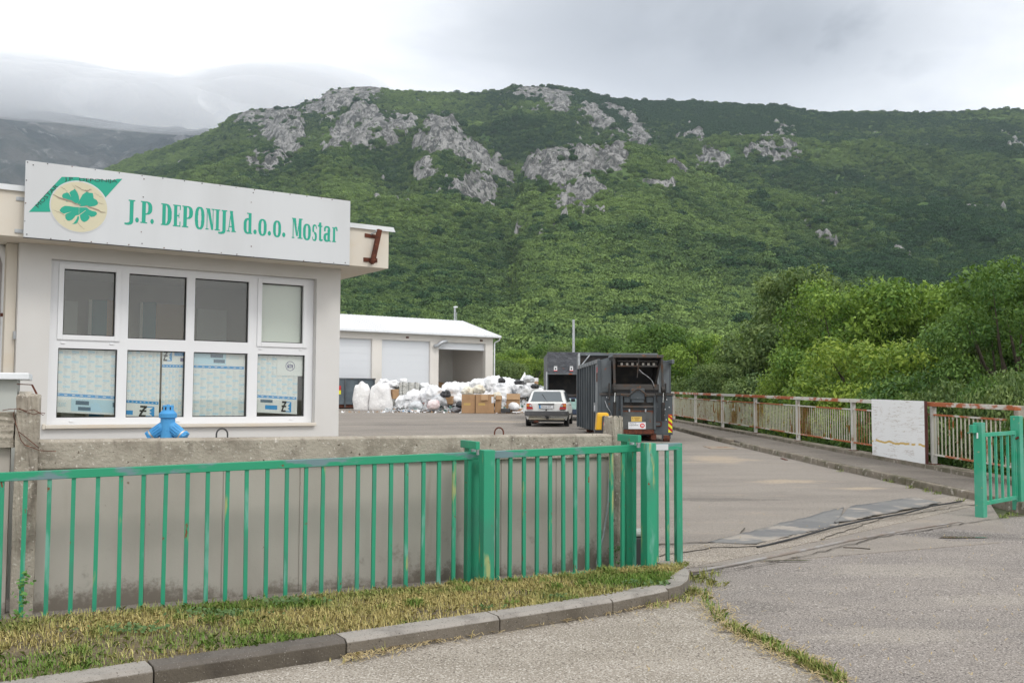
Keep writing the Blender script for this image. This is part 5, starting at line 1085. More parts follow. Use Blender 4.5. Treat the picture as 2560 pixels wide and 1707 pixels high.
for i in range(1, len(posts)-1):
    y0, y1 = posts[i], posts[i+1]; x0, x1 = rx_(y0), rx_(y1); a, b = V(x0, y0, RZ(y0)), V(x1, y1, RZ(y1)); side = V(1, 0, 0)
    mb = MB(); mb.bar(a+V(0, 0, hR+.035), b+V(0, 0, hR+.035), .11, .075, side); mb.build('handrail', m_rail, ralg, bevel=.004)
    sc_ = 'upper_rail'; mb = MB(); mb.bar(a+V(0, .04, hR-.16), b+V(0, -.04, hR-.16), .03, .03, side); mb.build('upper_rail', m_rail, ralg)
    mb = MB(); mb.bar(a+V(0, .04, .18), b+V(0, -.04, .18), .03, .03, side); mb.build('lower_rail', m_rail, ralg)
    mb = MB(); n = int((y1-y0-.16)/.135)
    for k in range(n):
        f_ = (k+.7)/n; p = a.lerp(b, f_); mb.bar(p+V(0, 0, .195), p+V(0, 0, hR-.175), .018, .018, side)
    mb.build('bar_panel', m_bars, ralg)
# white painted board fixed to the railing
y0, y1 = 18.62, 21.05
x0, x1 = rx_(y0)-.10, rx_(y1)-.10
t = NT('cracked_white_paint'); f1 = t.noise(2.4, (.5, .5, 7), 5, .6); lines = t.math('ABSOLUTE', t.math('SUBTRACT', f1, .5)); gate_ = t.step(t.noise(1.7, None, 3, off=5), .42, .56)
c = t.mix(t.math('MULTIPLY', t.math('SUBTRACT', 1, t.step(lines, .004, .018)), gate_), (.84, .85, .85), (.50, .45, .40))
q3 = t.n.new('ShaderNodeSeparateXYZ'); t.l.new(t.pos, q3.inputs[0])
yl = t.math('ABSOLUTE', t.math('SUBTRACT', t.math('ADD', q3.outputs[2], t.math('MULTIPLY', t.noise(2.2, (1, 1, .1), 3), .16)), .915))
c = t.mix(t.math('MULTIPLY', t.math('SUBTRACT', 1, t.step(yl, .014, .026)), t.step(t.noise(3, None, 2, off=9), .36, .46)), c, (.62, .42, .10))
t.l.new(c, t.b.inputs['Base Color']); t.b.inputs['Roughness'].default_value = .5; m_board = t.m
mb = MB(); mb.hexa([(x0-.03, y0, RZ(y0)-.02), (x0, y0, RZ(y0)-.02), (x1, y1, RZ(y1)-.02), (x1-.03, y1, RZ(y1)-.02), (x0-.03, y0, RZ(y0)+hR+.09), (x0, y0, RZ(y0)+hR+.09), (x1, y1, RZ(y1)+hR+.09), (x1-.03, y1, RZ(y1)+hR+.09)])
bo_ = mb.build('white_board', m_board); tag(bo_, 'large white board with cracked paint fixed to the railing', 'board')
mb = MB(); mb.box((x0-.035, y0-.05, RZ(y0)-.02), (x0+.005, y0-.002, RZ(y0)+hR+.09)); o = mb.build('edge_angle', mat('red_rust', (.10, .035, .03), .8), bo_)
cpx = P(2500, 1014, 16.6); mb = MB(); roughblock_ = None
mb.box((8.35, 16.4, GZ(16)-.6), (8.50, 16.55, cpx.z)); tag(mb.build('concrete_stake', m_rough, bevel=.01), 'weathered concrete stake standing behind the far right of the railing', 'stake')
# ---------------------------------------------------------------- containers
m_slate = mat('slate_grey_container_paint', (.060, .072, .082), .5, [((.10, .115, .125), 1.6, .42, .7, (1, 1, .4)), ((.11, .06, .036), 5, .63, .71), (srgb(150, 150, 150), 16, .70, .76)], (.3, 2.5, .03))
m_slatel = mat('worn_light_grey_paint', (.15, .17, .185), .45, [((.10, .115, .12), 2.2, .45, .7), (RUST2, 4, .64, .72), ((.42, .43, .43), 7, .68, .74)], (.3, 3, .02))
m_blackst = mat('blackened_steel', (.022, .021, .021), .6, [((.05, .04, .032), 4, .45, .7), ((.09, .045, .028), 7, .64, .76)], (.3, 8, .01))
m_rustedge = mat('rust_worn_edge', (.075, .07, .066), .7, [((.10, .055, .032), 2.8, .48, .64), ((.22, .095, .045), 7, .60, .70)], (.4, 20, .004))
m_chrome = mat('chrome_rod', (.75, .75, .75), .15, metal=.9)
# compactor: local axes a (right), b (back), z
CO = V(2.53, 28.7, GZ(28.7)); ca = V(.9994, .035, 0).normalized(); cb = V(-.035, .9994, 0).normalized()
C3 = lambda x, y, z: CO+ca*x+cb*y+V(0, 0, z)
cm = empty('compactor_container', CO, 'dark grey rusty waste compactor container with its hopper lid open towards the gate', 'compactor')
def cbx(name, x0, x1, y0, y1, z0, z1, m, par=None, bevel=.0):
    mb = MB(); mb.pbox(C3(x0, y0, z0), ca*(x1-x0), cb*(y1-y0), V(0, 0, z1-z0)); return mb.build(name, m, par or cm, bevel=bevel)
Wc = 2.15; Lc = 6.0; Ht = 2.35
bd_ = cbx('body', .03, Wc-.03, .95, Lc, .32, Ht, m_slatel, bevel=.02)
# arched roof
mb = MB(); n = 16; vs = []
for y in (.72, Lc):
    for k in range(n+1): f_ = k/n; vs.append(C3(.03+(Wc-.06)*f_, y, Ht-.01+.20*math.sin(math.pi*f_)**.8))
    vs.append(C3(Wc-.03, y, Ht-.01)); vs.append(C3(.03, y, Ht-.01))
m_ = n+3; mb.add(vs, [tuple(range(m_)), tuple(reversed(range(m_, 2*m_)))]+[(i, i+m_, (i+1) % m_+m_, (i+1) % m_) for i in range(m_)]); mb.build('roof', m_slatel, cm, smooth=True)
for y in (1.02, 1.55, 2.25, 2.95, 3.65, 4.35, 5.05, 5.92):
    for x in (-.055, Wc-.025): cbx('side_rib', x, x+.08, y-.05, y+.05, .28, Ht+.01, m_slate, bevel=.008)
for x in (-.05, Wc-.03): cbx('top_edge', x, x+.08, .05, Lc, Ht-.09, Ht+.03, m_slatel, bevel=.01)
cbx('side_ledge', -.05, .0, .06, 1.0, .84, 1.12, m_slatel); cbx('side_panel', -.012, .03, .06, .95, .30, Ht-.06, m_slatel)
cbx('corner_post', -.045, .06, -.01, .10, .30, Ht+.0, m_slate, bevel=.01); cbx('corner_post', Wc-.06, Wc+.045, .55, .66, 1.36, Ht+.0, m_slate, bevel=.01)
cbx('red_label', -.0135, -.0125, .22, .55, 2.0, 2.16, mat('red_label', (.5, .03, .04), .5)); cbx('red_bin_light', -.06, -.013, .12, .26, 1.72, 1.98, m_rust, bevel=.01)
cbx('pale_label', -.052, -.0505, .62, .78, .88, 1.04, m_pvc)
lb = cbx('lower_body', .06, Wc-.02, 0, .95, .20, 1.33, m_slate, bevel=.015)
cbx('lower_ledge', .0, Wc+.0, -.03, .9, 1.335, 1.40, m_rustedge, bevel=.006)
cbx('left_panel', .06, .36, .10, .16, 1.42, Ht-.02, m_slatel); cbx('left_inner_panel', .30, .36, .16, .95, 1.42, Ht, m_slatel)
cbx('right_panel', 1.80, Wc-.02, .50, .56, 1.42, Ht-.03, m_slatel)
mb = MB(); mb.hexa([C3(1.74, .10, 1.42), C3(1.80, .10, 1.42), C3(1.80, .60, 1.42), C3(1.74, .60, 1.42), C3(1.70, .45, 2.3), C3(1.76, .45, 2.3), C3(1.76, .60, 2.3), C3(1.70, .60, 2.3)]); mb.build('slanting_plate', m_slatel, cm)
# hopper: dark recess + hood
mb = MB()
zb_, zt_ = 1.66, 2.44
def quadbox(p, q_, r, s, th): # thin plate through 4 points
    n_ = (q_-p).cross(s-p).normalized()*th; mb.hexa([p, q_, r, s, p+n_, q_+n_, r+n_, s+n_])
# back, sides, roof of the hood; hood leans out towards the viewer at the top
quadbox(C3(.46, .72, zb_), C3(1.64, .72, zb_), C3(1.76, .55, zt_), C3(.40, .55, zt_), .03)
mb.hexa([C3(.44, -.02, zb_), C3(.49, -.02, zb_), C3(.49, .72, zb_), C3(.44, .72, zb_), C3(.365, -.30, zt_), C3(.415, -.30, zt_), C3(.415, .6, zt_), C3(.365, .6, zt_)])
mb.hexa([C3(1.61, -.02, zb_), C3(1.66, -.02, zb_), C3(1.66, .72, zb_), C3(1.61, .72, zb_), C3(1.73, -.30, zt_), C3(1.78, -.30, zt_), C3(1.78, .6, zt_), C3(1.73, .6, zt_)])
mb.build('hopper', m_blackst, cm)
cbx('hood_roof', .34, 1.80, -.36, .6, zt_, zt_+.05, m_slatel, bevel=.008); cbx('hood_lip', .34, 1.80, -.38, -.35, zt_-.03, zt_+.055, m_rustedge, bevel=.005)
cbx('hood_crossbar', .50, 1.66, -.20, -.15, 2.155, 2.195, m_rustedge); cbx('hood_upper_bar', .50, 1.66, -.24, -.2, 2.30, 2.325, m_rustedge)
for k in range(7): cbx('pale_tooth', .60+k*.155, .665+k*.155, -.15, -.11, 2.20, 2.265, mat('pale_rubber', (.55, .52, .46), .7) if k == 0 else bpy.data.materials['pale_rubber'])
for k in range(8): cbx('comb_plate', .535+k*.155, .555+k*.155, -.17, .1, 2.17, 2.31, m_blackst)
mb = MB(); mb.bar(C3(1.1, -.33, 2.44), C3(1.08, -.14, 1.85), .03, .03, ca); mb.build('hood_strut', m_rustedge, cm)
cbx('rusty_beam', .36, 1.72, -.08, .02, 1.49, 1.655, m_rustedge, bevel=.008); cbx('gap_shade', .36, 1.72, -.03, .0, 1.40, 1.49, m_black)  # black strip puts the shade of the gap below the beam into colour
for x in (.42, 1.82):
    xx = x
    mb = MB(); mb.lathe(C3(xx-.04, -.14, 1.50), ca, [(0, .10), (.09, .10)], 20); mb.build('pivot', m_blackst, cm, smooth=True)
    mb = MB(); mb.bar(C3(xx, -.12, 1.50), C3(xx-.03 if x < 1 else xx-.06, -.30, 2.42), .06, .06, ca); mb.build('lid_arm', m_rustedge, cm)
    mb = MB(); mb.tube([C3(xx+.0, -.17, 1.13), C3(xx+.02, -.16, 1.46)], .018, 8); mb.build('piston_rod', m_chrome, cm, smooth=True)
    mb = MB(); mb.tube([C3(xx-.01, -.17, .60), C3(xx, -.17, 1.14)], .05, 10); mb.build('cylinder', m_blackst, cm, smooth=True)
    cbx('lever_plate', xx-.17 if x < 1 else xx+.06, xx-.13 if x < 1 else xx+.10, -.16, -.08, 1.18, 1.68, m_blackst)
# lower frame with stepped plate, curved pipe, small frames
cbx('frame_upright', .60, .67, -.10, 0, .36, 1.34, m_slate, bevel=.006); cbx('frame_upright', 1.56, 1.63, -.10, 0, .36, 1.34, m_slate, bevel=.006)
cbx('cross_bar', .60, 1.63, -.09, -.01, .98, 1.04, m_rustedge, bevel=.005); cbx('cross_bar', .60, 1.63, -.09, -.01, 1.30, 1.35, m_rustedge, bevel=.005)
cbx('recess', .67, 1.56, -.012, -.002, 1.04, 1.30, m_blackst)
for x in (.71, 1.36): cbx('small_frame', x, x+.19, -.07, -.015, 1.13, 1.29, m_slate, bevel=.005)
cbx('stepped_plate', .88, 1.30, -.13, -.02, 1.20, 1.54, m_slate, bevel=.03); cbx('plate_lip', .92, 1.27, -.15, -.03, 1.13, 1.20, m_slate, bevel=.005)
mb = MB(); mb.tube([C3(x, -.17, z) for x, z in ((.60, 1.35), (.80, 1.35), (.87, 1.37), (.95, 1.43), (1.03, 1.50), (1.09, 1.52), (1.16, 1.50), (1.25, 1.43), (1.33, 1.37), (1.40, 1.35), (1.60, 1.35))], .022, 8); mb.build('curved_pipe', m_rustedge, cm, smooth=True)
dr = cbx('lower_door', .65, 1.56, -.05, 0, .36, .90, mat('grey_door_paint', (.095, .10, .10), .5, [((.06, .062, .062), 3, .4, .7), (RUST, 4, .62, .7)]), bevel=.008); cbx('door_top_rust', .66, 1.55, -.055, -.045, .86, .90, m_rust)
for x in (.84, 1.31): cbx('hinge', x, x+.04, -.08, -.05, .86, .94, m_galv)
ys1 = cbx('yellow_plate', .915, 1.225, -.056, -.051, .585, .725, mat('yellow_sign', (.66, .47, .12), .5), dr)
mb = MB(); CT = lambda x0, z0, y: (lambda x, y_, e: C3(x0+x, y-e, z0+y_))
for (x, z, w_, h_) in ((1.0, .675, .17, .018), (1.02, .645, .12, .010), (1.03, .615, .10, .014)): mb.pbox(C3(x, -.0585, z), ca*w_, cb*.001, V(0, 0, h_))
mb.prism([(.935, .66), (.975, .66), (.955, .70)], lambda x, z, d: C3(x, -.0585+d, z), .001); mb.build('print', mat('sign_brown_print', (.38, .22, .05), .6), ys1)
ws = cbx('white_plate', .83, 1.335, -.062, -.057, .37, .565, m_pvc, dr)
mb = MB(); put_text(mb, 'Utisne en', .052, CT(.86, .515, -.064)); put_text(mb, 'kvijjetkeleen', .052, CT(.86, .465, -.064)); mb.build('lettering', m_black, ws)
mb = MB(); put_text(mb, 'Nen vieti tu ot', .022, CT(.86, .43, -.064)); put_text(mb, 'Ting om', .022, CT(.86, .40, -.064)); mb.build('small_lettering', m_pi, ws)
mb = MB(); mb.prism([(1.235+.068*math.cos(k*math.pi/16), .467+.068*math.sin(k*math.pi/16)) for k in range(32)], lambda x, z, d: C3(x, -.0645+d, z), .001); ds = mb.build('red_disc', mat('sign_red', (.72, .03, .03), .5), ws)
mb = MB()
for p in ([(1.205, .50), (1.27, .50), (1.27, .482), (1.205, .482)], [(1.253, .43), (1.27, .43), (1.27, .482), (1.253, .482)], [(1.20, .43), (1.225, .43), (1.245, .458), (1.228, .462)], [(1.205, .458), (1.253, .458), (1.253, .470), (1.205, .470)], [(1.205, .470), (1.218, .470), (1.218, .482), (1.205, .482)]): mb.prism(p, lambda x, z, d: C3(x, -.0665+d, z), .001)
mb.build('emblem', m_pvc, ds)
cbx('bottom_beam', .64, 1.58, -.06, .1, .22, .35, m_rust, bevel=.01); cbx('skid', .45, .60, 0, Lc-.2, .06, .25, m_rust); cbx('skid', 1.50, 1.65, 0, Lc-.2, .06, .25, m_rust)
cbx('latch_box', 1.56, 1.80, -.05, -.0, .44, .58, m_rust, bevel=.01); cbx('latch_face', 1.60, 1.76, -.065, -.05, .47, .56, m_slatel)
for x in (.25, 1.86):
    mb = MB(); mb.lathe(C3(x, .05, .095), ca, [(0, .085), (.01, .095), (.17, .095), (.18, .085)], 18); mb.build('roller_wheel', m_rust, cm, smooth=True)
    cbx('wheel_bracket', x-.03, x, 0, .12, .08, .24, m_slate); cbx('wheel_bracket', x+.18, x+.21, 0, .12, .08, .24, m_slate)
    mb = MB(); mb.lathe(C3(x, 5.6, .095), ca, [(0, .09), (.18, .09)], 18); mb.build('roller_wheel', m_rust, cm, smooth=True)
ch = cbx('chevron_marker', 2.0, 2.115, -.006, -.001, .27, .79, mat('chevron_yellow', (.80, .78, .03), .4))
mb = MB()
for z in (.27, .44, .61, .73):
    a_, b_ = max(.27, z-.0), z+.085; mb.prism([(2.0, min(.79, z+.10)), (2.0, min(.79, z+.185)), (2.115, min(.79, z+.085)), (2.115, z)], lambda x, zq_, d: C3(x, -.0085+d, zq_), .001)
mb.build('red_stripe', mat('chevron_red', (.50, .02, .02), .4), ch)
mb = MB(); mb.tube([C3(x, y, z) for x, y, z in ((1.09, -.2, 2.06), (1.13, -.25, 2.0), (1.30, -.28, 1.90), (1.45, -.26, 1.78), (1.52, -.22, 1.62), (1.58, -.20, 1.45), (1.62, -.16, 1.30), (1.66, -.12, 1.14))], .014, 6); mb.build('hose', m_cable, cm, smooth=True)
mb = MB(); mb.tube([C3(x, y, z) for x, y, z in ((1.12, -.2, 2.08), (1.22, -.26, 1.97), (1.38, -.27, 1.86), (1.50, -.25, 1.74), (1.56, -.2, 1.60))], .009, 6); mb.tube([C3(.16, -.02, 1.18), C3(.22, -.06, 1.0), C3(.32, -.06, .85), C3(.36, -.03, .72)], .01, 6); mb.build('thin_hose', m_galv, cm, smooth=True)
for (x, z) in ((.20, 1.26), (.25, 1.24), (1.92, 1.24), (1.95, 1.2), (1.90, .92), (2.02, .98), (1.88, .75), (1.93, .62)): cbx('paint_fleck', x, x+.02, -.004, -.001, z, z+.035, m_pvc)
# tall container behind it
T3c = lambda x, y, z: V(2.44, 36.2, GZ(36.2))+ca*x+cb*y+V(0, 0, z)
tcn = empty('open_container', T3c(0, 0, 0), 'tall open dark container frame standing right behind the compactor', 'container')
def tb(name, x0, x1, y0, y1, z0, z1, m, bevel=0): mb = MB(); mb.pbox(T3c(x0, y0, z0), ca*(x1-x0), cb*(y1-y0), V(0, 0, z1-z0)); return mb.build(name, m, tcn, bevel=bevel)
tb('end_wall', .05, 2.35, .05, .10, .15, 2.72, m_blackst); tb('side_wall', 0, .05, .05, .8, .15, 2.75, m_slate); tb('side_wall', 2.35, 2.4, .05, .8, .15, 2.75, m_slate); tb('floor', .05, 2.35, .1, .8, .12, .16, m_slate)
tb('corner_post', -.03, .05, -.03, .06, .12, 2.78, m_galv, .01); tb('top_rail', .05, 2.9, -.03, .08, 2.69, 2.79, m_slatel, .01)
mb = MB(); mb.bar(T3c(.05, -.05, 2.28), T3c(.40, -.05, 2.72), .05, .04, cb); mb.build('brace', m_galv, tcn)
# second compactor behind the car
S3c = lambda x, y, z: V(P(1368, 1000, 45).x, 45, GZ(45))+V(x, y, z)
sc2 = empty('second_compactor', S3c(0, 0, 0), 'dark grey compactor with a dented upper panel, standing behind the white car', 'compactor')
def sb(name, x0, x1, y0, y1, z0, z1, m, bevel=0): mb = MB(); mb.pbox(S3c(x0, y0, z0), V(x1-x0, 0, 0), V(0, y1-y0, 0), V(0, 0, z1-z0)); return mb.build(name, m, sc2, bevel=bevel)
m_dent = mat('dented_slate_panel', (.062, .066, .078), .42, [((.10, .105, .12), .9, .4, .65), (RUST, 3, .66, .73)], (1, 1.3, .22))
sb('upper_panel', 0, 2.4, 0, .1, 2.12, 3.10, m_dent, .01); sb('side', 0, .06, .1, 5, .3, 3.05, m_slate); sb('side', 2.34, 2.4, .1, 5, .3, 3.05, m_slate); sb('roof', .06, 2.34, .1, 5, 3.0, 3.05, m_slate)
sb('hopper_back', .06, 2.34, 1.2, 1.25, .9, 3.0, m_blackst); sb('hopper_floor', .06, 2.34, .0, 1.2, 1.15, 1.2, m_blackst); sb('lower_front', 0, 2.4, -.0, .08, .25, 1.14, m_blackst, .01)
sb('rust_edge', 0, 2.4, -.02, -.001, 1.12, 1.17, m_rustedge); sb('panel_seam', .0, 2.4, -.03, -.002, 2.08, 2.14, m_slatel, .008); sb('mid_seam', .0, 2.4, -.02, -.002, 2.44, 2.455, m_slate)
sb('side_post', -.05, 0, -.02, .08, .2, 2.2, m_galv); sb('inner_frame', .62, .68, -.04, -.003, .25, 1.1, m_rust); sb('blue_panel', .70, 1.6, -.02, -.003, .3, 1.05, mat('blue_grey_panel', (.05, .07, .12), .5))
for x in (.30, 1.02, 1.95):
    lbp = sb('sticker', x, x+.15, -.012, -.002, 2.24, 2.47, m_pvc); mb = MB(); mb.prism([(x+.075+.04*math.cos(k*math.pi/6), 2.345+.04*math.sin(k*math.pi/6)) for k in range(12)], lambda a, z, d: S3c(a, -.015+d, z), .002); mb.build('symbol', m_black, lbp)
    mb = MB(); mb.pbox(S3c(x, -.015, 2.24), (.15, 0, 0), (0, .002, 0), (0, 0, .03)); mb.build('red_line', bpy.data.materials['sign_red'], lbp)
sb('white_rag', .85, 1.08, -.06, -.02, .72, 1.0, m_pvc, .03)
# open skip at the left with its sloping rim
kO = V(P(836, 1000, 63).x-.9, 63.5, GZ(63)); kd = V(.93, .36, 0).normalized(); kn = V(-.36, .93, 0).normalized()
K3 = lambda x, y, z: kO+kd*x+kn*y+V(0, 0, z)
skp = empty('skip_container', kO, 'open slate blue skip with a rusty rim beside the white sacks', 'skip')
def kb(name, x0, x1, y0, y1, z0, z1, m, bevel=0): mb = MB(); mb.pbox(K3(x0, y0, z0), kd*(x1-x0), kn*(y1-y0), V(0, 0, z1-z0)); return mb.build(name, m, skp, bevel=bevel)
m_skip = mat('slate_blue_skip', (.085, .11, .13), .5, [((.14, .17, .19), 1, .4, .7), (RUST, 1.6, .62, .72)], (.4, 1.5, .06))
Ws = 3.45; kb('front_wall', 0, Ws, 0, .06, .3, 1.9, m_skip); kb('back_wall', 0, Ws, 2.2, 2.26, .3, 2.2, m_rust); kb('end_wall', Ws-.06, Ws, .06, 2.2, .3, 2.0, m_rust); kb('end_wall', 0, .06, .06, 2.2, .3, 2.1, m_rust); kb('base', 0.1, Ws-.1, .1, 2.2, .1, .3, m_rust)
kb('rim', -.05, Ws+.04, -.05, .04, 1.9, 2.0, m_slate, .01)
for x in (0.02, 1.45, 2.35, 3.35): kb('rib', x, x+.09, -.07, 0, .12, 1.9, m_slate, .01)
kb('marker', 1.0, 1.22, -.02, -.001, 1.0, 1.5, bpy.data.materials['chevron_red']); kb('marker', 1.06, 1.22, -.03, -.021, .95, 1.2, bpy.data.materials['chevron_yellow'])
mb = MB(); mb.prism([(0, 1.9), (Ws, 1.9), (Ws, 1.95), (Ws*.6, 2.22), (Ws*.3, 2.3), (0, 2.32)], lambda x, z, d: K3(x, 2.27+d, z), .05); mb.build('rusty_rim', m_rust, skp)
# ---------------------------------------------------------------- white hatchback
m_carp = mat('white_car_paint', (.82, .83, .81), .28, [((.62, .61, .56), 2.5, .5, .75)], spec=.5)
m_cglass = NT('car_glass'); m_cglass.b.inputs['Base Color'].default_value = (.10, .125, .14, 1); m_cglass.b.inputs['Roughness'].default_value = .05; m_cglass.b.inputs['Specular IOR Level'].default_value = .9; m_cglass = m_cglass.m
m_tyre = mat('tyre_rubber', (.018, .018, .018), .85); m_bump = mat('grey_bumper_plastic', (.085, .085, .088), .6, [((.12, .12, .12), 5, .5, .7)])
ccx = P(1365.5, 1040, 38.3).x
car = empty('parked_car', (ccx, 38.3, GZ(38.3)), 'small old white hatchback parked facing away beside the cardboard boxes', 'car')
cah = math.radians(-6.5); cfw = V(-math.sin(cah), math.cos(cah), 0); crt = V(cfw.y, -cfw.x, 0); cO = V(ccx, 38.3, GZ(38.3))
Q = lambda x, y, z: cO+crt*x+cfw*y+V(0, 0, z+.0165*y)
def loft(mb, secs, mi=0):
    n = len(secs[0]); vs = [Q(*p) for s_ in secs for p in s_]; fs = []
    for i in range(len(secs)-1):
        for k in range(n-1): fs.append((i*n+k, i*n+k+1, (i+1)*n+k+1, (i+1)*n+k))
    fs += [tuple(range(n)), tuple(reversed(range((len(secs)-1)*n, len(secs)*n)))]; mb.add(vs, fs, mi)
def sec(y, wb, wm, wt, z0, zm, zt):      # closed section: right side up, over and down the left
    r_ = [(wb, y, z0), (wm, y, zm-.18), (wm+.005, y, zm), (wt+.03, y, zt-.05), (wt-.02, y, zt)]
    return r_+[(-x, yy_, z) for x, yy_, z in reversed(r_)]
mb = MB(); loft(mb, [sec(.03, .70, .78, .76, .34, .62, .92), sec(.12, .74, .815, .77, .26, .64, .93), sec(.5, .76, .832, .78, .24, .66, .935), sec(1.5, .77, .835, .79, .22, .66, .93), sec(2.6, .77, .835, .79, .22, .66, .92), sec(3.1, .77, .83, .76, .24, .64, .90), sec(3.8, .74, .80, .70, .28, .60, .82), sec(3.98, .68, .74, .62, .36, .58, .70)])
body = mb.build('body', m_carp, car, smooth=False, bevel=.02)
def gsec(y, w0, w1, z0, z1): return [(w0, y, z0), (w1+.02, y, z1-.05), (w1-.05, y, z1), (-(w1-.05), y, z1), (-(w1+.02), y, z1-.05), (-w0, y, z0)]
mb = MB(); loft(mb, [gsec(.20, .755, .70, .92, .96), gsec(.52, .76, .60, .92, 1.36), gsec(.75, .76, .60, .92, 1.395), gsec(1.6, .77, .61, .92, 1.41), gsec(2.2, .77, .60, .92, 1.37), gsec(2.95, .76, .66, .90, .93)])
cab = mb.build('cabin', m_carp, car, bevel=.02)
def qp(name, pts_, m, par=None, th=.008, off=None):
    p = [Q(*x) for x in pts_]; n_ = (p[1]-p[0]).cross(p[2]-p[0]).normalized()*th
    mb = MB(); k = len(p); mb.add(p+[v+n_ for v in p], [tuple(range(k)), tuple(reversed(range(k, 2*k)))]+[(i, i+k, (i+1) % k+k, (i+1) % k) for i in range(k)]); return mb.build(name, m, par or car)
rw = qp('rear_window', [(-.64, .225, .965), (.64, .225, .965), (.60, .25, 1.0), (.525, .47, 1.315), (.49, .485, 1.335), (-.49, .485, 1.335), (-.525, .47, 1.315), (-.60, .25, 1.0)], m_cglass, th=.035)
rub = MB(); 
mb = MB(); mb.tube([Q(.02, .20, .965), Q(-.06, .255, 1.08), Q(-.19, .37, 1.26)], .009, 5); mb.build('wiper', m_black, rw)
tgt = MB()
for sgn in (-1, 1):
    tl = [(sgn*x, y, z) for x, y, z in ((.76, .02, .68), (.50, .008, .68), (.57, .02, .86), (.63, .03, .90), (.765, .05, .90))]
    lm = qp('tail_light', tl if sgn < 0 else list(reversed(tl)), mat('tail_red', (.42, .012, .010), .25) if sgn < 0 else bpy.data.materials['tail_red'], th=.03)
    u_ = [(sgn*x, y, z) for x, y, z in ((.765, -.012, .78), (.64, -.018, .78), (.68, -.01, .875), (.765, -.0, .875))]; qp('amber_lens', u_ if sgn < 0 else list(reversed(u_)), mat('amber_lens', (.62, .20, .02), .25) if sgn < 0 else bpy.data.materials['amber_lens'], lm, th=.01)
    u_ = [(sgn*x, y, z) for x, y, z in ((.63, -.018, .775), (.545, -.022, .775), (.585, -.015, .86), (.655, -.012, .86))]; qp('clear_lens', u_ if sgn < 0 else list(reversed(u_)), m_galv, lm, th=.01)
mb = MB(); mb.pbox(Q(-.31, -.012, .855), crt*.62, cfw*.05, V(0, 0, .04)); mb.build('plate_lamp_bar', m_black, car, bevel=.006)
pls = MB(); pls.pbox(Q(-.27, -.004, .715), crt*.55, cfw*.02, V(0, 0, .125)); pl_ = pls.build('number_plate', m_pvc, car)
mb = MB(); mb.pbox(Q(-.27, -.008, .715), crt*.055, cfw*.003, V(0, 0, .125)); mb.build('blue_strip', m_pb, pl_)
mb = MB()
for (x0, x1, z0, z1) in ((-.28, .285, .705, .715), (-.28, .285, .84, .85), (-.28, -.27, .715, .84), (.28, .29, .715, .84)): mb.pbox(Q(x0, -.010, z0), crt*(x1-x0), cfw*.01, V(0, 0, z1-z0))
mb.build('plate_frame', m_black, pl_)
mb = MB(); put_text(mb, '024-A-537', .105, lambda x, y, e: Q(-.200+x, -.006-e, .742+y), xs=.86); mb.build('characters', m_black, pl_)
mb = MB(); loft(mb, [[(x, y, z) for x, y, z in ((-.84, .22, .44), (-.84, .22, .60), (-.80, -.06, .61), (.80, -.06, .61), (.84, .22, .60), (.84, .22, .44))][::-1], [(x, y, z) for x, y, z in ((-.845, .25, .43), (-.845, .25, .61), (-.74, -.11, .60), (.74, -.11, .60), (.845, .25, .61), (.845, .25, .43))][::-1]])
mb = MB(); pr = [(-.845, .35), (-.845, .06), (-.80, -.06), (-.70, -.10), (.70, -.10), (.80, -.06), (.845, .06), (.845, .35), (.80, .35), (.80, .1), (-.80, .1), (-.80, .35)]
vs = [Q(x, y, .43) for x, y in pr]+[Q(x, y, .61) for x, y in pr]; k = len(pr); mb.add(vs, [tuple(range(k)), tuple(reversed(range(k, 2*k)))]+[(i, i+k, (i+1) % k+k, (i+1) % k) for i in range(k)]); mb.build('bumper', m_bump, car, bevel=.03)
mb = MB(); mb.pbox(Q(-.70, .03, .27), crt*1.4, cfw*.1, V(0, 0, .16)); mb.build('rear_valance', mat('dirty_cream_paint', (.50, .46, .36), .6, [(RUST, 5, .6, .72)]), car, bevel=.02)
mb = MB(); mb.lathe(Q(-.0, -.004, .65), cfw, [(0, .032), (.012, .032)], 16); mb.build('badge', m_dark, car, smooth=True)
mb = MB(); mb.pbox(Q(.54, .005, .64), crt*.18, cfw*.01, V(0, 0, .022)); mb.build('model_badge', m_black, car)
mb = MB(); mb.tube([Q(.0, -.02, .36), Q(.0, -.12, .36), Q(0, -.13, .46)], .03, 8); mb.pbox(Q(.0, -.03, .30), crt*.1, cfw*.1, V(0, 0, .10)); mb.build('tow_bar', m_dark, car)
mb = MB(); mb.lathe(Q(-.48, .05, .20), -crt*-1, [(0, .05), (.18, .05)], 10); mb.build('exhaust', m_rust, car, smooth=True)
mb = MB(); mb.pbox(Q(-.68, .15, .19), crt*1.36, cfw*3.5, V(0, 0, .06)); mb.build('underbody', m_dark, car)
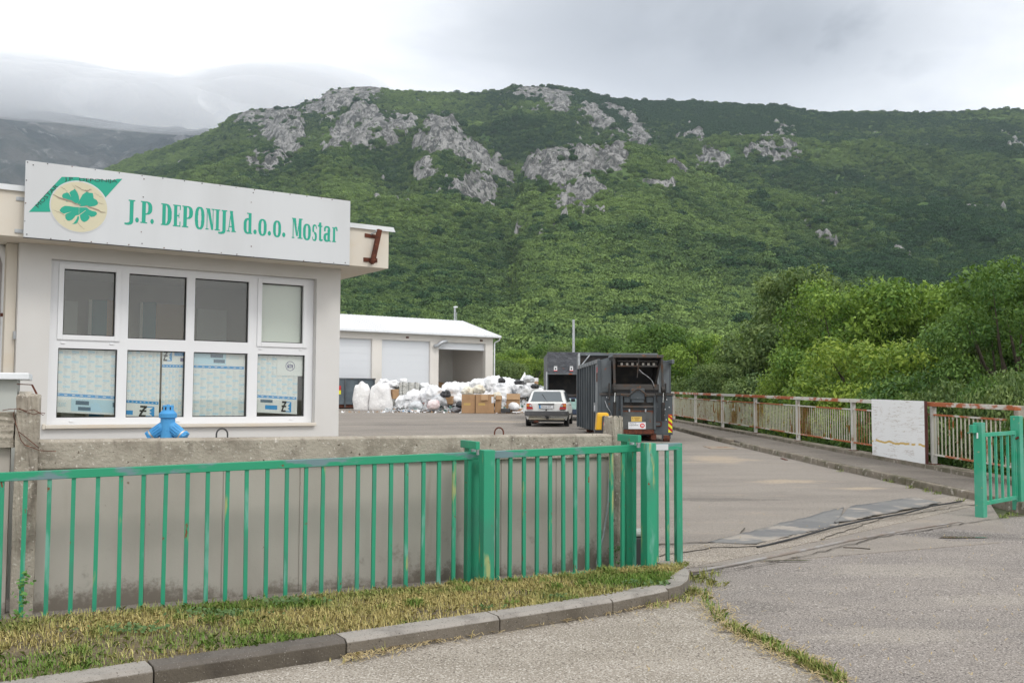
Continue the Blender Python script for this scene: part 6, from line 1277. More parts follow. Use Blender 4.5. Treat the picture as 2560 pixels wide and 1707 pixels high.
for sgn in (-1, 1):
    for y in (.72, 3.15):
        mb = MB(); mb.lathe(Q(sgn*.82, y, .275), -crt*sgn, [(0, .20), (.0, .255), (.02, .275), (.14, .275), (.17, .25), (.17, .1)], 28); wt = mb.build('wheel', m_tyre, car, smooth=True)
        mb = MB(); mb.lathe(Q(sgn*.828, y, .275), -crt*sgn, [(0, .05), (.006, .175), (.02, .19)], 20); mb.build('hub_cap', m_galv, wt, smooth=True)
        mb = MB(); vs = []
        for k in range(13):
            a = math.pi*k/12; vs += [Q(sgn*.838, y+.33*math.cos(a), .275+.33*math.sin(a)), Q(sgn*.838, y+.285*math.cos(a), .275+.285*math.sin(a))]
        vs2 = [v-crt*sgn*.02 for v in vs]
        mb.lathe(Q(sgn*.835, y, .275), -crt*sgn, [(0, .30), (.05, .30)], 24); mb.build('wheel_arch', m_black, car)
    if True:
        w_ = [(sgn*.755, .62, .945), (sgn*.765, 1.22, .945), (sgn*.632, 1.22, 1.345), (sgn*.628, .78, 1.33)]; qp('side_window', w_ if sgn > 0 else list(reversed(w_)), m_cglass, th=.022)
        w_ = [(sgn*.765, 1.30, .945), (sgn*.77, 2.62, .94), (sgn*.635, 2.12, 1.335), (sgn*.635, 1.30, 1.35)]; qp('side_window', w_ if sgn > 0 else list(reversed(w_)), m_cglass, th=.022)
    mb = MB(); mb.pbox(Q(sgn*.80, .95, .44), crt*.05*sgn, cfw*1.9, V(0, 0, .06)); mb.build('side_strip', m_bump, car)
    mb = MB(); mb.pbox(Q(sgn*.83, 1.45, .80), crt*.02*sgn, cfw*.14, V(0, 0, .03)); mb.build('door_handle', m_black, car)
    mb = MB(); mb.pbox(Q(sgn*.82, 2.42, .93), crt*.17*sgn, cfw*.06, V(0, 0, .115)); mb.build('mirror', m_black, car, bevel=.02)
# ---------------------------------------------------------------- waste heap
def plastic(name, c, c2, rough=.45): return mat(name, c, rough, [(c2, 2.2, .42, .68), (tuple(min(1, x*1.12) for x in c), 7, .55, .7)], (.9, 6, .05))
m_bagw = plastic('white_plastic_film', (.88, .88, .89), (.80, .81, .83)); m_bagg = plastic('clear_grey_film', (.62, .64, .66), (.46, .48, .50)); m_bagk = plastic('black_bin_liner', (.02, .02, .022), (.05, .05, .055), .3)
m_bagp = plastic('pinkish_white_film', (.78, .70, .70), (.72, .50, .50)); m_bagc = plastic('creamy_white_film', (.78, .75, .64), (.66, .58, .44)); m_sack = plastic('big_white_sack', (.84, .83, .82), (.74, .73, .73), .6)
m_card = mat('brown_cardboard', (.42, .26, .14), .85, [((.36, .22, .12), 2, .45, .7)]); m_cardl = mat('cardboard_flap', (.46, .30, .17), .85); m_tape = mat('packing_tape', (.52, .36, .12), .4)
def bagmesh(seed, sx, sy, sz, m, lump=.24, boxy=2.0, neck=True):
    import bmesh
    bm = bmesh.new(); bmesh.ops.create_icosphere(bm, subdivisions=4, radius=1); r = random.Random(seed); off = r.uniform(0, 90)
    from mathutils import noise as mn
    for v in bm.verts:
        d = v.co.copy(); p = boxy; k = (abs(d.x)**p+abs(d.y)**p+abs(d.z)**p)**(-1/p); q_ = d*k
        f_ = 1+lump*(mn.noise(d*1.7+V(off, 0, 0))*1.3+mn.noise(d*4+V(off, 5, 0))*.5+abs(mn.noise(d*8+V(off, 9, 0)))*.38)
        q_ = V(q_.x*sx, q_.y*sy, q_.z*sz)*f_
        if q_.z < -sz*.75: q_.z = -sz*.75
        v.co = q_+V(0, 0, sz*.75)
    me = bpy.data.meshes.new('bag'); bm.to_mesh(me); bm.free(); me.materials.append(m); me.polygons.foreach_set('use_smooth', [True]*len(me.polygons)); return me
BM = [bagmesh(k, 1, .9, .8, m_bagw) for k in range(5)]
BG = [bagmesh(20+k, 1, .85, .7, m_bagg) for k in range(2)]; BK = [bagmesh(30+k, 1, .8, .75, m_bagk) for k in range(2)]
def bag(px, py, wpx, Y, me, lab, grp='bags in the waste heap', sz=1, rot=None, tilt=0, sup=None, name='rubbish_bag', cat='bag'):
    """wpx: width in photo pixels, py: the bag's middle height"""
    p = P(px, py, Y); s = wpx/F*Y/2; o = bpy.data.objects.new(name, me); COL.objects.link(o)
    o.location = (p.x, p.y, max(GZ(Y)-.05, p.z-s*.6*sz)); r = random.Random(int(px*7+py)); o.rotation_euler = (tilt, 0, rot if rot is not None else r.uniform(0, 6.28)); o.scale = (s*.92, s*.92, s*sz)
    return tag(o, lab, cat, grp)
LW = 'lumpy white plastic bag in the large waste heap'
R = random.Random(11)
# a hidden core of tipped film keeps the heap solid: one mass of loose scraps
def heap(name, pts_, m, lab):
    mb = MB(); 
    return None
HP = [(870, 1000, 66, 0)]
prof_top = [(985, 1012), (1000, 990), (1030, 985), (1080, 975), (1110, 962), (1150, 962), (1180, 955), (1215, 948), (1250, 946), (1290, 945), (1320, 944), (1350, 958), (1372, 965)]
xs_ = [p[0] for p in prof_top]; tops = [p[1] for p in prof_top]
gxn, gyn = 120, 26; hv_ = []
for j in range(gyn):
    for i in range(gxn):
        fx = i/(gxn-1); px = 955+(1400-955)*fx; fy = j/(gyn-1); Y = 57.5+fy*9
        zt = P(px, float(np.interp(px, xs_, tops))+12, 62).z; g0 = GZ(Y)
        hgt_ = (zt-g0)*min(1, fy*1.9)**.7*(1 if fy < .75 else max(0, 1-(fy-.75)*3))
        x = P(px, 1000, Y).x; z = g0+max(0, hgt_)*(1+.15*math.sin(i*1.7+j))+R.uniform(-.08, .08)-.05
        hv_.append((x+R.uniform(-.05, .05), Y+R.uniform(-.1, .1), z))
hf = [(j*gxn+i, j*gxn+i+1, (j+1)*gxn+i+1, (j+1)*gxn+i) for j in range(gyn-1) for i in range(gxn-1)]
t = NT('mixed_scraps'); c = t.mix(t.noise(3.2, None, 5, .7, kind='cell'), (.62, .62, .62), (.80, .80, .80)); cc = t.noise(3.6, None, kind='cell', off=5)
c = t.mix(t.step(cc, .82, .84), c, (.10, .22, .20)); c = t.mix(t.step(t.noise(4.5, None, kind='cell', off=9), .88, .90), c, (.42, .28, .16)); c = t.mix(t.step(t.noise(5, None, kind='cell', off=14), .90, .92), c, (.04, .04, .05))
t.l.new(c, t.b.inputs['Base Color']); t.b.inputs['Roughness'].default_value = .6; t.bump(t.noise(4, None, 5, .7), 1, .15); m_scr = t.m
hpo = npmesh('loose_waste', hv_, hf, [m_scr]); tag(hpo, 'loose mixed plastic scraps and film making up the heap', kind='stuff')
# flat scraps strewn at the foot of the heap
mb = MB(); cols_ = [m_bagw, m_bagg, m_bagk, mat('green_scrap', (.10, .20, .17), .6), mat('blue_scrap', (.15, .33, .55), .6), m_card, mat('red_scrap', (.5, .12, .10), .6)]
for k in range(2600):
    px = R.uniform(965, 1420); Y = R.uniform(56.6, 66); hz_ = np.interp(px, xs_, tops); f_ = (Y-57.5)/9
    if px > 1300 and Y < 58: continue
    zt = P(px, float(hz_)+12, 62).z-GZ(Y); z = GZ(Y)+max(0, zt*min(1, max(0, f_)*1.9)**.7)*R.uniform(.6, 1.05)+R.uniform(.02, .12); x = P(px, 1000, Y).x; s = R.uniform(.06, .26)
    a = V(R.gauss(0, 1), R.gauss(0, 1), R.gauss(0, .6)).normalized()*s; b = V(R.gauss(0, 1), R.gauss(0, 1), R.gauss(0, .8)).normalized()*s*R.uniform(.5, 1); c = V(x, Y, z)
    mb.add([c-a, c+b*.9, c+a*.9+V(0, 0, R.uniform(0, .08)), c-b], [(0, 1, 2, 3)], R.choices(range(7), [10, 6, 1.3, 1.6, .7, 1, .5])[0])
for k in range(160):                                  # litter on the asphalt in front
    px = R.uniform(850, 1420); Y = R.uniform(55.3, 57.4); x = P(px, 1000, Y).x; s = R.uniform(.03, .11); c = V(x, Y, GZ(Y)+.03); a = V(R.uniform(-1, 1), R.uniform(-1, 1), .1)*s; b = V(-a.y, a.x, R.uniform(0, .1))
    mb.add([c-a, c+b, c+a, c-b], [(0, 1, 2, 3)], R.choice((0, 0, 1, 5)))
tag(mb.build('scattered_scraps', cols_), 'torn film and paper scraps strewn over and before the heap', kind='stuff')
# bags, back to front
for k in range(46):
    px = R.uniform(1100, 1395); top = float(np.interp(px, xs_, tops)); Y = R.uniform(60.5, 64.5)
    py = top+R.uniform(4, 42); w_ = R.uniform(30, 52) if px < 1290 else R.uniform(24, 38)
    bag(px, py+R.uniform(2, 8), w_, Y-(py-top)*.05, R.choice(BM), LW, sz=R.uniform(.8, 1.1))
for px, py, w_ in ((1010, 1000, 44), (1035, 988, 48), (1062, 984, 46), (1085, 978, 50), (1045, 1006, 44), (1074, 1002, 44), (1150, 1000, 54), (1168, 1012, 46), (1182, 985, 50), (1130, 975, 60), (1152, 970, 52), (1125, 988, 46), (1205, 972, 56), (1230, 985, 56), (1255, 975, 52), (1245, 996, 50), (1270, 960, 44), (1225, 955, 46), (1195, 957, 44), (1290, 965, 40), (1310, 975, 40), (1335, 970, 36), (1352, 978, 34), (1372, 972, 36), (1385, 985, 30), (1340, 990, 32), (1320, 958, 36)):
    bag(px, py+6, w_, 59.2+R.uniform(-.6, .6), R.choice(BM), LW, sz=R.uniform(.85, 1.05))
for px, py, w_ in ((1098, 1000, 46), (1040, 1015, 38), (1165, 1022, 52), (1190, 1018, 40), (1355, 1008, 26), (1322, 948, 30)): bag(px, py, w_, 57.6, R.choice(BG), 'greyish half clear plastic bag low in the waste heap', 'clear bags in the waste heap')
bag(1114, 985, 27, 57.4, BK[0], 'shiny black bin bag at the left of the heap, on a brown box'); bag(1337, 966, 26, 58.2, BK[1], 'dark grey bag near the top right of the heap', sz=.7)
bag(1300, 956, 34, 58.6, BK[0], 'long black bag under white film on the heap crest', sz=.5); bag(1254, 951, 20, 58.6, BK[1], 'small black bag between white bags at mid crest'); bag(1149, 1012, 24, 56.8, BK[1], 'small black bag just left of the cardboard boxes'); bag(1140, 1025, 30, 56.6, bagmesh(51, 1, .8, .6, plastic('dark_grey_film', (.14, .14, .15), (.25, .25, .26))), 'dark grey bag on the ground left of the cardboard boxes')
bag(1084, 1012, 36, 56.8, bagmesh(50, 1, .9, .8, m_bagp, .08), 'round pinkish white bag at the foot of the heap')
for px, py, w_, lab in ((1170, 978, 32, 'cream coloured bag above the left cardboard box'), (1198, 974, 34, 'yellowish bag above the second cardboard box'), (1350, 990, 34, 'cream bag behind the car roof'), (1243, 990, 28, 'creamy bag poking out of the narrow box')): bag(px, py, w_, 57.6, bagmesh(int(px), 1, .9, .75, m_bagc), lab)
bag(1284, 1015, 36, 55.6, bagmesh(61, 1.1, .6, .7, m_bagw, .08), 'smooth white sack lying against the right cardboard box', sz=.9)
# spiky torn film and white boxes on top
mb = MB(); c = P(1308, 945, 60.5); mb.add([c+V(-.3, 0, -.3), c+V(.3, .1, -.3), c+V(.1, 0, .38), c+V(0, -.2, -.2)], [(0, 1, 2), (0, 2, 3), (1, 3, 2)]); tag(mb.build('torn_film', m_bagw), 'pointed peak of torn white film on the heap crest', 'plastic film')
def gbox(name, px, py, wpx, hpx, Y, m, lab, d=.6, rz=0, cat='box', grp=None):
    p = P(px, py, Y); w_, h_ = wpx/F*Y, hpx/F*Y; dx = V(math.cos(rz), math.sin(rz), 0); dy = V(-dx.y, dx.x, 0); mb = MB(); mb.pbox(p-dx*w_/2-V(0, 0, h_/2), dx*w_, dy*d, V(0, 0, h_)); return tag(mb.build(name, m, bevel=.02), lab, cat, grp)
o = gbox('white_carton', 1330, 949, 28, 9, 60, m_bagw, 'flat white topped carton lying on the heap crest', rz=-.12); p = P(1330, 955, 59.9); mb = MB(); mb.box((p.x-.28, p.y-.05, p.z-.12), (p.x+.38, p.y+.5, p.z+.03)); mb.build('brown_side', m_card, o)
gbox('white_carton', 1020, 992, 18, 12, 58.2, m_bagw, 'small white carton with a red print left of the black bag', rz=.2)
# big white sacks by the skip
def sack(px0, px1, py0, py1, Y, seed, lab):
    p = P((px0+px1)/2, py1, Y); w_ = (px1-px0)/F*Y; h_ = (py1-py0)/F*Y; me = bagmesh(seed, 1, .8, 1, m_sack, .10, 3.2); o = bpy.data.objects.new('big_sack', me); COL.objects.link(o)
    o.location = (p.x, p.y, GZ(Y)-.02); o.scale = (w_/2*.95, .55, h_/1.62); 
    for v in me.vertices:
        f_ = v.co.z; v.co.x *= 1.12-.16*f_*.7; v.co.z += .06*math.sin(v.co.x*7+seed)*(f_ > 1.0)
    tag(o, lab, 'sack', 'big white sacks beside the skip')
sack(883, 928, 960, 1023, 60.5, 71, 'bulging white sack standing nearest the skip'); sack(924, 980, 960, 1023, 60.3, 72, 'wider bulging white sack right of the one by the skip')
# wired bales
m_bale = mat('baled_film', (.66, .65, .60), .7, [((.50, .49, .44), 3, .45, .6, (1, 1, 5)), ((.74, .74, .72), 6, .5, .6, (1, 1, 4))], (1, 5, .12, (1, 1, 5)))
def bale(px0, px1, py0, py1, Y, lab):
    p0, p1 = P(px0, py1, Y), P(px1, py0, Y); zb_ = max(GZ(Y)-.02, min(p0.z, P(px0, 1026, Y).z)); import bmesh
    mb = MB(); mb.box((p0.x, Y, GZ(Y)-.02), (p1.x, Y+1.0, p1.z)); o = mb.build('wired_bale', m_bale); bm = bmesh.new(); bm.from_mesh(o.data); bmesh.ops.subdivide_edges(bm, edges=bm.edges, cuts=7, use_grid_fill=True)
    for v in bm.verts: v.co += V(R.uniform(-.05, .05), R.uniform(-.05, .05), R.uniform(-.045, .045))
    bm.to_mesh(o.data); bm.free(); tag(o, lab, 'bale', 'wired bales of film')
    w_ = p1.x-p0.x
    for k in range(3):
        x = p0.x+w_*(k+.5)/3; mb = MB(); mb.tube([(x, Y-.05, GZ(Y)), (x, Y-.06, p1.z+.04), (x, Y+1, p1.z+.04)], .012, 4); mb.build('binding_wire', m_dark, o)
bale(948, 998, 958, 990, 63.5, 'wired white bale just right of the two big sacks'); bale(998, 1046, 957, 1010, 62.5, 'tall wired white bale in front of the middle roller door'); bale(1050, 1085, 962, 985, 63.5, 'low wired bale at the foot of the pillar by the open door')
for k, (px, py, w_) in enumerate(((960, 957, 34), (985, 960, 34), (975, 975, 30), (1008, 952, 22), (1062, 966, 30), (1078, 970, 26))): bag(px, py, w_, 63.2, BM[k % 5], 'crumpled white film slumped over the wired bales', 'film on the bales', sz=.7)
gbox('cardboard_box', 990, 985, 16, 24, 60.2, m_card, 'torn brown carton wedged below the bales', rz=.5); gbox('cardboard_box', 1113, 1000, 34, 20, 58.0, m_card, 'brown carton under the black bin bag', rz=-.15)
p = P(1118, 962, 74); mb = MB(); mb.hexa([(p.x-1.0, 74, GZ(74)), (p.x+1.0, 74, GZ(74)), (p.x+1.0, 75, GZ(74)), (p.x-1.0, 75, GZ(74)), (p.x-1.0, 74, p.z+.3), (p.x+1.0, 74, p.z-.1), (p.x+1.0, 75, p.z-.1), (p.x-1.0, 75, p.z+.3)]); tag(mb.build('cardboard_stack', m_card), 'brown cardboard just inside the open warehouse door', 'cardboard')
# large cardboard boxes in front of the heap
def cbox(px0, px1, py0, py1, Y, lab, d=.9, shear=0, tape=None, flap=None, label_=None):
    p0, p1 = P(px0, py1, Y), P(px1, py0, Y); z0 = GZ(Y)+.02; w_ = p1.x-p0.x; h_ = p1.z-z0; mb = MB(); t_ = .02; e = empty('cardboard_box', (p0.x+w_/2, Y, z0), lab, 'cardboard box', 'big cardboard boxes before the heap')
    S_ = lambda x, y, z: V(p0.x+x*w_+shear*z*w_, Y+y, z0+z*h_)
    for nm, (x0, x1, y0, y1) in (('front', (0, 1, 0, t_)), ('back', (0, 1, d-t_, d)), ('left', (0, t_/w_, t_, d-t_)), ('right', (1-t_/w_, 1, t_, d-t_))):
        mb.hexa([S_(x0, y0, 0), S_(x1, y0, 0), S_(x1, y1, 0), S_(x0, y1, 0), S_(x0, y0, 1), S_(x1, y0, 1), S_(x1, y1, 1), S_(x0, y1, 1)])
    mb.build('carton', m_card, e)
    if tape: a, b, c, f_ = tape; mb = MB(); mb.hexa([S_(a, -.004, c), S_(b, -.004, c), S_(b, -.001, c), S_(a, -.001, c), S_(a, -.004, f_), S_(b, -.004, f_), S_(b, -.001, f_), S_(a, -.001, f_)]); mb.build('tape', m_tape, e)
    if flap: a, b, c = flap; mb = MB(); mb.hexa([S_(a, -.09, c), S_(b, -.09, c), S_(b, -.075, c), S_(a, -.075, c), S_(a, -.02, 1.0), S_(b, -.02, 1.0), S_(b, -.003, 1.0), S_(a, -.003, 1.0)]); mb.build('flap', m_cardl, e)
    if label_: a, b, c, f_ = label_; mb = MB(); mb.hexa([S_(a, -.006, c), S_(b, -.006, c), S_(b, -.001, c), S_(a, -.001, c), S_(a, -.006, f_), S_(b, -.006, f_), S_(b, -.001, f_), S_(a, -.001, f_)]); mb.build('paper_label', m_pvc, e)
YB = 55.2
cbox(1154, 1188, 986, 1031, YB, 'plain brown box at the left of the row of big boxes', tape=(.15, .66, .42, .54))
cbox(1189, 1235, 986, 1031, YB-.1, 'widest brown box with a flap and white label, second in the row', tape=(.15, .52, .42, .54), flap=(.30, .68, .70), label_=(.86, .98, .55, .88))
cbox(1236, 1252, 989, 1031, YB+.2, 'narrow leaning brown box third in the row', shear=.18, flap=(.1, .95, .78))
cbox(1265, 1299, 984, 1029, YB+.5, 'brown box with folded top edge beside the parked car', shear=.04, flap=(0, 1, .70))
gbox('black_crate', 1264, 1026, 24, 10, 54.8, m_dark, 'low black crate in front of the right cardboard box', cat='crate'); gbox('paper_sheet', 1290, 1030, 18, 3, 54.6, m_bagw, 'white slab of foam lying beside the car', cat='foam sheet')
# teal sheeting beyond the car
gbox('teal_tarpaulin', 1428, 1010, 26, 26, 43.6, mat('teal_film', (.36, .56, .52), .5, [((.20, .40, .38), 4, .5, .7)], (1, 8, .05)), 'pale teal sheeting heaped between the car and the compactor', cat='tarpaulin')
# ---------------------------------------------------------------- trees and bushes
t = NT('leaf'); ti = t.attr('tint').outputs['Fac']; rnd = t.n.new('ShaderNodeObjectInfo').outputs['Random']
def leafmat(name, dark, light):
    t = NT(name); ti = t.attr('tint').outputs['Fac']; c = t.mix(ti, dark, light); t.l.new(c, t.b.inputs['Base Color']); t.b.inputs['Roughness'].default_value = .55; t.b.inputs['Specular IOR Level'].default_value = .25
    tr = t.n.new('ShaderNodeBsdfTranslucent'); t.l.new(t.mix(.5, c, (.22, .34, .03)), tr.inputs[0]); mx_ = t.n.new('ShaderNodeMixShader'); mx_.inputs[0].default_value = .22
    t.l.new(t.b.outputs[0], mx_.inputs[1]); t.l.new(tr.outputs[0], mx_.inputs[2]); t.l.new(mx_.outputs[0], t.out.inputs[0]); return t.m
m_l1 = leafmat('bright_leaf', (.065, .15, .022), (.29, .42, .07)); m_l2 = leafmat('dark_leaf', (.04, .105, .022), (.175, .29, .06)); m_l3 = leafmat('grey_green_leaf', (.065, .12, .038), (.25, .33, .11)); m_l4 = leafmat('yellow_green_leaf', (.09, .18, .025), (.36, .46, .07))
m_bark = mat('bark', (.10, .08, .06), .9, [((.05, .04, .03), 8, .4, .7)])
def crown_mesh(seed, H, R0, nleaf, ls, m, ncl=34, low=.18):
    rg = np.random.RandomState(seed); cl = []
    for k in range(ncl):
        h = low+(1-low)*rg.rand()**.8; rr = R0*math.sqrt(max(.05, 1-((h-.52)/.55)**2))*(.45+.6*rg.rand()); a = rg.rand()*2*math.pi
        cl.append((rr*math.cos(a), rr*math.sin(a), h*H*.93, R0*(.13+.16*rg.rand())))
    cl = np.array(cl); w = cl[:, 3]**2; w /= w.sum(); pick = rg.choice(ncl, nleaf, p=w); c = cl[pick]
    d = rg.randn(nleaf, 3); d /= np.linalg.norm(d, axis=1)[:, None]; rad = c[:, 3]*(.35+.75*rg.rand(nleaf)**.6); pos = c[:, :3]+d*rad[:, None]*np.array([1, 1, .72])
    pos[:, 2] = np.maximum(pos[:, 2], .05*H)
    nrm = d+rg.randn(nleaf, 3)*.8+np.array([0, 0, .5]); nrm /= np.linalg.norm(nrm, axis=1)[:, None]; a = rg.randn(nleaf, 3); a -= nrm*(a*nrm).sum(1)[:, None]; a /= np.linalg.norm(a, axis=1)[:, None]; b = np.cross(nrm, a)
    s = ls*(.6+.8*rg.rand(nleaf))[:, None]; v = np.stack([pos-a*s, pos-a*s*.1+b*s*.55, pos+a*s, pos+a*s*.1-b*s*.55], 1).reshape(-1, 3)
    tint = np.clip(.42+(rg.rand(ncl)-.5)[pick]*.7+rg.randn(nleaf)*.22, 0, 1)
    return v, np.arange(4*nleaf).reshape(-1, 4), tint, cl
def tree_proto(seed, H, R0, nleaf, ls, m, name='tree', **k):
    v, f_, ti_, cl = crown_mesh(seed, H, R0, nleaf, ls, m, **k)
    cr = npmesh('crown', v, f_, [m], {'tint': ('FACE', ti_)}); r = random.Random(seed); mb = MB()
    mb.tube([(0, 0, -.3), (r.uniform(-.1, .1), 0, H*.2), (r.uniform(-.2, .2), .1, H*.45), (r.uniform(-.3, .3), 0, H*.75)], [.045*R0+.05, .035*R0+.04, .025*R0+.03, .01], 8)
    for c in cl[::3]:
        z0 = r.uniform(.12, .45)*H; q_ = V(*c[:3]); st = V(0, 0, min(z0, q_.z*.8)); mid = st.lerp(q_, .5)+V(r.uniform(-.2, .2), r.uniform(-.2, .2), -.05*H); mb.tube([st, mid, q_], [.028*R0+.01, .016*R0+.01, .008], 5)
    tr = mb.build('trunk', m_bark, smooth=True)
    return cr, tr
DIM = {'bright': (7, 3.3), 'bright2': (6, 3.0), 'dark': (6.6, 3.1), 'grey': (7, 2.9), 'yellow': (4, 2.5), 'bush': (3, 2.3), 'darkbush': (3.2, 2.3), 'near': (7, 2.3)}
MK = {'bright': (m_l1, 30000, .080, 100, .12), 'bright2': (m_l1, 28000, .078, 95, .12), 'dark': (m_l2, 28000, .085, 90, .1), 'grey': (m_l3, 28000, .075, 95, .1), 'yellow': (m_l4, 24000, .065, 85, .02), 'bush': (m_l3, 22000, .058, 80, 0), 'darkbush': (m_l2, 22000, .058, 80, 0), 'near': (m_l2, 32000, .055, 120, .02)}
protos_t = {k: tree_proto(i+1, DIM[k][0], DIM[k][1], MK[k][1], MK[k][2], MK[k][0], ncl=MK[k][3], low=MK[k][4]) for i, k in enumerate(DIM)}
used_p = set()
def tree(kind, px, ptop, Y, wpx, lab, zb=None, grp='trees beyond the railing', name='tree', cat='tree', rz=None):
    cr0, tr0 = protos_t[kind]; H0, R0 = DIM[kind]
    top = P(px*2560/2352, ptop*2560/2352, Y); zb = GZ(Y)-1.4 if zb is None else zb; sh = (top.z-zb)/H0; sw = wpx*2560/2352/F*Y/2/R0/1.0; sw = max(sw, sh*(.86 if name != 'shrub' else .5))
    if Y < 56 and top.x > 6 and name != 'shrub': sw = max(.42, min(sw, (top.x-rx_(max(9, Y))-.22)/R0)); top.x = max(top.x, rx_(max(9, Y-1))+.25+sw*R0)
    e = empty(name, (top.x, Y, zb), lab, cat, grp); r = random.Random(int(px*3+Y)); e.rotation_euler.z = r.uniform(0, 6.28) if rz is None else rz; e.scale = (sw, sw, sh); 
    for src in (cr0, tr0):
        if src.name in used_p: c = src.copy(); COL.objects.link(c)
        else: c = src; used_p.add(src.name)
        c.parent = e; c.matrix_parent_inverse = Matrix.Identity(4)
TL = 'trees beyond the railing'
tree('bright', 1960, 640, 40, 300, 'large bright green tree rising above the middle of the railing')
tree('bright2', 2120, 632, 38, 270, 'bright green tree with a tall rounded top left of the far right tree')
tree('bright', 2220, 690, 44, 260, 'light green tree behind the white board, reaching towards the right')
tree('grey', 1825, 612, 46, 230, 'tall dull grey green tree left of the bright ones'); tree('bright2', 1745, 765, 50, 190, 'lower mid green tree left of the tall dull one')
tree('dark', 1520, 742, 62, 190, 'dark round topped tree right above the compactor'); tree('dark', 1450, 790, 70, 130, 'small dark tree just left above the compactor roof'); tree('bright2', 1610, 765, 58, 170, 'mid green tree between the dark round tree and the tall dull one')
tree('bright2', 1700, 800, 48, 180, 'green tree low behind the start of the visible railing'); tree('grey', 1650, 830, 44, 160, 'grey green bush beside the compactor right side')
tree('yellow', 1990, 775, 30, 210, 'yellow green bush behind the railing, left of the white board'); tree('yellow', 2110, 785, 28, 200, 'yellow green bush directly behind the white board'); tree('bright2', 1880, 790, 34, 190, 'leafy green tree above the railing at mid height')
tree('grey', 2250, 770, 27, 220, 'grey green bushy tree right of the white board'); tree('dark', 2290, 700, 32, 170, 'dark tree between the grey bush and the right edge')
tree('dark', 2350, 610, 27, 150, 'dark green tree half hidden behind the right edge tree'); tree('near', 2325, 562, 23, 200, 'tall dark leafy tree cut by the right edge of the photo'); tree('darkbush', 2170, 850, 24, 200, 'dark low bush behind the right end of the railing')
for k, (px, pt, Y, w_, kd_) in enumerate(((1590, 865, 52, 150, 'bush'), (1680, 870, 46, 150, 'darkbush'), (1770, 862, 40, 170, 'bush'), (1850, 868, 35, 170, 'yellow'), (1930, 872, 31, 170, 'darkbush'), (2020, 872, 27, 190, 'yellow'), (2100, 890, 24, 200, 'darkbush'), (2200, 880, 21, 230, 'bush'), (2290, 880, 18.6, 220, 'darkbush'), (2350, 860, 18.0, 160, 'bush'))):
    tree(kd_, px, pt, Y, w_, 'low bush growing up against the back of the railing', zb=GZ(Y)-1.5, grp='bushes against the back of the railing', name='bush', cat='bush')
for k, (px, pt, Y, w_, kd_) in enumerate(((1630, 930, 45, 90, 'darkbush'), (1700, 940, 40, 90, 'bush'), (1780, 950, 35, 100, 'darkbush'), (1850, 955, 31.5, 110, 'bush'), (1940, 965, 27.5, 120, 'darkbush'), (2040, 975, 24, 130, 'darkbush'), (2160, 985, 20, 150, 'darkbush'), (2230, 990, 18.0, 150, 'bush'), (2310, 990, 16.5, 150, 'darkbush'))):
    tree(kd_, px+14, pt-6, Y, w_, 'dark undergrowth seen under and through the railing bars', zb=GZ(Y)-1.2, grp='undergrowth below the railing', name='bush', cat='bush')
tree('darkbush', 2338, 958, 15.6, 74, 'small leafy shrub hanging over the end of the railing', zb=GZ(14.5)+.45, grp=None, name='shrub', cat='shrub')
# bushes between the warehouse and the containers
for px, pt, Y, w_, kd_, lab in ((1180, 800, 100, 80, 'bright2', 'green tree at the right end of the warehouse'), (1225, 820, 96, 70, 'yellow', 'yellow green tree between warehouse and rear compactor'), (1250, 790, 110, 80, 'dark', 'dark tree behind the rear compactor, left side'), (1330, 775, 104, 100, 'bright2', 'mid green tree behind the lamp post above the compactor'), (1390, 770, 92, 90, 'dark', 'dark tree between the lamp post and the round topped tree'), (1290, 790, 98, 90, 'grey', 'greyish tree behind the rear compactor'), (1160, 830, 92, 60, 'bush', 'low bush by the corner of the annexe')):
    tree(kd_, px, pt, Y, w_, lab, zb=1.5, grp='trees behind the yard')
# ---------------------------------------------------------------- grass
def grass(name, spots, lab, seed, blade=(.03, .075), w=.0035):
    rg = np.random.RandomState(seed); S_ = np.array(spots); n = len(S_); h = blade[0]+(blade[1]-blade[0])*rg.rand(n)**1.5; a = rg.rand(n)*2*np.pi; ln = rg.rand(n)*1.1; 
    d = np.stack([np.cos(a), np.sin(a), np.zeros(n)], -1); sd = np.stack([-np.sin(a+rg.randn(n)*.5), np.cos(a), np.zeros(n)], -1)*w; up = np.array([0, 0, 1.0])
    p0 = S_[:, :3]; p1 = p0+up*(h*.6*np.cos(ln*.5))[:, None]+d*(h*.3*ln)[:, None]; p2 = p0+up*(h*np.cos(ln))[:, None]+d*(h*np.sin(ln))[:, None]
    v = np.stack([p0-sd, p0+sd, p1+sd*.8, p2, p1-sd*.8], 1).reshape(-1, 3); f_ = np.arange(5*n).reshape(-1, 5); tint = np.clip(S_[:, 3]+rg.randn(n)*.18, 0, 1)
    t = NT(name); ti_ = t.attr('tint').outputs['Fac']; t.l.new(t.mix(ti_, (.17, .31, .045), (.64, .54, .22)), t.b.inputs['Base Color']); t.b.inputs['Roughness'].default_value = .7
    o = npmesh(name, v, f_, [t.m], {'tint': ('FACE', tint)}); return tag(o, lab, kind='stuff')
bv, bns, bnr = BED; rg = np.random.RandomState(9); sp = []
